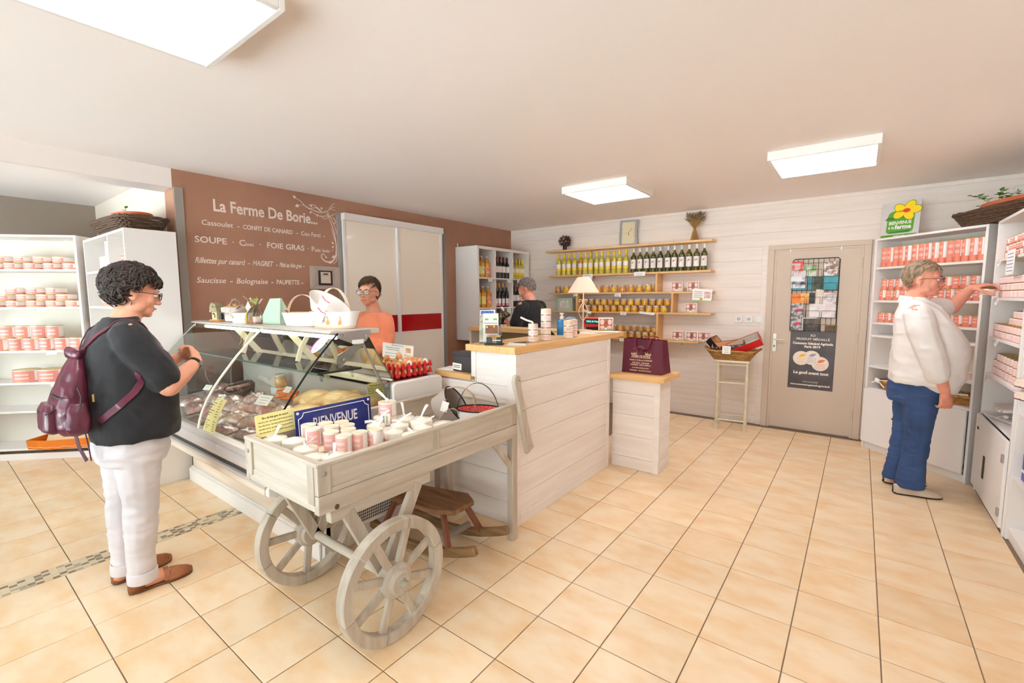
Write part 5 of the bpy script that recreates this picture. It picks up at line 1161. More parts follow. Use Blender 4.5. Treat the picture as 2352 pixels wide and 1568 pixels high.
# oval baskets in the cart
def oval_basket(name, label, M, a, b, h, mt, flare=1.18, inner=None, rim=None, handle=None, hh=0.12, hw=0.018, hdir='x', band=None, group='oval gift baskets'):
    t = thing(name, label, 'basket', group=group); t.matrix_world = M
    n = 36; pr = [(1.0,0.0),(1.0,0.004),(flare,h)]
    m = MB(); rows = [[(a*f*math.cos(2*PI*j/n), b*f*math.sin(2*PI*j/n), z) for j in range(n)] for f, z in [(0.001,0.0)]+pr+[(flare*0.985,h),(0.985,0.008),(0.001,0.008)]]
    m.grid(rows, wrap=True); nf = n; 
    for k in range(len(m.f)): m.m[k] = 1 if k >= 4*n else 0
    m.build('body', [mt, inner or mt], t)
    if rim: MB().tube([(a*flare*math.cos(2*PI*j/n), b*flare*math.sin(2*PI*j/n), h) for j in range(n)], 0.004, 6, closed=True).build('rim', rim, t)
    if band: MB().lathe([(1.0,0.001),(1.004,0.001),(1.03,0.016),(1.026,0.016)],n,closed=True).xf(Matrix.Diagonal((a,b,1,1))).build('base_band', band, t)
    if handle:
        pts = []
        for k in range(17):
            an = PI*k/16; pts.append((a*flare*1.01*math.cos(an), 0, h*0.55 + (hh+h*0.45)*math.sin(an)) if hdir == 'x' else (0, b*flare*1.01*math.cos(an), h*0.55+(hh+h*0.45)*math.sin(an)))
        MB().strap(pts, hw, 0.002, (0,1,0) if hdir == 'x' else (1,0,0)).build('handle', handle, t)
    return t
m_kraft = mat('kraft_card', (184,160,132), 0.7); m_bamboo = mat('pale_wood_strip', (232,216,192), 0.55); m_dkstrap = mat('dark_strap', (58,46,42), 0.5)
m_redcloth = mat('red_check_cloth', (214,58,58), 0.8, col2=(232,120,110), scale=160, ramp=(0.5,0.52))
m_wcard = mat('white_card_basket', (242,238,234), 0.45)
oval_basket('gift_basket', 'white oval basket lined in red cloth with a black handle, in the cart', T(-0.61,0.60,ZF,0.5), 0.105,0.075,0.148,m_wcard,1.22,m_redcloth,m_rubber,m_dkstrap,0.15,0.017)
oval_basket('gift_basket', 'grey cloth basket tipped on its side with a tan handle', T(-0.83,0.52,ZF+0.11,0.4,0.2,1.05), 0.10,0.075,0.12,mat('grey_linen',(176,164,154),0.8,bump=0.2,bscale=200),1.15,None,m_rubber,m_kraft,0.12,0.02)
oval_basket('gift_basket', 'small tan-handled basket half hidden behind the red-lined one', T(-0.70,0.47,ZF,0.9), 0.07,0.05,0.07,m_wcard,1.1,None,None,m_kraft,0.09,0.02)
hg = thing('hang_tag', 'white tag tied with purple string on the grey cloth basket', 'tag', (-0.72,0.44,0.87))
MB().box(-0.02,-0.001,-0.03,0.02,0.001,0.03).xf(Matrix.Rotation(0.5,4,'Z') @ Matrix.Rotation(0.3,4,'Y')).build('card', m_paper, hg)
MB().tube([(0,0,0.03),(0.01,0.01,0.045),(-0.01,0.02,0.02),(-0.02,0.02,-0.05)],0.002,5).build('string', mat('purple_string',(140,50,90),0.6), hg)
# ------------------------------------------------------------------ rocking horse seat under the cart
rk = thing('rocking_horse', 'old wooden rocking horse seat under the cart by the counter', 'rocking horse', (-0.90,0.53,0))
m_rk = mat('old_brown_wood', (142,100,66), 0.6, col2=(110,74,46), scale=5, stretch=(1,6,6), bump=0.2); m_rk2 = mat('old_red_brown', (128,74,52), 0.55)
m_rk3 = mat('rocker_wood', (148,112,72), 0.65, col2=(112,82,50), scale=4, stretch=(1,6,6), bump=0.3)
def rp(x, y, z): return (x+0.78, y-0.50, z)
for yy in (0.27, 0.55):
    pts = []
    for k in range(13):
        t_ = k/12; x = -1.14+0.80*t_; z = 0.03+0.20*(t_-0.45)**2*1.5
        pts.append(rp(x, yy+0.10*t_, z))
    MB().strap(pts, 0.05, 0.035, (0,0,1)).build('rocker', m_rk3, rk, bevel=0.006)
seat = [(-1.02,0.30),(-0.62,0.33),(-0.52,0.40),(-0.52,0.56),(-0.62,0.62),(-1.0,0.52),(-1.06,0.42)]
MB().prism([(a+0.78,b-0.50) for a, b in seat], lambda a,b,t: (a,b,t), 0.255, 0.285).build('seat', m_rk, rk, bevel=0.006)
for x, y, x2, y2 in ((-0.98,0.36,-1.04,0.285),(-0.62,0.40,-0.52,0.345),(-0.98,0.50,-1.04,0.565),(-0.62,0.57,-0.52,0.63)):
    MB().bar(rp(x,y,0.255), rp(x2,y2,0.055), 0.035, 0.022, up=(1,0,0)).build('leg', m_rk2, rk, bevel=0.004)
MB().bar(rp(-0.60,0.38,0.10), rp(-0.60,0.60,0.10), 0.025, 0.03).build('crossbar', m_alu_dark, rk)
MB().prism([(-0.055,0.285),(0.045,0.285),(0.05,0.40),(0.09,0.50),(0.055,0.54),(-0.02,0.50),(-0.06,0.40)], lambda a,b,t: (-0.20+t, a-0.09, b), -0.012, 0.012).build('horse_head', mat('painted_horse',(196,170,132),0.6,col2=(150,112,70),scale=18,ramp=(0.45,0.6)), rk, bevel=0.004)
for k in range(6): MB().tube([(-0.21+0.004*k,-0.14+0.018*k,0.50),(-0.19,-0.15+0.02*k,0.44),(-0.18+0.01*k,-0.16+0.012*k,0.36)],0.009,6).build('mane', mat('straw_mane',(186,150,80),0.8), rk)
MB().tube([(-0.212,-0.15,0.44),(-0.214,-0.09,0.42),(-0.212,-0.04,0.455)],0.005,6).build('bridle', mat('bridle_olive',(134,112,40),0.6), rk)
# ------------------------------------------------------------------ food in the display case
def deck(y): return 0.672+(y+0.30)*(0.093/0.70)+0.001
m_meat = [mat('cured_meat',(186,116,112),0.22,col2=(226,190,180),scale=26,coat=0.8,detail=6), mat('poultry_pink',(240,206,190),0.22,col2=(226,160,150),scale=20,coat=0.8), mat('duck_breast',(240,212,176),0.25,col2=(222,160,140),scale=14,coat=0.8), mat('dark_sausage',(140,92,86),0.25,col2=(190,150,140),scale=22,coat=0.7)]  # colours paled to carry the whitish haze of the glass reflection
m_film = glass('cling_film',(254,253,253),0.25,refl=0.3)
def vacuum_pack(x, y, rz, w, d, h, q, label, tilt=0.0, seed=1):
    t = thing('vacuum_pack', label, 'meat pack', (x,y,deck(y)+0.001), rot=(0.13,tilt,rz), group='wrapped meat in the display case')
    rr = random.Random(seed); n = 14; rows = []
    for i in range(n+1):
        row = []
        for j in range(n+1):
            u, v = 2*i/n-1, 2*j/n-1; k = max(0,(1-abs(u)**3.2))*max(0,(1-abs(v)**3.2))
            row.append((w/2*u, d/2*v, h*k**0.6*(0.8+0.28*rr.random()) if k > 0 else 0.002))
        rows.append(row)
    MB().grid(rows).build('meat', m_meat[q], t, smooth=1.5)
    rows2 = [[(x_*1.12, y_*1.10, z_+0.005+0.002*rr.random()) for x_, y_, z_ in r] for r in rows]
    MB().grid(rows2).build('film', m_film, t, smooth=1.4)
    return t
packs = [(-2.86,-0.12,0.3,0.20,0.14,0.05,0,'flat pack of sliced meat at the far left end of the case'),(-2.72,0.02,0.2,0.22,0.15,0.06,3,'dark pack of sausages leaning at the left of the case'),(-2.62,-0.17,-0.2,0.20,0.12,0.05,0,'pack of cured meat behind the hanging yellow list'),(-2.45,0.02,0.1,0.20,0.14,0.07,0,'reddish vacuum pack left of the carrots'),(-2.30,0.12,0.4,0.18,0.13,0.08,0,'purple-red vacuum pack in the middle of the case'),
 (-2.24,-0.04,0.2,0.20,0.13,0.07,1,'pink vacuum pack with a price label in the middle'),(-2.06,0.05,-0.1,0.22,0.15,0.08,1,'pale pink pack right of the carrots'),(-2.02,-0.12,0.5,0.22,0.13,0.06,2,'long pale duck breast lying across the case'),(-2.22,-0.17,0.1,0.2,0.12,0.05,1,'pale pink pack at the front of the case'),(-1.84,-0.10,0.3,0.18,0.13,0.06,1,'pack of chopped poultry behind the cart corner'),(-1.80,0.06,0.1,0.2,0.15,0.08,2,'pale breast pack beside the whole ducks'),(-1.95,-0.24,0.0,0.24,0.09,0.03,0,'shiny flat pack by the front rail'),(-1.66,-0.20,0.1,0.22,0.11,0.04,0,'reddish flat pack near the front rail'),(-2.42,-0.14,-0.3,0.16,0.12,0.05,1,'small pink pack beside the yellow list'),
 (-2.95,0.12,0.1,0.22,0.16,0.07,3,'heap of dry sausages in the left rear of the case'),(-2.30,-0.26,0.0,0.2,0.07,0.03,3,'narrow tray of sausages by the front rail')]
for i, p in enumerate(packs): vacuum_pack(*p[:7], p[7], 0.0, i)
bw = thing('wicker_tray', 'round wicker tray of dark sausages in the display case', 'tray', (-2.66,0.16,deck(0.16)+0.01), rot=(0.35,0,0))
for k in range(4): MB().tube([((0.115+0.008*k)*math.cos(2*PI*j/40),(0.085+0.006*k)*math.sin(2*PI*j/40),0.012+0.016*k+0.003*math.sin(j*2.4+k)) for j in range(40)],0.009,6,closed=True).build('woven_ring', m_wick_dark, bw)
MB().lathe([(0.0001,0),(1.0,0),(1.0,0.01)],30).xf(Matrix.Diagonal((0.115,0.085,1,1))).build('base', m_wick_dark, bw)
for k in range(5): tag(MB().tube([(-0.09+0.02*k,-0.05,0),(-0.02+0.02*k,0.0,0.012),(0.02+0.02*k,0.055,0)],[0.014,0.018,0.012],8).build('sausage', m_meat[3], None, (-2.68,0.15,deck(0.15)+0.05+0.004*k), 0.3*k), 'dark dry sausage in the round wicker tray, '+nth(k,5), 'sausage', 'sausages in the wicker tray')
for k in range(11):
    a = random.Random(k); o = MB().tube([(-0.045,0,0),(0.0,0.004,0.004),(0.05,0,0)],[0.006,0.013,0.012],8).build('carrot', mat('carrot_orange',(236,130,34),0.4), None, (-2.19+0.05*(k % 4)+a.uniform(-0.02,0.02), 0.22+0.02*(k//4), deck(0.22)+0.035+0.018*(k//4)), a.uniform(0.2,1.1))
    tag(o, 'orange carrot in the heap behind the meat, '+nth(k,11), 'carrot', 'carrots in the display case')
# whole ducks and chickens
m_duck = mat('poultry_skin', (244,208,150), 0.3, col2=(236,182,130), scale=9, coat=0.5)
def duck(x, y, rz, s, label):
    t = thing('whole_duck', label, 'poultry', (x,y,deck(y)), rz, group='whole birds in the display case')
    m = MB(); m.ball((0,0,0.062*s),(0.125*s,0.078*s,0.062*s),22)
    body = m.build('body', m_duck, t, smooth=1.5)
    for sgn in (-1,1):
        MB().tube([(0.03*s,sgn*0.055*s,0.06*s),(0.09*s,sgn*0.06*s,0.085*s),(0.15*s,sgn*0.04*s,0.075*s)],[0.036*s,0.034*s,0.015*s],10).build('leg', m_duck, t, smooth=1.5)
        MB().tube([(-0.06*s,sgn*0.06*s,0.06*s),(-0.02*s,sgn*0.085*s,0.05*s),(0.03*s,sgn*0.08*s,0.045*s)],[0.022*s,0.02*s,0.012*s],8).build('wing', m_duck, t, smooth=1.5)
    MB().tube([(-0.10*s,0,0.06*s),(-0.15*s,0.01,0.05*s),(-0.18*s,0.02,0.03*s)],[0.035*s,0.024*s,0.016*s],8).build('neck', m_duck, t, smooth=1.5)
    return t
duck(-1.70,0.24,0.4,1.12,'whole pale duck at the left of the row of birds'); duck(-1.52,0.28,0.9,1.15,'whole golden duck in the middle of the row of birds'); duck(-1.34,0.29,1.1,1.05,'whole bird at the right end of the case'); duck(-1.50,0.06,0.2,1.05,'whole bird lying in front behind the blue sign'); duck(-1.33,0.09,0.7,0.95,'small whole bird nearest the case end'); duck(-1.60,-0.09,0.1,0.9,'whole bird at the front behind the cart corner')
for i, (x, y, a, s) in enumerate(((-1.98,0.02,0.2,'pink-printed white label among the meat packs'),(-2.06,0.22,0.1,'small white label by the carrots'),(-2.36,-0.08,-0.2,'small white label on the pink packs'),(-2.80,-0.02,0.3,'white label on the dark sausages'))):
    w_, h_ = (0.13,0.075) if i == 0 else (0.07,0.045)
    price_tag(Matrix.Translation((x,y,deck(y)+0.10)) @ Matrix.Rotation(a,4,'Z') @ Matrix.Rotation(-0.75,4,'X'), w_, h_, s, 'labels in the display case', 3, None, m_label_pink if i == 0 else None)
tag(MB().grid([[(-0.10+0.2*i/8, 0.10*j/6-0.05, 0.10+0.03*math.sin(i*0.9)-0.012*j) for i in range(9)] for j in range(7)]).build('paper_wrapper', m_paper, None, (-2.47,0.30,0.77), 0.1), 'sheet of white butcher paper standing behind the sausages', 'paper')
jr = thing('preserving_jar', 'single jar with yellow fat at the back of the display case', 'jar', (-2.38,0.33,deck(0.33)+0.05)); link('jar', jm[0], jr)
tag(MB().box(-0.06,-0.05,0,0.06,0.05,0.049).build('riser_block', m_white, None, (-2.38,0.33,deck(0.33))), 'white block under the single jar in the display case', 'block')
# yellow list on the curved glass, oval sticker on the end of it
yl = thing('price_list', 'long yellow price list stuck on the curved glass', 'price list')
m = MB(); rows = [[(xx+dx, y-0.004, z) for dx in (0,)] for xx, y, z in ()]
YP = [(-0.333,0.70),(-0.322,0.75),(-0.302,0.81),(-0.275,0.868),(-0.262,0.892)]
rows = [[(-1.99+0.015*k, y-0.003, z), (-1.82+0.006*k, y-0.003, z)] for k, (y, z) in enumerate(YP)]
MB().grid(rows).build('sheet', m_yellow_card, yl)
def ypt(f): 
    f *= len(YP)-1; i = min(int(f), len(YP)-2); q = f-i; return YP[i][0]*(1-q)+YP[i+1][0]*q-0.0042, YP[i][1]*(1-q)+YP[i+1][1]*q
for k in range(15):
    f = 0.06+0.06*k; (ya, za), (yb, zb) = ypt(f), ypt(f+0.014); L_ = 0.03+0.02*((k*7) % 3)
    if k == 5: continue
    MB().add([(-1.965+0.01*f,ya,za),(-1.965+L_,ya,za),(-1.965+L_,yb,zb),(-1.965+0.01*f,yb,zb)],[(0,1,2,3)]).build('printed_line', MATS['olive_ink'], yl)
    MB().add([(-1.87,ya,za),(-1.84,ya,za),(-1.84,yb,zb),(-1.87,yb,zb)],[(0,1,2,3)]).build('printed_line', MATS['olive_ink'], yl)
os_ = thing('oval_sticker', 'white and pink oval sticker with a year on the curved glass', 'sticker', (-1.248,0.014,1.232), rot=(math.atan2(1.288-1.183,0.105),0,0))
def ov(name, a, b, mt, z, cx_=0.0, cy_=0.0): return MB().disc(36,z).xf(Matrix.Translation((cx_,cy_,0)) @ Matrix.Diagonal((a,b,1,1))).build(name, mt, os_)
ov('pink_edge',0.046,0.066,mat('sticker_pink',(226,70,160),0.5),0.0012,-0.012); ov('disc',0.046,0.068,m_paper,0.0018)
def ost(s, y, size, width, mt): 
    o = text('printed_text', s, size, mt, (0,0,0), (1,0,0), (0,1,0), None, 'CENTER', 0.0002, 0.0002, width=width); o.parent = os_; o.matrix_basis = Matrix.Translation((0.0,y,0.0022))
ost('SALON',0.036,0.016,0.05,mat('sticker_rose',(226,170,190),0.6)); ost('FERMIER',0.018,0.016,0.06,MATS['sticker_rose']); ost('2019',-0.006,0.022,0.05,mat('sticker_orange',(240,160,100),0.6))
for y in (-0.016,-0.022): MB().box(-0.025,y-0.001,0.002,0.025,y+0.001,0.0023).build('printed_line', MATS['sticker_rose'], os_)
MB().tube([(0.008*math.cos(t),-0.037+0.006*math.sin(t),0.0022) for t in [0.5*k for k in range(13)]],0.0014,5).build('printed_mark', MATS['sticker_pink'], os_)
# ------------------------------------------------------------------ baskets and gifts on top of the case
ZS = 1.3065
oval_basket('gift_basket', 'plain white oval basket with an arched handle and red string, on the case', T(-1.77,0.205,ZS,0.05), 0.150,0.085,0.085,m_wcard,1.22,m_bamboo,None,m_bamboo,0.115,0.017)
for dx in (-0.17,): 
    rsx = thing('string_bow', 'red string bow tied on the plain white oval basket', 'bow', (-1.77+dx,0.185,ZS+0.09))
    MB().tube([(0,0,0),(0.02,-0.012,0.006),(0.035,-0.014,-0.004)],0.004,6).tube([(0,0,0),(-0.012,-0.008,0.006)],0.004,6).tube([(0.034,-0.014,0),(0.038,-0.016,-0.025)],0.0025,6).build('cord', mat('red_string',(176,36,60),0.6), rsx)
ob2 = oval_basket('gift_basket', 'white oval basket printed with geese, wide wooden handle, on the case', T(-1.392,0.195,ZS,0.1), 0.150,0.088,0.098,m_wcard,1.24,m_wcard,None,m_bamboo,0.14,0.03,'y',mat('pale_wood_base',(232,208,172),0.6))
m_goose = mat('goose_ochre',(206,150,90),0.7)
for k, a in enumerate((-1.75,-1.5,-1.22,-0.95,-0.7,-2.05,-2.35)):
    gz = [(-0.008,0.0),(0.006,0.0),(0.009,0.018),(0.004,0.03),(0.003,0.045),(-0.001,0.05),(-0.007,0.047),(-0.001,0.042),(-0.001,0.03),(-0.008,0.02)]
    rr_ = lambda z: 1.0+0.24*(z/0.098)
    MB().prism(gz, lambda p,q_,t_,a=a: (0.150*rr_(q_+0.022)*math.cos(a+p/0.10)*(1.0+t_), 0.088*rr_(q_+0.022)*math.sin(a+p/0.10)*(1.0+t_), q_+0.022), 0.006, 0.01).build('printed_goose', m_goose if k in (2,4) else mat('goose_grey',(222,216,208),0.7), ob2)
# second goose basket tipped into the first
oval_basket('gift_basket', 'goose-printed basket tipped into the basket with the wide handle', T(-1.475,0.20,ZS+0.075,0.1,0.15,0.52), 0.135,0.07,0.085,m_wcard,1.2,m_wcard,None,None,0.0,0.0,'x',MATS['pale_wood_base'])
for k, (x, y, z, a) in enumerate(((-1.34,0.10,ZS+0.14,0.5),(-1.36,0.085,ZS+0.075,0.4))):
    t = thing('gift_card', ['upper','lower'][k]+' white gift card tied with pink string on the goose basket', 'card', (x,y,z), rot=(-0.2,a,0.1))
    MB().box(-0.03,-0.001,-0.035,0.03,0.001,0.03).build('card', m_paper, t); MB().tube([(-0.04,-0.004,0.035),(0.0,-0.006,0.025),(0.035,-0.004,0.03)],0.0022,6).build('string', mat('pink_string',(196,60,110),0.6), t)
# mint bag with cellophane and ribbon
mb = thing('mint_gift_bag', 'mint green paper bag with gathered top on the case', 'gift bag', (-2.12,0.20,ZS), 0.25)
m_mint = mat('mint_paper',(186,214,190),0.6)
MB().add([(-0.085,-0.045,0),(0.085,-0.045,0),(0.085,0.045,0),(-0.085,0.045,0),(-0.085,-0.045,0.055),(0.085,-0.045,0.055),(0.085,0.045,0.055),(-0.085,0.045,0.055),(-0.05,-0.006,0.175),(0.05,-0.006,0.178),(0.05,0.006,0.178),(-0.05,0.006,0.175),(0.07,0.0,0.06),(-0.07,0.0,0.06)],[(0,3,2,1),(0,1,5,4),(2,3,7,6),(1,2,12),(1,12,5),(2,6,12),(0,13,3),(0,4,13),(3,13,7),(4,5,9,8),(6,7,11,10),(5,12,10,9),(12,6,10),(7,13,8,11),(13,4,8),(8,9,10,11)]).build('bag', m_mint, mb, smooth=0)
cg = thing('cellophane_gift', 'clear cellophane gift with yellow ribbon beside the mint bag', 'gift', (-2.26,0.13,ZS))
rows = []
for z, r in ((0.0,0.06),(0.03,0.07),(0.07,0.06),(0.11,0.03),(0.135,0.012),(0.15,0.022),(0.175,0.04)):
    rows.append([((r+0.006*math.cos(7*a))*math.cos(a),(r+0.006*math.cos(7*a))*math.sin(a),z) for a in [2*PI*j/28 for j in range(28)]])
MB().grid(rows, wrap=True).build('film', m_cellophane, cg, smooth=0.4)
tin_c = tin_mesh(0.035,0.05,'flat'); link('tin', tin_c, cg, (0.012,0,0.001)); MB().ball((-0.03,-0.02,0.025),(0.022,0.02,0.022),10).build('pastry', mat('pastry',(224,160,90),0.6), cg)
m_rib = mat('yellow_ribbon',(226,206,60),0.35,coat=0.4); m_rib2 = mat('green_ribbon',(190,210,70),0.4)
for a, l in ((0.3,0.07),(0.9,0.08),(2.6,0.07),(3.4,0.06)): MB().strap([(0,0,0.135),(math.cos(a)*l*0.5,-0.01,0.16),(math.cos(a)*l,-0.015,0.165+0.03*math.sin(a))],0.012,0.001,(0,0.3,1)).build('ribbon', m_rib2, cg)
for k, (dx, dz) in enumerate(((-0.05,0.0),(-0.012,-0.06))):
    MB().tube([(0.0,-0.02,0.13)]+[(dx*i/12+0.012*math.sin(i*1.9),-0.055-0.004*i,0.12-0.022*i+dz*0.2*i/12) for i in range(1,13)],0.0018,5).build('curled_ribbon', m_rib, cg)
MB().obox((-0.055,-0.03,0.115),(0.06,0.0015,0.06),Matrix.Rotation(0.8,3,'Y')).build('gift_tag', m_paper, cg)
MB().tube([(-0.055,-0.03,0.155),(-0.07,-0.03,0.175),(-0.13,-0.03,0.195)],0.0022,6).build('straw', m_kraft, cg)
pb = oval_basket('gift_basket', 'white paper basket with a tan handle left of the mint bag', T(-2.46,0.125,ZS,0.05), 0.105,0.06,0.075,m_wcard,1.2,m_kraft,None,None)
MB().strap([(-0.08,-0.055,0.085),(-0.03,-0.072,0.055),(0.0,-0.073,0.04)],0.02,0.002,(0,0.2,1)).build('strap', m_kraft, pb)
MB().strap([(-0.09,0.0,0.10),(-0.03,0.0,0.125),(0.05,0.0,0.11),(0.11,0.0,0.07)],0.02,0.002,(0,1,0)).build('handle', m_kraft, pb)
wbk = thing('wire_basket', 'wire basket with pale cloth and straw on the case', 'basket', (-2.70,0.165,ZS), 0.05)
ww = MB()
for k in range(26):
    a = 2*PI*k/26; ww.tube([(0.075*math.cos(a),0.05*math.sin(a),0.003),(0.115*math.cos(a),0.08*math.sin(a),0.095)],0.0014,5)
for f in (0.0,0.33,0.66,1.0): ww.tube([((0.075+0.04*f)*math.cos(2*PI*j/32),(0.05+0.03*f)*math.sin(2*PI*j/32),0.003+0.092*f) for j in range(32)],0.0018,5,closed=True)
ww.build('wire_body', m_alu_dark, wbk)
MB().lathe([(1.0,0.0),(1.02,0.02),(1.0,0.035),(0.96,0.03)],30,closed=True).xf(Matrix.Translation((0,0,0.075)) @ Matrix.Diagonal((0.118,0.083,1,1))).build('cloth_band', mat('grey_cloth',(196,184,178),0.85,bump=0.3,bscale=60), wbk)
MB().lathe([(0.96,0.0),(1.0,0.02),(0.98,0.085)],30).xf(Matrix.Translation((0,0,0.006)) @ Matrix.Diagonal((0.094,0.064,1,1))).build('cloth_lining', m_wcard, wbk)
sw = MB(); r3 = random.Random(9)
for k in range(120):
    a = r3.uniform(0,2*PI); q = math.sqrt(r3.random()); p = Vector((0.10*q*math.cos(a),0.07*q*math.sin(a),0.085+0.03*(1-q))); d = Vector((r3.uniform(-1,1),r3.uniform(-1,1),r3.uniform(0,0.7))).normalized()
    sw.tube([p, p+d*0.02+Vector((0,0,0.006)), p+d*0.04],0.0013,4)
swo = sw.build('straw', mat('straw_pale',(232,200,150),0.8), wbk); swo['kind'] = 'stuff'
MB().tube([(-0.11,0,0.10)]+[(-0.09+0.018*k,0.0,0.10+0.07*math.sin(PI*(k+1)/13)) for k in range(11)]+[(0.11,0,0.10)],0.0025,6).build('handle', m_alu_dark, wbk)
MB().tube([(-0.03,0,0.165),(0.0,0,0.17),(0.04,0,0.17)],0.008,8).build('grip', mat('grip_grey',(140,124,110),0.7), wbk)
hb = thing('wooden_house', 'small rustic wooden house ornament at the left end of the case top', 'ornament', (-2.93,0.13,ZS), 0.2)
MB().box(-0.06,-0.035,0,0.07,0.035,0.012).build('base', mat('orange_wood',(206,140,70),0.5), hb, bevel=0.004)
MB().box(-0.035,-0.025,0.012,0.025,0.025,0.075).build('wall', mat('pale_wall',(206,188,150),0.8,bump=0.4), hb)
MB().prism([(-0.055,0.07),(0.045,0.07),(0.03,0.13),(-0.02,0.145),(-0.04,0.125)], lambda a,b,t: (a,t,b), -0.035, 0.035).build('roof', mat('moss_roof',(160,146,116),0.9,col2=(126,118,90),scale=30,bump=0.6), hb)
MB().ball((-0.005,-0.0365,0.112),(0.007,0.002,0.006),8).build('opening', m_black, hb); MB().tube([(-0.02,-0.027,0.055),(-0.005,-0.029,0.062),(0.005,-0.028,0.045),(0.002,-0.027,0.025)],0.004,6).build('painted_vine', mat('olive_paint',(110,98,52),0.8), hb)
MB().box(0.035,-0.01,0.012,0.055,0.01,0.06).build('dark_post', m_darkgrey, hb)
# ------------------------------------------------------------------ egg trays
m_tray = mat('red_egg_tray', (196,24,26), 0.4)
m_eggs = [mat('egg_brown_%d' % k, c, 0.45) for k, c in enumerate(((214,150,92),(226,170,112),(234,188,144),(246,242,238)))]
p_ = 0.047
def egg_mesh(q):
    pr = [(0.0001,0)]+[((0.0215+0.0012*math.cos(t))*math.sin(t), 0.0285-0.0285*math.cos(t)*(1.0 if math.cos(t) > 0 else 1.06)) for t in [PI*k/12 for k in range(1,12)]]+[(0.0001,0.0587)]
    return MB().lathe(pr,14).mesh('egg', m_eggs[q])
eg = [egg_mesh(q) for q in range(4)]
def egg_tray(z, label, nx, ny):
    t = thing('egg_tray', label, 'egg tray', (-1.243,0.675,z), 0.0, group='red egg trays')
    for i in range(nx+1):
        for j in range(ny+1):
            if 0 < i < nx and 0 < j < ny and (i > 1): continue
            x, y = -p_*i, (j-ny/2)*p_
            MB().lathe([(0.016,0.012),(0.006,0.05),(0.003,0.052),(0.0001,0.052)],8).xf(Matrix.Translation((x,y,0))).build('peg', m_tray, t)
    for i in range(nx):
        for j in range(ny+0):
            if i > 2 and j > 0 and j < ny-1: continue
            x, y = -p_*(i+0.5), (j+0.5-ny/2)*p_
            MB().lathe([(0.010,0.0),(0.014,0.0),(0.0245,0.028),(0.0235,0.029),(0.0125,0.003),(0.0095,0.003)],12,closed=True).xf(Matrix.Translation((x,y,0))).build('cup', m_tray, t)
    MB().strap([(0.004,(k/24-0.5)*p_*(ny+0.2),0.026+0.004*math.cos(k*PI*ny/12)) for k in range(25)],0.005,0.003,(0,0,1)).build('edge', m_tray, t)
    return t
EZ = 0.9565
egg_tray(EZ,'red plastic egg tray, the lower one on the case end',5,6); egg_tray(EZ+0.047,'red plastic egg tray, the upper one full of eggs',5,6)
re_ = random.Random(21)
for lv in range(2):
    for i in range(5):
        for j in range(6):
            if lv == 0 and i > 1: continue
            if lv == 1 and i == 0 and j == 5: q = 3
            else: q = re_.choice((0,0,1,1,2,3))
            if i == 0 and j in (2,): q = 3
            tag(link('egg', eg[q], None, (-1.243-p_*(i+0.5), 0.675+(j+0.5-3)*p_, EZ+0.0045+0.047*lv), re_.uniform(0,6)), '%s egg in the %s red tray, row %s, %s' % (['brown','tan','pale brown','white'][q], ['lower','upper'][lv], ['nearest','second','third','fourth','fifth'][i], nth(j,6)), 'egg', 'eggs in the red trays')
tag(link('egg', eg[1], None, (-1.38,0.665,EZ+0.047+0.055), 0, (0.3,0.2,0)), 'brown egg lying on top of the full tray', 'egg', 'eggs in the red trays')
tag(link('egg', eg[0], None, (-1.40,0.575,EZ+0.047+0.075), 0, (1.4,0.2,0.8)), 'tan egg lying on its side on the full tray', 'egg', 'eggs in the red trays')
ec = thing('egg_card', 'white price card with egg prices standing behind the egg trays', 'price card', (-1.575,0.80,1.04), rot=(-0.05,0.03,0.02))
MB().box(-0.17,-0.001,-0.005,0.17,0.001,0.105).build('card', m_paper, ec)
MB().box(-0.012,0.001,-0.084,0.012,0.003,0.02).build('stick', m_cellophane, ec)
MB().box(0.09,-0.0016,0.05,0.145,-0.001,0.085).build('printed_photo', mat('egg_photo',(196,130,90),0.6,col2=(226,200,150),scale=60), ec)
def ect(s, x, z, size, width, mt=m_ink, al='LEFT'):
    o = text('printed_text', s, size, mt, (0,0,0), (1,0,0), (0,0,1), None, al, 0.0002, 0.0001, width=width); o.parent = ec; o.matrix_basis = Matrix.Translation((x,-0.0013,z)) @ Matrix.Rotation(PI/2,4,'X')
ect('Œufs de notre ferme',0.0,0.089,0.014,0.13,m_ink,'CENTER'); ect('Poules élevées en plein air',-0.135,0.07,0.013,0.16); ect('et nourries aux céréales',-0.125,0.055,0.013,0.145); ect('• vous ramenez votre boîte à œufs',-0.145,0.028,0.012,0.18); ect('• boîte de six œufs',-0.145,0.008,0.012,0.16); ect('1.70 € les 6',0.065,0.026,0.016,0.085,mat('ink_red',(190,90,90),0.8)); ect('1.90 € les 6',0.065,0.004,0.016,0.085,MATS['ink_red'])
# ------------------------------------------------------------------ lettering and vine painted on the brown wall
XT = XB+0.0012
def wtext(s, y, z, size, width, bold=0.0, shear=0.0):
    o = text('lettering', s, size, m_wall_text, (0,0,0), (1,0,0), (0,1,0), None, 'LEFT', 0.0008, bold, shear, width=width)
    o.matrix_basis = Matrix(((0,0,1,XT),(1,0,0,y),(0,1,0,z),(0,0,0,1))); o.parent = wl; return o
wtext('La Ferme De Borie...', 0.300, 2.236, 0.142, 0.95, 0.0030)
def line(parts, z):
    for s, y, size, w, b, sh in parts: wtext(s, y, z, size, w, b, sh)
line([('Cassoulet',0.205,0.062,0.245,0.0005,0.1),('-',0.485,0.062,0.02,0.0005,0),('CONFIT DE CANARD',0.535,0.056,0.455,0.0012,0),('-',1.025,0.062,0.02,0.0005,0),('Cou Farci',1.075,0.058,0.205,0.0005,0.05),('-',1.315,0.062,0.018,0.0005,0)], 2.108)
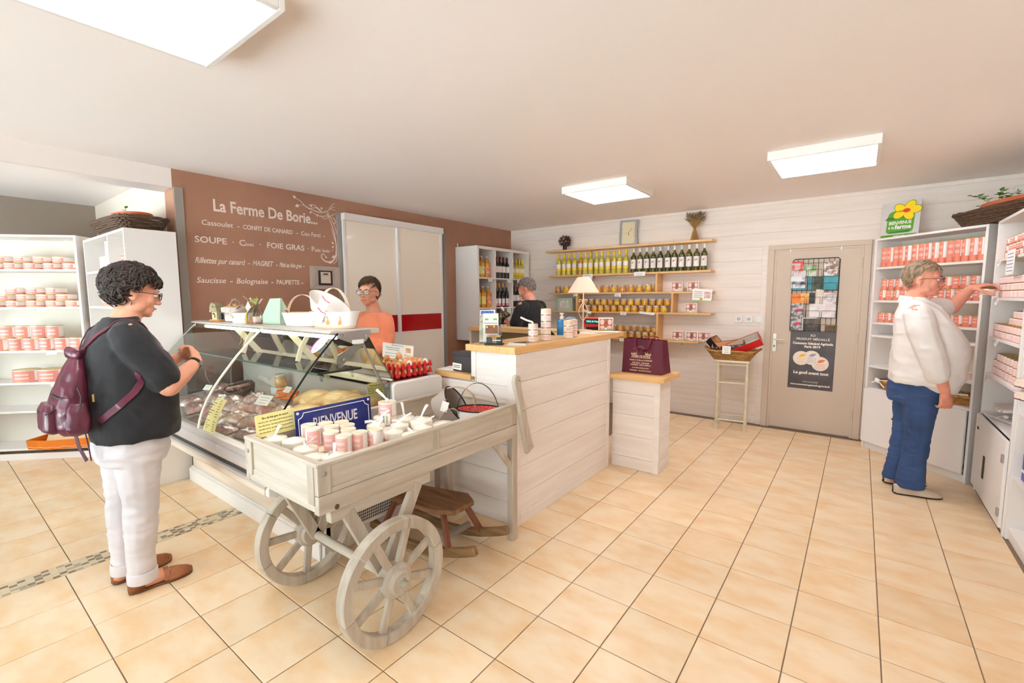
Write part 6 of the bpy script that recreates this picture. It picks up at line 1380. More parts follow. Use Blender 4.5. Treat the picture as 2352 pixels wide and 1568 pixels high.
line([('SOUPE',0.148,0.074,0.245,0.0014,0),('·',0.435,0.07,0.012,0.001,0),('C',0.495,0.074,0.05,0.001,0),('ivet',0.548,0.05,0.072,0.0002,0),('·',0.668,0.07,0.012,0.001,0),('FOIE GRAS',0.735,0.072,0.365,0.0012,0),('·',1.135,0.07,0.012,0.001,0),('P',1.178,0.072,0.03,0.0006,0),('oulet',1.212,0.05,0.065,0.0002,0),('fermier',1.298,0.05,0.085,0.0001,0.1),('·',1.405,0.07,0.01,0.001,0)], 1.958)
line([('Rillettes pur canard',0.137,0.068,0.40,0.0009,0.35),('-',0.553,0.066,0.022,0.001,0.3),('MAGRET',0.598,0.066,0.19,0.0012,0.3),('-',0.805,0.066,0.022,0.001,0.3),('Pâté au foie gras',0.845,0.06,0.222,0.0008,0.35),('-',1.078,0.066,0.018,0.001,0.3)], 1.785)
line([('Saucisse',0.140,0.066,0.225,0.0005,0.2),('-',0.40,0.066,0.022,0.0008,0),('Bolognaise',0.450,0.066,0.275,0.0005,0.2),('-',0.757,0.066,0.022,0.0008,0),('PAUPIETTE',0.808,0.062,0.225,0.0006,0.05),('-',1.052,0.066,0.022,0.0008,0)], 1.618)
def vine(pts, w, nm='painted_vine'):
    """smooth painted stroke through (y, z) points, w = widths"""
    P_ = []; n = len(pts)
    for i in range(n-1):
        p0, p1, p2, p3 = (Vector((pts[max(0,min(n-1,i+k))][0], pts[max(0,min(n-1,i+k))][1], 0)) for k in (-1,0,1,2))
        for t in [k/7 for k in range(7)]:
            P_.append(0.5*((2*p1)+(p2-p0)*t+(2*p0-5*p1+4*p2-p3)*t*t+(3*p1-p0-3*p2+p3)*t**3))
    P_.append(Vector((pts[-1][0], pts[-1][1], 0)))
    m = len(P_); ws = [w*(0.35+0.65*math.sin(PI*min(1,(k+1)/(m*0.55)) if k < m*0.55 else PI*0.5*(1+(k-m*0.55)/(m*0.45)*0.7)) if True else 1) for k in range(m)]
    ws = [max(0.0015, w*(0.3+0.7*math.sin(PI*(k+0.5)/m))) for k in range(m)]
    MB().strap([(XT, p.x, p.y) for p in P_], ws, 0.0012, [tuple(Vector((0,-(P_[min(k+1,m-1)]-P_[max(k-1,0)]).y,(P_[min(k+1,m-1)]-P_[max(k-1,0)]).x)).normalized()) for k in range(m)]).build(nm, m_wall_text, wl, smooth=0)
def leaf_(y, z, a, l, w):
    c, s_ = math.cos(a), math.sin(a); pts = [(0,0),(l*0.3,w),(l*0.6,w*0.8),(l,0),(l*0.6,-w*0.8),(l*0.3,-w)]
    MB().prism([(y+p*c-q*s_, z+p*s_+q*c) for p, q in pts], lambda a_,b_,t: (t,a_,b_), XT-0.0008, XT+0.0004).build('painted_leaf', m_wall_text, wl, smooth=0)
vine([(1.04,2.462),(1.09,2.44),(1.14,2.395),(1.21,2.372),(1.30,2.36),(1.37,2.385),(1.43,2.43),(1.466,2.44)],0.008)
vine([(1.07,2.40),(1.12,2.405),(1.18,2.385),(1.25,2.40),(1.31,2.36),(1.36,2.345),(1.40,2.37)],0.006)
vine([(1.16,2.41),(1.22,2.425),(1.28,2.39),(1.33,2.35),(1.39,2.335),(1.44,2.36),(1.468,2.37)],0.009)
vine([(1.20,2.35),(1.27,2.325),(1.33,2.325),(1.37,2.36),(1.40,2.42),(1.44,2.465),(1.468,2.475)],0.009)
vine([(1.29,2.33),(1.34,2.30),(1.38,2.33),(1.38,2.39),(1.42,2.41),(1.468,2.405)],0.007)
vine([(1.37,2.35),(1.40,2.29),(1.43,2.20),(1.452,2.10),(1.458,2.00),(1.44,1.91),(1.40,1.87),(1.34,1.862),(1.295,1.89),(1.285,1.925),(1.31,1.94),(1.33,1.915)],0.013)
vine([(1.38,2.36),(1.425,2.29),(1.455,2.22),(1.462,2.17),(1.44,2.16)],0.006)
vine([(1.41,2.21),(1.43,2.14),(1.45,2.08)],0.005); vine([(1.39,2.33),(1.44,2.32),(1.462,2.29),(1.45,2.265),(1.432,2.28)],0.006); vine([(1.455,2.0),(1.462,1.93),(1.45,1.87),(1.41,1.845)],0.006)
for a in ((1.04,2.462,2.5,0.035,0.012),(1.07,2.40,3.6,0.045,0.016),(1.20,2.40,1.9,0.03,0.01),(1.195,2.36,4.2,0.03,0.01),(1.31,2.39,1.7,0.03,0.01),(1.43,2.05,2.3,0.035,0.01),(1.43,2.03,3.9,0.03,0.01),(1.44,1.93,3.7,0.05,0.014),(1.36,1.85,0.3,0.06,0.012),(1.33,1.92,5.2,0.03,0.008),(1.26,2.34,4.6,0.03,0.008)): leaf_(*a)
# framed certificate in a deep silver frame
cf = thing('framed_certificate', 'small certificate in a deep silver frame on the brown wall', 'picture frame', (XB+0.001,1.306,1.692), PI/2)
m_sil = mat('silver_frame',(178,164,152),0.35,metal=0.3)
a_, b_ = 0.163, 0.118
for nm, pts in (('frame_side',[(-a_,-b_),(a_,-b_),(a_-0.05,-b_+0.04),(-a_+0.05,-b_+0.04)]),('frame_side',[(-a_,b_),(a_,b_),(a_-0.05,b_-0.02),(-a_+0.05,b_-0.02)]),('frame_side',[(-a_,-b_),(-a_,b_),(-a_+0.05,b_-0.02),(-a_+0.05,-b_+0.04)]),('frame_side',[(a_,-b_),(a_,b_),(a_-0.05,b_-0.02),(a_-0.05,-b_+0.04)])):
    MB().prism(pts, lambda p,q,t: (p, t, q), -0.03, 0.0).build(nm, m_sil, cf, bevel=0.002)
MB().box(-a_+0.05,-0.02,-b_+0.04,a_-0.05,-0.001,b_-0.02).build('mount', m_sil, cf)
MB().box(-0.078,-0.028,-0.075,0.078,-0.02,0.075).build('inner_frame', m_black, cf, bevel=0.002)
MB().box(-0.055,-0.0295,-0.055,0.055,-0.028,0.06).build('certificate', mat('certificate_paper',(214,198,182),0.6), cf)
MB().box(-0.028,-0.0302,0.032,0.028,-0.0294,0.046).build('printed_title', m_ink_black, cf); MB().box(-0.045,-0.0302,0.022,0.045,-0.0294,0.025).build('printed_line', m_ink, cf)
# ------------------------------------------------------------------ wire leaflet rack and poster on the door
YD = YB-0.0145
m_wire = mat('black_wire',(34,30,30),0.45)
rkk = thing('leaflet_rack', 'black wire leaflet rack hung on the beige door', 'rack', (0.725,YD,1.105))
rx0, rx1, rz1 = -0.207, 0.205, 0.775
wr = MB(); 
MB().tube([(rx0,-0.012,0),(rx0,-0.012,rz1-0.015),(rx0+0.015,-0.012,rz1),(rx1-0.015,-0.012,rz1),(rx1,-0.012,rz1-0.015),(rx1,-0.012,0)],0.0042,8).build('frame', m_wire, rkk)
for k in range(1,9): x = rx0+(rx1-rx0)*k/9; MB().cyl((x,-0.01,0),(x,-0.01,rz1),0.0024,n=6).build('wire', m_wire, rkk)
for r in range(6): MB().cyl((rx0,-0.01,0.145*r+0.004),(rx1,-0.01,0.145*r+0.004),0.0024,n=6).build('wire', m_wire, rkk)
for r in range(5):
    z = 0.145*r+0.004
    for q in range(3):
        xa = rx0+0.005+q*0.138; xb = xa+0.12
        MB().tube([(xa,-0.01,z),(xa,-0.042,z),(xa,-0.042,z+0.075),(xb,-0.042,z+0.075),(xb,-0.042,z),(xb,-0.01,z)],0.0022,6).build('pocket_wire', m_wire, rkk)
LFT = [(4,-0.165,0.10,0.16,(226,224,228),(214,80,70),'leaflet with a red heading in the top row of the rack'),(4,-0.06,0.13,0.12,(214,222,206),(120,150,90),'leaning green and white leaflet in the top row'),(4,0.13,0.12,0.15,(236,232,230),(150,120,104),'white leaflet with a small photo, top right of the rack'),
 (3,-0.15,0.13,0.16,(232,232,236),(96,106,120),'white booklet curling over in the second row'),(3,-0.045,0.04,0.14,(58,140,156),(48,120,136),'narrow teal leaflet in the second row'),(3,0.035,0.10,0.14,(72,84,56),(50,56,44),'dark green photo leaflet in the second row'),(3,0.14,0.125,0.14,(58,144,160),(66,154,168),'wide teal leaflet in the second row'),
 (2,-0.165,0.085,0.105,(240,140,44),(226,110,40),'orange booklet at the left of the third row'),(2,-0.085,0.08,0.11,(232,150,70),(240,190,110),'orange striped leaflet in the third row'),(2,-0.018,0.05,0.115,(52,48,50),(70,66,68),'black leaflet in the third row'),(2,0.05,0.07,0.15,(236,226,214),(220,200,184),'cream leaflet in the third row'),(2,0.135,0.115,0.115,(240,236,234),(206,190,190),'white card with photos at the right of the third row'),
 (1,-0.15,0.115,0.15,(110,106,108),(200,196,196),'black and white photo leaflet in the fourth row'),(1,0.08,0.23,0.145,(240,234,234),(226,214,214),'wide white sheet in the fourth row'),
 (0,-0.155,0.10,0.15,(108,104,106),(200,196,196),'black and white photo leaflet in the bottom row'),(0,-0.01,0.15,0.13,(66,62,62),(110,96,84),'dark grey leaflet in the bottom row'),(0,-0.03,0.13,0.142,(238,232,230),(230,220,216),'white leaflet behind the dark grey one in the bottom row'),(0,0.165,0.10,0.06,(112,88,54),(84,64,40),'small brown booklet at the bottom right of the rack')]
for i, (r, x, w, h, c1, c2, s) in enumerate(LFT):
    z = 1.105+0.145*r+0.009; yy = YD-0.030+0.004*(i % 3)
    if 'behind' in s: yy = YD-0.018
    t = thing('leaflet', s, 'leaflet', (0.725+x,yy,z), group='leaflets in the door rack')
    q = mat('leaflet_%d' % i, c1, 0.5, col2=c2, scale=9 if 'photo' not in s else 24, ramp=(0.45,0.55))
    if 'curling' in s:
        MB().strap([(0,0,0),(0,-0.002,0.10),(0,-0.012,0.145),(0,-0.035,0.15),(0,-0.05,0.125),(0,-0.052,0.09)],w,0.0015,(1,0,0)).build('pages', q, t)
        MB().box(-w/2,-0.0022,0.0,w/2,-0.0012,0.02).build('printed_band', mat('teal_print',(58,140,156),0.5), t)
    else:
        MB().box(-w/2,-0.001,0,w/2,0.001,h).build('pages', q, t)
        if 'black and white' in s: MB().box(-0.005,-0.0017,h*0.4,w/2-0.01,-0.001,h*0.4+0.03).build('printed_band', mat('pink_print',(226,62,110),0.5), t)
        if 'small photo' in s: MB().box(-0.005,-0.0017,0.07,0.03,-0.001,0.105).build('printed_photo', mat('brown_print',(140,100,80),0.5), t)
        if 'red heading' in s: MB().box(-w/2,-0.0017,h-0.02,w/2,-0.001,h).build('printed_band', mat('red_print',(214,60,54),0.5), t)
ps = thing('poster', 'dark grey poster with three round medals on the beige door', 'poster', (0.73,YD-0.001,0.475), rot=(0,0.008,0))
m_pst = mat('poster_charcoal',(74,66,66),0.42,col2=(92,84,86),scale=4,bump=0.5,bscale=3)
MB().box(-0.207,-0.002,0,0.205,-0.0002,0.63).build('sheet', m_pst, ps)
m_pw = mat('poster_white',(240,228,216),0.5)
def pt(s, z, size, width, bold=0.0, mt=None, x=0.0):
    o = text('printed_text', s, size, mt or m_pw, (0,0,0), (1,0,0), (0,0,1), None, 'CENTER', 0.0003, bold, width=width); o.parent = ps; o.matrix_basis = Matrix.Translation((x,-0.0026,z)) @ Matrix.Rotation(PI/2,4,'X')
pt('ICI',0.575,0.034,0.04,0.0004); pt('PRODUIT MÉDAILLÉ',0.535,0.034,0.30,0.0004); pt('Concours Général Agricole',0.488,0.034,0.365,0.0016); pt('Paris 2019',0.452,0.034,0.145,0.0016)
pt('Le gout avant tout',0.165,0.042,0.32,0.0018); pt('^',0.178,0.034,0.014,0.0012,None,-0.036); pt('TOUT LE PALMARÈS',0.073,0.017,0.14,0.0); pt('www.concours-general-agricole.fr',0.038,0.026,0.365,0.0010)
for k, (x, z, c) in enumerate(((0.08,0.285,(236,124,60)),(0.0,0.345,(160,156,176)),(-0.095,0.335,(236,184,56)))):
    y_ = -0.0024-0.0006*k
    def disc(nm, r1, r2, mt, yo): MB().disc(30).xf(Matrix.Translation((x,yo,z)) @ Matrix.Rotation(PI/2,4,'X') @ Matrix.Diagonal((r1,r2,1,1))).build(nm, mt, ps)
    disc('printed_medal',0.077,0.077,m_pw,y_); disc('printed_ring',0.071,0.071,mat('medal_ring',(206,196,188),0.6),y_-0.0001); disc('printed_face',0.069,0.069,m_pw,y_-0.0002)
    mc = mat('medal_%d' % k, c, 0.5); lf_ = []
    for q in range(9): 
        a = q/8; lf_.append((-0.035+0.07*a, 0.004+0.016*math.sin(PI*min(1,a*1.05))*(1.0 if q % 2 else 0.55)))
    lf_ += [(x_, -z_*1.0) for x_, z_ in reversed(lf_)]
    MB().prism([(x+0.01+p*0.9-q2*0.4, z+0.03+q2*0.9+p*0.4) for p, q2 in lf_], lambda a,b,t: (a,t,b), y_-0.0006, y_-0.0003).build('printed_leaf', mc, ps, smooth=0)
    nm = ['MÉDAILLE|DE BRONZE','MÉDAILLE|D\'ARGENT','MÉDAILLE|D\'OR'][k].split('|')
    for j, s in enumerate(nm+['PARIS 2019']):
        o = text('printed_text', s, 0.017, mc, (0,0,0), (1,0,0), (0,0,1), None, 'CENTER', 0.0002, 0.0, width=min(0.085,0.011*len(s))); o.parent = ps; o.matrix_basis = Matrix.Translation((x,y_-0.0006,z-0.012-0.02*j)) @ Matrix.Rotation(PI/2,4,'X')
# ------------------------------------------------------------------ planters, sign and small things on the side units
m_terra = mat('terracotta',(188,98,62),0.65,col2=(172,86,54),scale=8)
m_leafg = mat('plant_leaf',(96,150,50),0.5,col2=(70,120,40),scale=20); m_stemg = mat('plant_stem',(120,150,70),0.6)
def planter(label, M, a, b, h, seed, sprigs, group=None):
    t = thing('potted_plant', label, 'potted plant', group=group); t.matrix_world = M
    n = 32
    rows = [[(a*f*math.cos(2*PI*j/n), b*f*math.sin(2*PI*j/n), z) for j in range(n)] for f, z in ((0.001,0),(0.74,0),(0.92,h*0.78),(0.93,h*0.80),(1.0,h*0.82),(1.02,h*0.9),(1.0,h),(0.95,h),(0.9,h*0.85),(0.001,h*0.85))]
    MB().grid(rows, wrap=True).build('pot', m_terra, t)
    MB().disc(n,h*0.87).xf(Matrix.Diagonal((a*0.9,b*0.9,1,1))).build('soil', mat('soil',(70,52,40),0.95,bump=0.8,bscale=80), t)
    r = random.Random(seed)
    for k, (x, y, dx, dy, dz, nl) in enumerate(sprigs):
        p0 = Vector((x,y,h*0.86)); p1 = p0+Vector((dx*0.5,dy*0.5,dz*0.7)); p2 = p0+Vector((dx,dy,dz))
        MB().tube([p0,p1,p2],[0.0025,0.002,0.001],5).build('stem', m_stemg, t)
        for q in range(nl):
            f = 0.35+0.65*q/max(1,nl-1); p = p0.lerp(p1,min(1,f*2)) if f < 0.5 else p1.lerp(p2,(f-0.5)*2)
            an = r.uniform(0,6.28); d = Vector((math.cos(an),math.sin(an),r.uniform(-0.2,0.7))).normalized(); u = d.cross(Vector((0,0,1))).normalized(); l = r.uniform(0.035,0.055); w = l*0.33; nn = u.cross(d)
            MB().add([p, p+d*l*0.35+u*w+nn*0.003, p+d*l*0.75+u*w*0.7, p+d*l, p+d*l*0.75-u*w*0.7, p+d*l*0.35-u*w+nn*0.003, p+d*l*0.5-nn*0.004],[(0,1,6),(1,2,6),(2,3,6),(3,4,6),(4,5,6),(5,0,6)]).build('leaf', m_leafg, t)
    return t
# left: dark wicker tray with a terracotta bowl
basket('wicker_basket', 'dark wicker tray on top of the unit by the brown wall', 'basket', T(-3.70,-0.20,2.013,0.04), (0.40,0.17), (0.33,0.13), 0.095, m_wick_dark, 7)
planter('terracotta bowl with one small sprout in the left wicker tray', T(-3.60,-0.20,2.024,0), 0.25,0.125,0.13,3,[(-0.13,0.0,-0.03,0.0,0.09,3)])
# right: wicker tray and long terracotta trough on the corner units
basket('wicker_basket', 'dark wicker tray spanning the corner of the right shelving', 'basket', T(1.965,3.55,2.023,math.radians(-62)), (0.40,0.14), (0.33,0.10), 0.10, m_wick_dark, 7)
planter('long terracotta trough with leafy sprigs in the right wicker tray', T(2.00,3.50,2.034,math.radians(-62)), 0.33,0.10,0.145,8,[(-0.24,0.0,-0.10,-0.04,0.11,6),(-0.20,0.02,-0.02,0.02,0.10,6),(-0.17,-0.02,0.05,-0.03,0.09,6),(-0.12,0.0,0.06,0.0,0.07,5),(-0.24,0.0,-0.22,-0.02,0.13,5),(-0.22,0.0,-0.10,-0.02,0.02,4),(0.12,0.0,0.03,0.0,0.06,4)])
el = thing('emergency_light', 'white wall lamp housing high in the right corner', 'wall lamp', (2.17,YB-0.001,2.36))
MB().box(-0.045,-0.07,-0.075,0.045,0,0.06).build('housing', m_white, el, bevel=0.012); MB().cyl((0,-0.06,-0.075),(0,-0.06,-0.10),0.03,n=14).build('cap', m_white, el)
MB().ball((-0.03,-0.072,0.02),0.006,8).build('indicator', m_ink, el)
# flower sign leaning on the wall
fs_ = thing('flower_sign', 'white sign with a yellow flower reading BIENVENUE à la ferme', 'sign', (1.372,4.36,2.0215), rot=(-0.10,0.0,math.radians(-22)))
MB().box(-0.148,-0.004,0,0.148,0.004,0.345).build('panel', mat('sign_grey_white',(214,206,208),0.4), fs_, bevel=0.002)
m_g1 = mat('sign_green',(86,150,30),0.45); m_g2 = mat('sign_dark_green',(28,104,40),0.45); m_fy = mat('sign_yellow',(246,206,10),0.45); m_fr = mat('sign_red',(200,48,14),0.45)
def fp(pts, nm, mt, y): MB().prism(pts, lambda a,b,t: (a,t,b), y, y+0.0004).build(nm, mt, fs_, smooth=0)
def ell(cx_, cz_, a, b, rot=0.0, n=24): return [(cx_+a*math.cos(t)*math.cos(rot)-b*math.sin(t)*math.sin(rot), cz_+a*math.cos(t)*math.sin(rot)+b*math.sin(t)*math.cos(rot)) for t in [2*PI*k/n for k in range(n)]]
fp([(-0.103,0.075),(-0.095,0.060),(-0.078,0.052),(0.075,0.052),(0.098,0.062),(0.105,0.085),(0.108,0.215),(0.09,0.235),(0.0,0.235),(-0.03,0.262),(-0.062,0.262),(-0.088,0.245),(-0.098,0.215),(-0.112,0.185),(-0.100,0.172)], 'printed_bush', m_g1, -0.0046)
fp([(-0.122,0.183),(-0.09,0.205),(-0.065,0.208),(-0.04,0.198),(-0.02,0.183),(-0.06,0.18)], 'printed_leaf', m_g2, -0.0050)
fp([(-0.085,0.062),(-0.05,0.068),(0.0,0.070),(0.05,0.074),(0.09,0.078),(0.07,0.058),(-0.07,0.056)], 'printed_grass', m_g2, -0.0050)
for cx_, cz_, r in ((-0.01,0.285,2.45),(0.065,0.302,0.9),(0.105,0.262,0.05),(0.06,0.215,-1.0),(-0.012,0.230,-2.5)):
    fp(ell(cx_,cz_,0.053,0.039,r), 'printed_petal_outline', m_g1, -0.0054); fp(ell(cx_,cz_,0.047,0.034,r), 'printed_petal', m_fy, -0.0058)
fp(ell(0.042,0.258,0.028,0.019), 'printed_centre', m_fr, -0.0063)
fp([(-0.14,0.0),(0.135,0.0),(0.135,0.04),(-0.14,0.04)], 'printed_band', m_g1, -0.0046)
def ft(s, x, z, size, width, bold, sh=0.0):
    o = text('printed_text', s, size, m_paper, (0,0,0), (1,0,0), (0,0,1), None, 'LEFT', 0.0003, bold, sh, width=width); o.parent = fs_; o.matrix_basis = Matrix.Translation((x,-0.0064,z)) @ Matrix.Rotation(PI/2,4,'X')
ft('BIENVENUE',-0.085,0.135,0.042,0.172,0.0012); ft('à la',-0.085,0.095,0.036,0.045,0.0010); ft('ferme',-0.035,0.090,0.058,0.125,0.0022); ft('Agréé par les',-0.04,0.022,0.02,0.085,0.0003,0.2); ft('Chambres d\'agriculture',-0.11,0.006,0.018,0.13,0.0002,0.2)
# hampers at the bottom of the diagonal unit, papers and packets at the right edge
for lx, s in ((0.19,'left'),(0.74,'right')):
    Mh = on(uc, lx, 0.135, ZD[0]+0.001)
    h_ = basket('wicker_hamper', 'shallow honey wicker hamper on the bottom shelf by the door, '+s+' one', 'basket', Mh, (0.155,0.10), (0.125,0.08), 0.07, m_wick, 6, oval=True, group='hampers on the diagonal unit')
    for k in range(3): link('tin', TM[(0.032,0.098,'coral')], h_, (-0.05+0.05*k,0.0,0.03), rot=(0,PI/2,0.2))
    MB().strap([(-0.16,-0.10,0.05),(-0.08,-0.112,0.075),(-0.02,-0.108,0.02)],0.012,0.001,(0,0,1)).strap([(-0.09,-0.108,0.08),(0.10,-0.06,0.09)],0.014,0.001,(0,0,1)).build('ribbon', m_paper, h_)
    MB().obox((-0.085,-0.115,0.08),(0.05,0.02,0.04),Matrix.Rotation(0.4,3,'Y')).build('bow', m_paper, h_, bevel=0.008)
Mo = UM(ud)
for k, (x, z, a, s) in enumerate(((0.36,ZE[0]+0.012,0.3,'lower'),(0.34,ZE[0]+0.085,0.0,'upper'))):
    t = thing('flat_box', '%s grey-white flat box with ribbon on the bottom right shelf' % s, 'box'); t.matrix_world = on(ud, x, 0.12, z) @ Matrix.Rotation(a,4,'Z') @ Matrix.Rotation(0.1,4,'X')
    MB().box(-0.14,-0.09,0,0.14,0.09,0.018).build('lid', mat('grey_white_box',(214,208,208),0.5), t, bevel=0.002)
    if k == 0: MB().strap([(-0.02,-0.095,0.02),(0.0,-0.06,0.032),(0.03,-0.02,0.022)],0.02,0.002,(1,0,0)).ball((0.01,-0.06,0.03),(0.025,0.015,0.012),10).build('ribbon', m_paper, t)
tag(MB().box(-0.10,-0.075,-0.012,0.10,0.075,0).build('box_support', m_white, None, tuple((on(ud,0.34,0.12,ZE[0]+0.083)).translation)), 'white inner shelf holding the upper flat box', 'shelf insert')
for k in range(2):
    t = thing('confectionery_box', 'box with colourful dots at the right edge, '+['upper','lower'][k], 'box', group='dotted boxes at the right edge'); t.matrix_world = on(ue, 0.12+0.02*k, 0.06, 0.955-0.07*k) @ Matrix.Rotation(0.35,4,'Z') @ Matrix.Rotation(0.12,4,'X')
    MB().box(-0.10,-0.06,0,0.10,0.06,0.045).build('box', mat('confetti_box',(246,236,226),0.5,col2=(214,90,70),scale=45,ramp=(0.58,0.62)), t, bevel=0.002)
    MB().box(-0.101,-0.0605,0.0,0.101,0.0605,0.006).build('base_band', mat('plum',(120,30,60),0.5), t)
tag(MB().box(-0.13,-0.09,0,0.13,0.09,0.085).build('display_block', m_white, None, tuple(on(ue,0.16,0.14,0.8005).translation), -PI/2), 'white block under the dotted boxes at the right edge', 'block')
bt = thing('blue_packet', 'dark blue packet on the low shelf at the right edge', 'packet'); bt.matrix_world = on(ue, 0.12, 0.06, 0.4005)
MB().box(-0.05,-0.03,0,0.05,0.03,0.16).build('packet', mat('packet_blue',(34,52,130),0.4,col2=(60,80,160),scale=30), bt, bevel=0.003); MB().box(-0.051,-0.031,0.05,0.051,0.031,0.065).build('printed_band', m_paper, bt)
ts = thing('notice_sheet', 'white printed sheet hanging on the right wall unit', 'notice'); ts.matrix_world = on(ud, 0.50, -0.008, 1.62)
MB().box(-0.10,-0.001,0,0.10,0.001,0.16).build('sheet', m_paper, ts)
for k in range(6): MB().box(-0.08,-0.0015,0.02+0.022*k,0.07,-0.001,0.026+0.022*k).build('printed_line', mat('ink_bluegrey',(150,154,190),0.8), ts)
# orange tray with a cream box on the lowest left shelf
ot = thing('orange_tray', 'orange boat-shaped card tray on the lowest left shelf', 'tray'); ot.matrix_world = on(ua, 0.93, 0.04, ZA[0]+0.001) @ Matrix.Rotation(0.12,4,'Z')
pts = [(-0.30,-0.04),(-0.10,-0.105),(0.20,-0.09),(0.33,0.0),(0.28,0.16),(-0.26,0.16)]
m = MB(); n = len(pts); v = [(x*0.97,y*0.97,0) for x, y in pts]+[(x,y,0.085) for x, y in pts]+[(x*0.985,y*0.985,0.085) for x, y in pts]+[(x*0.955,y*0.955,0.004) for x, y in pts]
m.add(v, [tuple(range(n-1,-1,-1))]+[(i,(i+1) % n,n+(i+1) % n,n+i) for i in range(n)]+[(n+i,n+(i+1) % n,2*n+(i+1) % n,2*n+i) for i in range(n)]+[(2*n+i,2*n+(i+1) % n,3*n+(i+1) % n,3*n+i) for i in range(n)]+[tuple(3*n+i for i in range(n))])
m.build('tray', mat('orange_card',(222,120,24),0.45), ot, smooth=0)
MB().tube([(x*1.0+0.0, y*0.99-0.002, 0.02+0.004*math.sin(k*2.0)) for k, (x, y) in enumerate([(-0.30+0.63*i/20, -0.04-0.065*min(1,i/6.3) if i < 6.3 else (-0.105+0.015*(i-6.3)/9.5 if i < 15.8 else -0.09+0.09*(i-15.8)/4.2)) for i in range(21)])],0.0025,5).build('wavy_line', mat('wavy_peach',(246,196,150),0.5), ot)
cbx = thing('cream_box', 'cream card box lid leaning in the orange tray', 'box'); cbx.matrix_world = on(ua, 0.94, 0.10, ZA[0]+0.01) @ Matrix.Rotation(0.10,4,'Z') @ Matrix.Rotation(-0.45,4,'X')
MB().prism([(-0.24,0.0),(0.25,0.0),(0.23,0.20),(0.19,0.225),(-0.17,0.225),(-0.21,0.20)], lambda a,b,t: (a,t,b), -0.01, 0.01).build('lid', mat('cream_card',(232,206,160),0.6), cbx, bevel=0.006)
# ------------------------------------------------------------------ people
from mathutils import noise as mnoise
class Flesh(MB):
    def cap(s, p0, p1, r0, r1, n=12):
        p0, p1 = Vector(p0), Vector(p1); d = (p1-p0); L_ = d.length; d = d.normalized() if L_ > 1e-6 else Vector((0,0,1))
        pts, rs = [], []
        for k in range(4): a = PI/2*(1-k/4); pts.append(p0-d*r0*math.sin(a)); rs.append(max(1e-4, r0*math.cos(a)))
        for k in range(4): t = k/3; pts.append(p0.lerp(p1,t)); rs.append(r0+(r1-r0)*t)
        for k in range(1,5): a = PI/2*k/4; pts.append(p1+d*r1*math.sin(a)); rs.append(max(1e-4, r1*math.cos(a)))
        return s.tube(pts, rs, n)
    def chain(s, pts, rs, n=12):
        for i in range(len(pts)-1): s.cap(pts[i], pts[i+1], rs[i], rs[i+1], n)
        return s
    def loft(s, secs, n=28, e=2.3):
        """stacked super-ellipse sections (cx, cy, cz, rx, ry)"""
        rows = []
        for cx, cy, cz, rx, ry in secs:
            r = []
            for j in range(n):
                a = 2*PI*j/n; c, q = math.cos(a), math.sin(a)
                r.append((cx+rx*math.copysign(abs(c)**(2/e),c), cy+ry*math.copysign(abs(q)**(2/e),q), cz))
            rows.append(r)
        o = len(s.v); s.grid(rows, wrap=True); k = len(rows)
        s.f.append(tuple(o+j for j in range(n-1,-1,-1))); s.m.append(0); s.f.append(tuple(o+(k-1)*n+j for j in range(n))); s.m.append(0)
        return s
def solidify_blob(mb, name, mt, voxel, smooth_it=5, fold=None, parent=None, M=None):
    """fuse overlapping volumes into one continuous skin, then smooth it; fold = (amplitude, frequency vector)"""
    me = mb.mesh('tmp', mt, 0); o = bpy.data.objects.new('tmp', me); COL.objects.link(o)
    r = o.modifiers.new('r','REMESH'); r.mode = 'VOXEL'; r.voxel_size = voxel
    if smooth_it: q = o.modifiers.new('s','SMOOTH'); q.factor = 0.5; q.iterations = smooth_it
    dg = bpy.context.evaluated_depsgraph_get(); nm = bpy.data.meshes.new_from_object(o.evaluated_get(dg))
    bpy.data.objects.remove(o); bpy.data.meshes.remove(me)
    if fold:
        amp, fr = fold
        nr = [v.normal.copy() for v in nm.vertices]
        for v, n_ in zip(nm.vertices, nr):
            p = v.co; k = mnoise.noise(Vector((p.x*fr[0], p.y*fr[1], p.z*fr[2]))) + 0.5*mnoise.noise(Vector((p.x*fr[0]*2.1+7, p.y*fr[1]*2.1, p.z*fr[2]*2.3)))
            v.co = p + n_*(amp*(1-abs(k)*2.2))
    nm.materials.clear(); nm.materials.append(mt); nm.name = name
    nm.polygons.foreach_set('use_smooth', [True]*len(nm.polygons)); nm.update()
    ob = bpy.data.objects.new(name, nm); COL.objects.link(ob)
    if parent: ob.parent = parent
    if M: ob.matrix_basis = M
    return ob
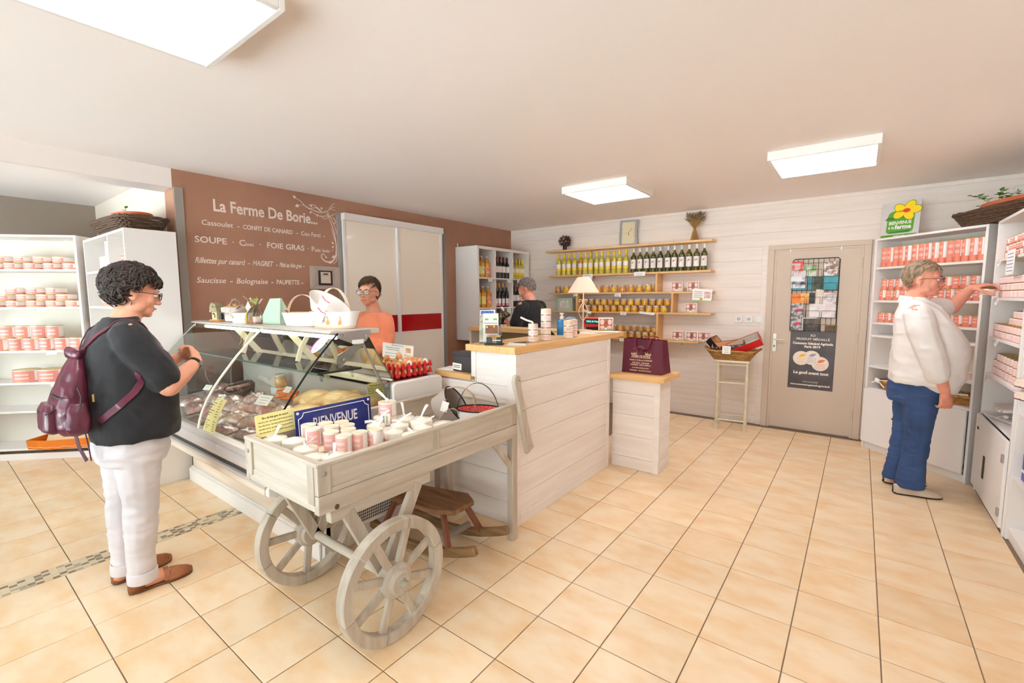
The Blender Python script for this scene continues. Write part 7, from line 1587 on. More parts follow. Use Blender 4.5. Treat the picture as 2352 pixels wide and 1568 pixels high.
def hand(mb, M, curl=(0.5,0.6,0.7,0.8), thumb=(0.5,0.3), side=1, s=0.95, spread=0.05):
    """palm along +y from the wrist at the origin, back of the hand +z, thumb on side*x"""
    def P_(x, y, z): return M @ Vector((x*s, y*s, z*s))
    mb.chain([P_(0,-0.01,0),P_(0,0.03,0)],[0.024*s,0.026*s]); 
    for x in (-0.026,-0.009,0.009,0.026): mb.cap(P_(x*0.7,0.02,0.0),P_(x,0.082,0.0),0.015*s,0.0125*s)
    for k, (x, ln) in enumerate(((0.033,0.072),(0.011,0.08),(-0.011,0.075),(-0.032,0.058))):
        x *= side; p = Vector((x,0.085,0.0)); a = 0.15; pts = [P_(*p)]; rs = [0.0098*s]
        for j, f in enumerate((0.45,0.31,0.24)):
            a += curl[k]*(0.75 if j == 0 else 1.0); dirv = Vector((side*spread*(1.5-k)*0.8, math.cos(a), -math.sin(a)))
            p = p+dirv*ln*f; pts.append(P_(*p)); rs.append((0.0092,0.0085,0.0072)[j]*s)
        mb.chain(pts, rs, 10)
    a, b = thumb; p = Vector((side*0.022,0.022,-0.006)); pts = [P_(*p)]; rs = [0.0145*s]
    for j, ln in enumerate((0.036,0.03,0.024)):
        an = a*(1-0.45*j); p = p+Vector((side*math.sin(an)*ln, math.cos(an)*ln*0.9, -math.sin(b+0.25*j)*ln*0.9)); pts.append(P_(*p)); rs.append((0.012,0.0105,0.0085)[j]*s)
    mb.chain(pts, rs, 10)
def aim(p, d, up):
    """frame at p whose y looks along d and whose z leans to up"""
    y = Vector(d).normalized(); u = Vector(up); x = y.cross(u).normalized(); z = x.cross(y)
    M = Matrix((x, y, z)).transposed().to_4x4(); M.translation = Vector(p); return M
def head(mb, M, s=1.0, nose=1.0, chin=1.0):
    """head turned by M: origin at its centre, face to +y"""
    def b(c, r, rot=None):
        R = M.to_3x3() @ (rot if rot else Matrix.Identity(3)); mb.ball(M @ Vector([q*s for q in c]), tuple(q*s for q in r), 18, 0, R)
    b((0,-0.012,0.035),(0.074,0.093,0.085)); b((0,0.018,-0.02),(0.064,0.074,0.085)); b((0,0.045,-0.075*chin),(0.042,0.044,0.036)); b((0,0.074,-0.092*chin),(0.020,0.017,0.017))
    b((0,0.068,0.03),(0.05,0.024,0.03))
    for q in (-1,1):
        b((q*0.036,0.062,-0.024),(0.022,0.020,0.026)); b((q*0.03,0.082,0.022),(0.024,0.010,0.008)); b((q*0.046,0.018,-0.066),(0.02,0.036,0.026))
        b((q*0.074,-0.008,-0.006),(0.009,0.021,0.032),Matrix.Rotation(-0.2,3,'X') @ Matrix.Rotation(q*0.3,3,'Z')); b((q*0.077,-0.004,-0.03),(0.007,0.012,0.013)); b((q*0.010,0.098,-0.034),(0.009,0.010,0.008))
    b((0,0.092,0.0),(0.010,0.012,0.03),Matrix.Rotation(0.28,3,'X')); b((0,0.105*(0.5+0.5*nose),-0.030),(0.012,0.015*nose,0.012)); b((0,0.088,-0.058),(0.022,0.010,0.0055)); b((0,0.086,-0.069),(0.019,0.010,0.007))
def face_parts(par, M, s=1.0, look=0.0, down=0.0):
    ew = mat('eye_white',(226,220,214),0.25); ei = mat('eye_iris',(58,44,36),0.2); lipm = mat('lip',(186,108,98),0.45); br = mat('brow',(70,54,44),0.8)
    for q in (-1,1):
        e = MB().ball((0,0,0),(0.0125*s,0.011*s,0.0095*s),12).build('eye', ew, par); e.matrix_basis = M @ Matrix.Translation((q*0.030*s,0.0825*s,0.003*s))
        MB().ball((look*0.004*s,0.0085*s,-0.001*s-down*0.003),(0.0055*s,0.004*s,0.0055*s),10).build('iris', ei, e)
        b = MB().tube([(q*0.016*s,0.094*s,0.022*s),(q*0.030*s,0.094*s,0.026*s),(q*0.045*s,0.084*s,0.021*s)],[0.0022*s,0.0026*s,0.0015*s],6).build('eyebrow', br, par); b.matrix_basis = M
    l = MB().tube([(-0.021*s,0.0905*s,-0.0635*s),(-0.008*s,0.0985*s,-0.062*s),(0.008*s,0.0985*s,-0.062*s),(0.021*s,0.0905*s,-0.0635*s)],[0.002*s,0.0036*s,0.0036*s,0.002*s],8).build('lips', lipm, par); l.matrix_basis = M
def glasses(par, M, s=1.0, col=(40,34,32), w=0.027, h=0.018):
    g_ = thing('glasses', None, None); g_.parent = par; g_.matrix_basis = M; mt = mat('glasses_frame_%d' % col[0], col, 0.3)
    for q in (-1,1):
        cx = q*0.033*s; pts = [(cx+w*s*math.copysign(abs(math.cos(a))**0.7,math.cos(a)), 0.108*s-abs(q)*0.004*s, 0.0+h*s*math.copysign(abs(math.sin(a))**0.7,math.sin(a))) for a in [2*PI*k/20 for k in range(20)]]
        MB().tube(pts,0.0019*s,6,closed=True).build('rim', mt, g_)
        MB().add([(p[0],p[1],p[2]) for p in pts],[tuple(range(20))]).build('lens', m_glass, g_)
        MB().tube([(q*0.058*s,0.102*s,0.006*s),(q*0.074*s,0.085*s,0.007*s),(q*0.080*s,0.02*s,0.006*s),(q*0.082*s,-0.014*s,-0.004*s)],0.0018*s,6).build('temple', mt, g_)
    MB().tube([(-0.007*s,0.106*s,0.004*s),(0,0.110*s,0.006*s),(0.007*s,0.106*s,0.004*s)],0.002*s,6).build('bridge', mt, g_)
def hair(par, M, mt, kind, s=1.0, seed=1, name='hair'):
    """many fine tapering locks laid over the scalp; kind sets length, curl and hairline"""
    mb = MB(); r = random.Random(seed)
    curly = kind == 'curly'; n = 2100 if curly else 1900
    for k in range(n):
        ct = r.uniform(-0.80,1.0); t = math.acos(ct); a = r.uniform(0,2*PI)
        d = Vector((math.sin(t)*math.cos(a), math.sin(t)*math.sin(a), math.cos(t)))
        fr, up_ = d.y, d.z
        if fr > 0.25 and up_ < (0.50 if kind != 'fringe' else 0.56): continue
        if fr > 0.0 and up_ < (0.06 if curly else 0.14): continue
        if up_ < -0.42 and fr > -0.3: continue
        if not curly and up_ < -0.60: continue
        if abs(d.x) > 0.5 and up_ < -0.02 and fr > (-0.12 if curly else -0.2): continue
        base = Vector((d.x*0.0755, -0.012+d.y*0.094, 0.036+d.z*0.087))
        jit = Vector((r.uniform(-1,1),r.uniform(-1,1),r.uniform(-1,1)))
        if curly:
            flow = Vector((d.x*0.5, -0.55+d.y*0.3, -0.75))+jit*0.75; ln = r.uniform(0.045,0.085); th = r.uniform(0.0035,0.0062); lift = r.uniform(0.012,0.027)*(0.75 if up_ > 0.6 else 1.0); w = 0.010
        elif kind == 'fringe':
            flow = Vector((0.9 if (fr > 0.0 and up_ > 0.2) else d.x*0.4, 0.35 if (fr > 0.1 and up_ > 0.3) else -0.75, -0.8))+jit*0.25; ln = r.uniform(0.05,0.085); th = r.uniform(0.0028,0.0048); lift = r.uniform(0.006,0.014); w = 0.003
        else:
            flow = Vector((d.x*0.4+(0.3 if kind == 'short2' and fr > 0 else 0), -0.85, -0.7))+jit*0.35; ln = r.uniform(0.028,0.05) if kind == 'short' else r.uniform(0.04,0.065); th = r.uniform(0.0026,0.0045); lift = r.uniform(0.005,0.013); w = 0.004
        tang = (flow-d*flow.dot(d)).normalized(); sd = tang.cross(d); ph = r.uniform(0,6.28); pts = []
        m_ = 6 if curly else 4
        for q in range(m_):
            f = q/(m_-1); p = base+tang*ln*f; dd = Vector(((p.x)/0.0755, (p.y+0.012)/0.094, (p.z-0.036)/0.087)); L_ = dd.length
            if L_ > 1e-5 and p.z > -0.03: p = Vector((dd.x/L_*0.0755, -0.012+dd.y/L_*0.094, 0.036+dd.z/L_*0.087)); dd = dd/L_
            else: dd = d
            p = p+dd*(0.001+lift*math.sin(PI*min(1.0,0.15+f*0.75)))+sd*w*math.sin(ph+f*(7.0 if curly else 3.0))
            pts.append(M @ (p*s))
        mb.tube(pts, [th*s*(1.0-0.82*(q/(m_-1))**2) for q in range(m_)], 5)
    o = mb.build(name, mt, par, smooth=1.3); o['kind'] = 'stuff'
    rows = []                                   # under-layer so that no scalp shows between the locks
    for i in range(13):
        t = PI*0.62*i/12; row = []
        for j in range(28):
            a = 2*PI*j/28; dd = Vector((math.sin(t)*math.cos(a), math.sin(t)*math.sin(a), math.cos(t)))
            lim = 0.34*PI if (dd.y > 0.25) else (0.42*PI if dd.y > 0 else 0.64*PI); tt = min(t, lim)
            dd = Vector((math.sin(tt)*math.cos(a), math.sin(tt)*math.sin(a), math.cos(tt)))
            row.append(M @ (Vector((dd.x*0.0785, -0.012+dd.y*0.097, 0.036+dd.z*0.0895))*s))
        rows.append(row)
    MB().grid(rows, wrap=True).build('hair_base', mt, par, smooth=2.0)
    return o
def hair_mat(name, c1, c2): return mat(name, c1, 0.5, col2=c2, scale=60, stretch=(1,1,0.4), bump=0.3, bscale=220)
m_skin = mat('skin', (226,164,134), 0.5, col2=(214,148,120), scale=9, sss=0.12)
m_skin2 = mat('skin_rosy', (224,156,130), 0.5, col2=(208,134,112), scale=9, sss=0.12)
def person(label, loc, rz):
    return thing('person', label, 'person', loc, rz)
# ---- woman with the backpack, facing the case (local = world offset)
wa = person('dark-haired woman in black T-shirt and white trousers at the display case', (-1.78,-0.72,0), 0.0)
HM = Matrix.Translation((0.0,0.055,1.515)) @ Matrix.Rotation(-0.10,4,'Z') @ Matrix.Rotation(-0.22,4,'X')
fb_ = Flesh(); head(fb_, HM, 1.03)
fb_.chain([(0,0.03,1.42),(0,-0.005,1.32)],[0.058,0.072]); fb_.loft([(0,0.0,0.80,0.14,0.10),(0,0.02,1.0,0.15,0.11),(0,0.0,1.2,0.15,0.10),(0,-0.01,1.33,0.12,0.07)])
eR, eL = (0.215,0.115,1.055), (-0.215,0.11,1.055); wR, wL = (0.135,0.265,1.155), (-0.11,0.275,1.165)
fb_.chain([(0.165,-0.01,1.315),eR],[0.062,0.05]); fb_.chain([eR,(0.19,0.18,1.10),wR],[0.046,0.043,0.027])
fb_.chain([(-0.165,-0.01,1.315),eL],[0.062,0.05]); fb_.chain([eL,(-0.18,0.18,1.10),wL],[0.046,0.043,0.027])
hand(fb_, aim(wR,(-0.55,0.10,0.50),(0.5,0.7,0.3)), (0.7,0.75,0.8,0.85), (0.6,0.4), 1); hand(fb_, aim(wL,(0.60,0.12,0.30),(-0.4,0.7,0.4)), (0.6,0.65,0.7,0.8), (0.5,0.4), -1)
for hp, kn, an, toe in (((0.08,0.0,0.80),(0.062,0.0,0.47),(0.045,-0.02,0.07),(0.062,0.135,0.03)),((-0.085,-0.02,0.80),(-0.095,-0.035,0.47),(-0.12,-0.05,0.07),(-0.145,0.105,0.03))):
    fb_.chain([hp,kn,an],[0.08,0.055,0.033]); heel = (an[0],an[1]-0.02,0.035); fb_.chain([heel,((an[0]+toe[0])/2,(an[1]+toe[1])/2,0.04),toe],[0.03,0.034,0.026]); fb_.cap(an,((an[0]+toe[0])/2,(an[1]+toe[1])/2,0.045),0.032,0.032)
solidify_blob(fb_, 'body', m_skin, 0.0052, 4, None, wa)
face_parts(wa, HM, 1.03, 0, 1); glasses(wa, HM, 1.03, (36,32,40))
hair(wa, HM, hair_mat('hair_dark_brown',(58,42,34),(30,22,18)), 'curly', 1.07, 2)
MB().ball((0,0,0),0.005,8).build('earring', m_chrome, wa, tuple(HM @ Vector((0.079,-0.004,-0.048))))
m_tee = mat('black_tshirt',(30,29,32),0.85,col2=(25,24,27),scale=4,bump=0.25,bscale=9,sheen=0.15)
sh = Flesh(); sh.loft([(0,0.02,0.800,0.200,0.172),(0,0.022,0.86,0.212,0.178),(0,0.022,0.95,0.214,0.180),(0,0.018,1.05,0.210,0.175),(0,0.01,1.15,0.205,0.162),(0,-0.005,1.25,0.195,0.142),(0,-0.012,1.32,0.165,0.105),(0,-0.008,1.365,0.105,0.078),(0,0.0,1.395,0.075,0.068)], 36, 2.4)
for q, e in ((1,eR),(-1,eL)):
    m1 = Vector((q*0.165,-0.01,1.31)).lerp(Vector(e),0.78); sh.chain([(q*0.150,-0.01,1.305),(q*0.178,0.0,1.27),m1],[0.078,0.080,0.079])
shirt_o = solidify_blob(sh, 'tshirt', m_tee, 0.008, 5, (0.0055,(7,7,8)), wa)
m_trous = mat('white_denim',(226,219,222),0.75,col2=(216,210,214),scale=5,bump=0.3,bscale=14,bstretch=(1,1,3))
tr = Flesh(); tr.loft([(0,0.0,0.68,0.165,0.135),(0,0.0,0.74,0.182,0.150),(0,0.005,0.82,0.180,0.150),(0,0.01,0.88,0.17,0.14)],32)
for hp, kn, an, hem in (((0.085,0.0,0.72),(0.062,0.005,0.47),(0.048,-0.012,0.20),(0.05,-0.012,0.105)),((-0.09,-0.012,0.72),(-0.098,-0.03,0.47),(-0.118,-0.042,0.20),(-0.118,-0.042,0.105))):
    tr.chain([hp,Vector(hp).lerp(Vector(kn),0.5),kn,Vector(kn).lerp(Vector(an),0.4),an,hem],[0.098,0.088,0.074,0.073,0.060,0.058])
solidify_blob(tr, 'trousers', m_trous, 0.008, 5, (0.0045,(7,7,15)), wa)
m_cuffb = m_trous
for x, y in ((0.05,-0.012),(-0.118,-0.042)): MB().lathe([(0.060,0.05),(0.064,0.052),(0.066,0.075),(0.064,0.105),(0.058,0.107),(0.057,0.05)],26,c=(x,y,0.0),closed=True).build('trouser_cuff', m_trous, wa)
m_shoe = mat('tan_leather',(166,104,64),0.55,col2=(142,86,52),scale=18,bump=0.2)
def shoe(par, heel, toe, w, h, mt, sole, open_=True):
    hl, te = Vector((*heel,0)), Vector((*toe,0)); d = (te-hl).normalized(); L_ = (te-hl).length; sd = Vector((d.y,-d.x,0))
    out = []
    for t, f in ((0,0.45),(0.04,0.72),(0.15,0.85),(0.4,0.80),(0.68,1.0),(0.86,0.86),(0.96,0.55),(1.0,0.25)): out.append((t,f))
    outline = [hl+d*L_*t+sd*w*f for t, f in out]+[hl+d*L_*t-sd*w*f for t, f in reversed(out)]
    MB().prism([(p.x,p.y) for p in outline], lambda a,b,t: (a,b,t), 0.0, 0.014).build('sole', sole, par, bevel=0.003)
    up_ = Flesh()
    if open_:
        rows = []
        for t, f, hh in ((0.60,0.98,0.048),(0.68,1.0,0.050),(0.80,0.92,0.044),(0.92,0.68,0.034),(1.0,0.22,0.020)):
            c = hl+d*L_*t; rows.append([c+sd*w*f*1.02*math.cos(a)+Vector((0,0,0.012+hh*math.sin(a))) for a in [PI*k/12 for k in range(13)]])
        MB().grid(rows).build('vamp', mt, par, smooth=1.5).modifiers.new('t','SOLIDIFY').thickness = 0.003
        rows = []
        for t, f, hh in ((0.24,0.86,0.03),(0.10,0.80,0.060),(0.03,0.66,0.075),(-0.005,0.30,0.082)):
            c = hl+d*L_*t; rows.append([c+sd*w*f*q_+Vector((0,0,z_)) for q_, z_ in ((1,0.012),(1.02,hh*0.6+0.012),(0.9,hh+0.012))])
        rows2 = [[c_ for c_ in r] for r in rows]
        back = []
        for r, (t, f) in zip(rows, ((0.24,0.86),(0.10,0.80),(0.03,0.66),(-0.005,0.30))):
            c = hl+d*L_*t; back.append([Vector((2*(c.x)-p.x, 2*(c.y)-p.y, p.z)) for p in r])
        MB().grid(rows+list(reversed(back))).build('heel_counter', mt, par, smooth=1.5).modifiers.new('t','SOLIDIFY').thickness = 0.003
        c = hl+d*L_*0.16
        MB().strap([c+sd*0.043*math.cos(a)+d*(0.02+0.05*math.sin(a))+Vector((0,0,0.078+0.016*math.sin(a))) for a in [PI*k/10 for k in range(11)]],0.010,0.003,(0,0,1)).build('ankle_strap', mt, par)
        c = hl+d*L_*0.58
        MB().strap([c+sd*w*1.0*math.cos(a)+Vector((0,0,0.02+0.052*math.sin(a))) for a in [PI*k/10 for k in range(11)]],0.022,0.003,tuple(d)).build('instep_strap', mt, par)
    else:
        rows = []
        for t, f, hh in ((-0.002,0.35,0.055),(0.05,0.72,0.062),(0.18,0.84,0.055),(0.38,0.82,0.052),(0.55,0.95,0.060),(0.70,1.0,0.052),(0.85,0.88,0.040),(0.95,0.6,0.030),(1.0,0.22,0.018)):
            c = hl+d*L_*t; rows.append([c+sd*w*f*math.cos(a)*1.02+Vector((0,0,0.012+hh*math.sin(a)**0.8)) for a in [PI*k/12 for k in range(13)]])
        MB().grid(rows).build('upper', mt, par, smooth=1.5)
shoe(wa,(0.035,-0.072),(0.068,0.195),0.044,0.05,m_shoe,mat('brown_sole',(112,72,48),0.7)); shoe(wa,(-0.128,-0.100),(-0.158,0.165),0.044,0.05,m_shoe,MATS['brown_sole'])
wt_ = thing('wristwatch', None, None); wt_.parent = wa; wt_.matrix_basis = aim(Vector(wR).lerp(Vector((0.19,0.18,1.10)),0.12),(Vector(wR)-Vector((0.19,0.18,1.10))),(0,0,1))
MB().lathe([(0.030,-0.008),(0.032,-0.008),(0.032,0.008),(0.030,0.008)],22,closed=True).xf(Matrix.Rotation(PI/2,4,'X')).build('strap', m_black, wt_); MB().cyl((0.031,0,0),(0.037,0,0),0.012,n=14).build('dial', m_steel, wt_)
bk = thing('shirt_print', None, None); bk.parent = wa
o = text('lettering', 'Dégustation', 0.075, m_paper, (0,0,0), (1,0,0), (0,1,0), None, 'CENTER', 0.0006, 0.001, 0.3, width=0.26); o.parent = bk
# the line of writing curves down over the back of the shirt
for v in o.data.vertices:
    q = v.co.x; zz = 1.205+v.co.y*0.8-0.05*0; v.co = Vector((-0.02+q*0.8, -0.2, zz+0.04+q*0.42))
LETTER = o
# ---- her backpack
m_bp = mat('burgundy_leather',(98,34,54),0.38,col2=(82,26,44),scale=7,bump=0.3,bscale=18,coat=0.25); m_zip = mat('zip_dark',(52,34,40),0.5)
bp = thing('backpack', 'burgundy leather backpack worn by the dark-haired woman', 'backpack', (-1.80,-0.72,0)); _v0 = len(bpy.data.objects); _bp_names = set(o.name for o in bpy.data.objects)
b_ = Flesh(); b_.loft([(0.02,-0.235,0.872,0.125,0.075),(0.02,-0.245,0.90,0.145,0.095),(0.02,-0.25,0.98,0.142,0.095),(0.02,-0.235,1.06,0.128,0.080),(0.02,-0.21,1.14,0.105,0.056),(0.02,-0.19,1.20,0.075,0.034),(0.02,-0.185,1.225,0.045,0.022)],30,2.6)
solidify_blob(b_, 'body', m_bp, 0.008, 4, (0.005,(10,10,9)), bp)
b_ = Flesh(); b_.loft([(0.02,-0.325,0.885,0.085,0.035),(0.02,-0.345,0.90,0.095,0.045),(0.02,-0.345,0.985,0.092,0.042),(0.02,-0.335,1.015,0.075,0.03)],24,3.0); solidify_blob(b_, 'front_pocket', m_bp, 0.006, 4, (0.002,(12,12,12)), bp)
b_ = Flesh(); b_.loft([(0.165,-0.235,0.885,0.02,0.05),(0.168,-0.24,0.91,0.028,0.06),(0.16,-0.235,0.98,0.022,0.055),(0.148,-0.225,1.02,0.012,0.04)],22,2.6); solidify_blob(b_, 'side_pocket', m_bp, 0.006, 4, (0.003,(14,14,12)), bp)
MB().tube([(0.115,-0.355,0.985),(0.118,-0.33,1.0),(0.116,-0.31,0.985)],0.0035,6).build('zip', m_zip, bp); MB().strap([(0.112,-0.37,0.98),(0.02,-0.392,0.985),(-0.07,-0.37,0.98)],0.006,0.003,(0,0,1)).build('zip', m_zip, bp); MB().strap([(0.155,-0.30,1.045),(0.13,-0.315,1.05),(0.02,-0.325,1.055)],0.006,0.003,(0,0,1)).build('zip', m_zip, bp); MB().tube([(0.162,-0.225,1.09),(0.172,-0.215,1.05),(0.182,-0.225,1.0)],0.004,6).build('zip', m_zip, bp)
fl = Flesh(); fl.chain([(-0.03,-0.195,1.225),(0.02,-0.215,1.238),(0.075,-0.19,1.228)],[0.022,0.028,0.022]); solidify_blob(fl, 'gathered_top', m_bp, 0.006, 3, (0.003,(20,20,20)), bp)
from mathutils.bvhtree import BVHTree
_bv = BVHTree.FromPolygons([v.co.copy() for v in shirt_o.data.vertices], [tuple(q.vertices) for q in shirt_o.data.polygons])
def hug(pts, off=0.005, n=5):
    """points along the path laid on the surface of her shirt (shirt coordinates, shifted to the pack's)"""
    out, nn = [], []
    P_ = [Vector(p) for p in pts]
    for i in range(len(P_)-1):
        for k in range(n):
            q = P_[i].lerp(P_[i+1], k/n); c, nr, _, _ = _bv.find_nearest(q); out.append(c+nr*off+Vector((0.02,0,0))); nn.append(nr)
    c, nr, _, _ = _bv.find_nearest(P_[-1]); out.append(c+nr*off+Vector((0.02,0,0))); nn.append(nr)
    sides = []
    for i in range(len(out)):
        d = (out[min(i+1,len(out)-1)]-out[max(i-1,0)]).normalized(); sides.append(tuple(d.cross(nn[i]).normalized()))
    return out, sides
for v in LETTER.data.vertices:
    c, nr, _, _ = _bv.find_nearest(v.co); v.co = c+nr*0.002
LETTER.data.update()
o1, s1 = hug([(0.03,-0.17,1.235),(0.075,-0.15,1.30),(0.115,-0.10,1.36),(0.125,-0.03,1.39),(0.13,0.05,1.36),(0.15,0.12,1.27),(0.19,0.13,1.17)]); MB().strap(o1, 0.026, 0.005, s1).build('shoulder_strap', m_bp, bp)
o1, s1 = hug([(-0.01,-0.17,1.235),(-0.06,-0.15,1.30),(-0.10,-0.10,1.36),(-0.11,-0.03,1.39),(-0.12,0.05,1.36)]); MB().strap(o1, 0.026, 0.005, s1).build('shoulder_strap', m_bp, bp)
o1, s1 = hug([(0.14,-0.14,0.92),(0.20,-0.08,0.99),(0.215,-0.02,1.05),(0.205,0.03,1.12),(0.19,0.06,1.17)]); MB().strap(o1, 0.028, 0.005, s1).build('lower_strap', m_bp, bp)
MB().strap([(0.05,-0.235,0.875),(0.07,-0.225,0.80),(0.10,-0.20,0.735)],0.022,0.004,(0.8,0.5,0)).build('hanging_strap', mat('strap_plum',(82,32,58),0.6), bp)
MB().tube([(0.12,-0.20,0.88),(0.125,-0.19,0.80),(0.13,-0.185,0.74)],0.004,6).build('cord', MATS['strap_plum'], bp)
MB().box(0.175,-0.165,1.02,0.182,-0.155,1.055).build('buckle', m_gold, bp)
for o_ in [q for q in bpy.data.objects if q.parent == bp and q.name.split('.')[0] not in ('shoulder_strap','lower_strap')]:
    for v in o_.data.vertices:
        v.co.y = -0.115+(v.co.y+0.10)*0.70
# ---- woman in white reaching for a tin: local x = toward the viewer's side, y = world +x
wr_ = person('grey-haired woman in white jacket and jeans reaching for a tin', (1.50,3.17,0), -PI/2)
HR = Matrix.Translation((0.01,-0.022,1.60)) @ Matrix.Rotation(-0.22,4,'Z') @ Matrix.Rotation(-0.05,4,'X')
f2 = Flesh(); head(f2, HR, 1.06)
f2.chain([(0,-0.045,1.50),(0,-0.075,1.41)],[0.062,0.078]); f2.loft([(0,0.02,0.80,0.15,0.13),(0,0.03,1.0,0.17,0.15),(0,0.0,1.2,0.17,0.13),(0,-0.06,1.40,0.12,0.08)])
eR, eL = (0.235,0.035,1.075), (-0.205,0.165,1.395); wR, wL = (0.205,0.125,0.815), (-0.215,0.262,1.535)
f2.chain([(0.18,-0.05,1.36),eR],[0.066,0.052]); f2.chain([eR,(0.225,0.08,0.96),wR],[0.05,0.045,0.029])
f2.chain([(-0.175,-0.03,1.37),eL],[0.066,0.052]); f2.chain([eL,(-0.212,0.205,1.455),wL],[0.05,0.044,0.029])
hand(f2, aim(wR,(-0.05,0.10,-0.95),(0.85,0.3,0.1)), (0.55,0.6,0.65,0.7), (0.5,0.3), -1, 1.0); hand(f2, aim(wL,(-0.02,0.85,0.30),(0.05,-0.3,0.9)), (0.45,0.5,0.55,0.6), (0.8,1.1), 1, 1.0)
for hp, kn, an, toe in (((0.085,-0.03,0.80),(0.055,0.0,0.46),(0.075,-0.03,0.07),(0.052,0.12,0.03)),((-0.085,-0.05,0.80),(-0.085,-0.06,0.46),(-0.10,-0.09,0.07),(-0.165,0.06,0.03))):
    f2.chain([hp,kn,an],[0.08,0.058,0.036]); f2.chain([(an[0],an[1]-0.02,0.035),((an[0]+toe[0])/2,(an[1]+toe[1])/2,0.04),toe],[0.03,0.034,0.026])
solidify_blob(f2, 'body', m_skin2, 0.0054, 4, None, wr_)
face_parts(wr_, HR, 1.06); glasses(wr_, HR, 1.06, (104,44,60), 0.026, 0.017)
hair(wr_, HR, hair_mat('hair_grey_blond',(176,150,122),(112,92,76)), 'short2', 1.08, 5)
m_jkt = mat('white_linen',(234,228,224),0.8,col2=(226,219,215),scale=5,bump=0.35,bscale=12,bstretch=(1,1,2))
j_ = Flesh(); j_.loft([(0,0.03,0.845,0.215,0.205),(0,0.035,0.90,0.222,0.212),(0,0.04,1.0,0.225,0.215),(0,0.045,1.10,0.222,0.215),(0,0.03,1.20,0.218,0.195),(0,-0.005,1.30,0.205,0.165),(0,-0.04,1.385,0.165,0.115),(0,-0.058,1.435,0.105,0.085),(0,-0.055,1.47,0.085,0.078)],36,2.5)
j_.chain([(0.165,-0.045,1.345),(0.205,-0.02,1.24),eR,(0.228,0.07,0.945)],[0.086,0.086,0.078,0.072]); j_.chain([(-0.165,-0.03,1.36),(-0.19,0.05,1.38),(-0.20,0.115,1.39)],[0.086,0.080,0.074])
j_.loft([(0.04,0.12,0.795,0.13,0.09),(0.02,0.08,0.85,0.18,0.15),(0,0.05,0.92,0.2,0.19)],28,2.5)
solidify_blob(j_, 'jacket', m_jkt, 0.008, 4, (0.0055,(7,7,9)), wr_)
MB().strap([(0.085,-0.085,1.455),(0.10,-0.02,1.44),(0.085,0.06,1.40),(0.06,0.12,1.33)],[0.04,0.05,0.045,0.03],0.006,(0.5,0.1,0.8)).build('collar', m_jkt, wr_); MB().strap([(-0.085,-0.085,1.455),(-0.10,-0.02,1.44),(-0.085,0.06,1.40),(-0.06,0.12,1.33)],[0.04,0.05,0.045,0.03],0.006,(-0.5,0.1,0.8)).build('collar', m_jkt, wr_)
MB().strap([(0.085,-0.085,1.452),(0.0,-0.15,1.462),(-0.085,-0.085,1.452)],0.05,0.006,(0,0.3,1)).build('collar', m_jkt, wr_)
MB().strap([(0.105,0.215,1.01),(0.165,0.175,1.01)],0.02,0.005,(0,0,1)).build('pocket_flap', m_jkt, wr_)
m_jean = mat('blue_denim',(58,84,132),0.8,col2=(44,66,108),scale=5,stretch=(1,1,0.5),bump=0.3,bscale=16,bstretch=(1,1,3))
t2 = Flesh(); t2.loft([(0,-0.01,0.70,0.175,0.165),(0,-0.005,0.78,0.19,0.178),(0,0.0,0.86,0.185,0.172),(0,0.0,0.90,0.18,0.165)],32)
for hp, kn, sh_, hem in (((0.09,0.01,0.74),(0.06,0.015,0.47),(0.062,0.0,0.25),(0.066,-0.01,0.068)),((-0.09,-0.03,0.74),(-0.088,-0.045,0.47),(-0.095,-0.065,0.25),(-0.10,-0.078,0.068))):
    t2.chain([hp,Vector(hp).lerp(Vector(kn),0.5),kn,Vector(kn).lerp(Vector(sh_),0.5),sh_],[0.108,0.096,0.080,0.080,0.076])
    t2.loft([(hem[0],hem[1],0.055,0.082,0.088),(sh_[0],sh_[1],0.25,0.072,0.074)],22)
solidify_blob(t2, 'jeans', m_jean, 0.008, 5, (0.0045,(7,7,15)), wr_)
m_loaf = mat('beige_loafer',(206,188,166),0.6,col2=(190,170,148),scale=12); 
shoe(wr_,(0.115,-0.105),(0.045,0.178),0.045,0.05,m_loaf,mat('dark_sole',(52,42,36),0.7),False); shoe(wr_,(-0.095,-0.155),(-0.20,0.110),0.045,0.05,m_loaf,MATS['dark_sole'],False)
MB().ball((0,0,0),0.005,8).build('earring', m_chrome, wr_, tuple(HR @ Vector((0.081,-0.004,-0.05))))
ht_M = Matrix.Translation((1.50+0.345,3.17+0.222,1.492)) @ Matrix.Rotation(0.12,4,'X') @ Matrix.Rotation(0.1,4,'Y')
tin(0.046, 0.045, 'pale', ht_M, 'flat pink tin held up in the hand of the woman in white', 'tin in hand', 0.3)
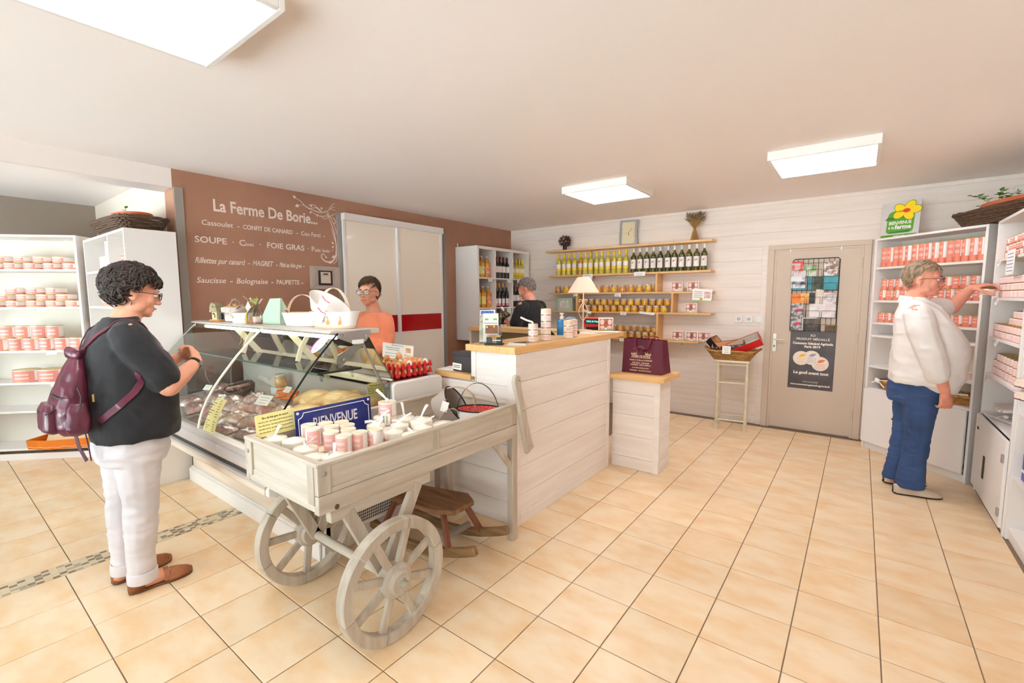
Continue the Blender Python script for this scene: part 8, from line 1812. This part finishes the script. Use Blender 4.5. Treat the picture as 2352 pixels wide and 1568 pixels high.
# ---- seller behind the case, facing the customers (-y)
se = person('short-haired woman with glasses in an orange top behind the display case', (-2.42,1.20,0), PI)
HS = Matrix.Translation((0.0,0.02,1.535)) @ Matrix.Rotation(0.42,4,'Z') @ Matrix.Rotation(-0.03,4,'X')
f3 = Flesh(); head(f3, HS, 1.05); f3.chain([(0,-0.0,1.45),(0,-0.03,1.34)],[0.056,0.07]); f3.loft([(0,0.0,0.80,0.14,0.10),(0,0.0,1.1,0.15,0.10),(0,-0.03,1.33,0.12,0.07)])
for q in (-1,1):
    e, w_ = (q*0.225,0.02,1.04), (q*0.13,0.25,1.005); f3.chain([(q*0.165,-0.03,1.30),e],[0.056,0.045]); f3.chain([e,(q*0.185,0.13,1.03),w_],[0.044,0.04,0.027]); hand(f3, aim(w_,(-q*0.35,0.9,-0.12),(0,0.1,1)), (0.3,0.35,0.4,0.45), (0.5,0.3), -q)
    f3.chain([(q*0.085,0,0.80),(q*0.085,0.0,0.46),(q*0.085,-0.03,0.07)],[0.08,0.055,0.034]); f3.chain([(q*0.085,-0.05,0.035),(q*0.09,0.05,0.04),(q*0.095,0.14,0.028)],[0.03,0.034,0.025])
solidify_blob(f3, 'body', m_skin, 0.0056, 4, None, se)
face_parts(se, HS, 1.05, -0.6); glasses(se, HS, 1.05, (70,58,40), 0.026, 0.019)
hair(se, HS, hair_mat('hair_brown',(92,66,44),(58,40,28)), 'fringe', 1.07, 9)
MB().ball((0,0,0),0.005,8).build('earring', m_gold, se, tuple(HS @ Vector((-0.079,-0.004,-0.048))))
m_or = mat('coral_knit',(246,150,112),0.85,col2=(238,138,100),scale=4,bump=0.2,bscale=12,sheen=0.2)
s3 = Flesh(); s3.loft([(0,0.0,0.78,0.185,0.14),(0,0.0,0.95,0.19,0.145),(0,0.0,1.1,0.188,0.14),(0,-0.015,1.22,0.185,0.125),(0,-0.03,1.30,0.160,0.095),(0,-0.035,1.345,0.10,0.075)],32,2.4)
for q in (-1,1): s3.chain([(q*0.15,-0.03,1.285),(q*0.185,-0.02,1.22),(q*0.225,0.02,1.04),(q*0.19,0.12,1.03)],[0.074,0.072,0.064,0.058])
solidify_blob(s3, 'top', m_or, 0.009, 5, (0.005,(7,7,8)), se)
t3 = Flesh(); t3.loft([(0,0,0.70,0.165,0.13),(0,0,0.84,0.175,0.135)],28)
for q in (-1,1): t3.chain([(q*0.085,0,0.74),(q*0.085,0,0.46),(q*0.085,-0.02,0.10)],[0.09,0.07,0.062])
solidify_blob(t3, 'trousers', mat('dark_trousers',(60,58,66),0.8), 0.012, 4, None, se)
for q in (-1,1): shoe(se,(q*0.085,-0.08),(q*0.10,0.18),0.045,0.05,m_black,m_rubber,False)
# ---- man at the bottles, seen from behind, facing the brown wall (-x)
mn = person('grey-haired man in a black T-shirt studying a bottle', (-2.03,3.16,0), PI/2)
HN = Matrix.Translation((0.0,0.045,1.572)) @ Matrix.Rotation(0.30,4,'Z') @ Matrix.Rotation(-0.42,4,'X')
f4 = Flesh(); head(f4, HN, 1.08); f4.chain([(0,0.02,1.50),(0,-0.02,1.40)],[0.062,0.078]); f4.loft([(0,0.0,0.85,0.15,0.11),(0,0.0,1.2,0.17,0.11),(0,-0.03,1.40,0.12,0.07)])
eL, wL = (-0.25,0.05,1.13), (-0.15,0.215,1.185); eR, wR = (0.26,0.03,1.12), (0.12,0.24,1.15)
f4.chain([(-0.195,-0.02,1.375),eL],[0.06,0.048]); f4.chain([eL,(-0.21,0.14,1.155),wL],[0.045,0.041,0.029]); hand(f4, aim(wL,(0.45,0.75,0.25),(-0.8,0.3,0.3)), (0.8,0.85,0.9,0.9), (0.5,0.7), -1, 1.05)
f4.chain([(0.195,-0.02,1.375),eR],[0.06,0.048]); f4.chain([eR,(0.2,0.14,1.13),wR],[0.045,0.041,0.029]); hand(f4, aim(wR,(-0.4,0.7,0.1),(0.6,0.3,0.6)), (0.8,0.85,0.9,0.9), (0.5,0.6), 1, 1.05)
for q in (-1,1): f4.chain([(q*0.09,0,0.85),(q*0.09,0.0,0.48),(q*0.095,-0.03,0.08)],[0.085,0.06,0.036]); f4.chain([(q*0.095,-0.05,0.035),(q*0.10,0.05,0.04),(q*0.105,0.15,0.028)],[0.03,0.034,0.026])
solidify_blob(f4, 'body', m_skin2, 0.0056, 4, None, mn)
face_parts(mn, HN, 1.08)
hair(mn, HN, hair_mat('hair_silver',(150,140,134),(92,84,80)), 'short', 1.09, 13)
s4 = Flesh(); s4.loft([(0,0.0,0.84,0.185,0.14),(0,0.0,1.0,0.19,0.145),(0,0.0,1.15,0.20,0.14),(0,-0.015,1.28,0.21,0.125),(0,-0.025,1.37,0.175,0.10),(0,-0.025,1.425,0.10,0.08),(0,-0.02,1.45,0.082,0.075)],32,2.4)
for q, e in ((-1,eL),(1,eR)): s4.chain([(q*0.18,-0.02,1.365),(q*0.205,-0.01,1.32),Vector((q*0.195,-0.02,1.375)).lerp(Vector(e),0.8)],[0.078,0.079,0.074])
solidify_blob(s4, 'tshirt', m_tee, 0.009, 5, (0.005,(7,7,8)), mn)
t4 = Flesh(); t4.loft([(0,0,0.74,0.165,0.13),(0,0,0.92,0.175,0.135)],28)
for q in (-1,1): t4.chain([(q*0.09,0,0.78),(q*0.09,0,0.48),(q*0.095,-0.02,0.10)],[0.09,0.072,0.064])
solidify_blob(t4, 'trousers', mat('grey_trousers',(84,80,78),0.8), 0.012, 4, None, mn)
for q in (-1,1): shoe(mn,(q*0.09,-0.08),(q*0.11,0.19),0.047,0.05,m_black,m_rubber,False)
hbM = Matrix.Translation((-2.205,3.055,1.165)) @ Matrix.Rotation(0.55,4,'X') @ Matrix.Rotation(-0.35,4,'Y') @ Matrix.Rotation(1.2,4,'Z') @ Matrix.Translation((0,0,-0.06))
o = link('wine_bottle', bm_g); o.matrix_world = hbM; tag(o, 'green wine bottle held by the man in black', 'bottle', 'bottle in hand')
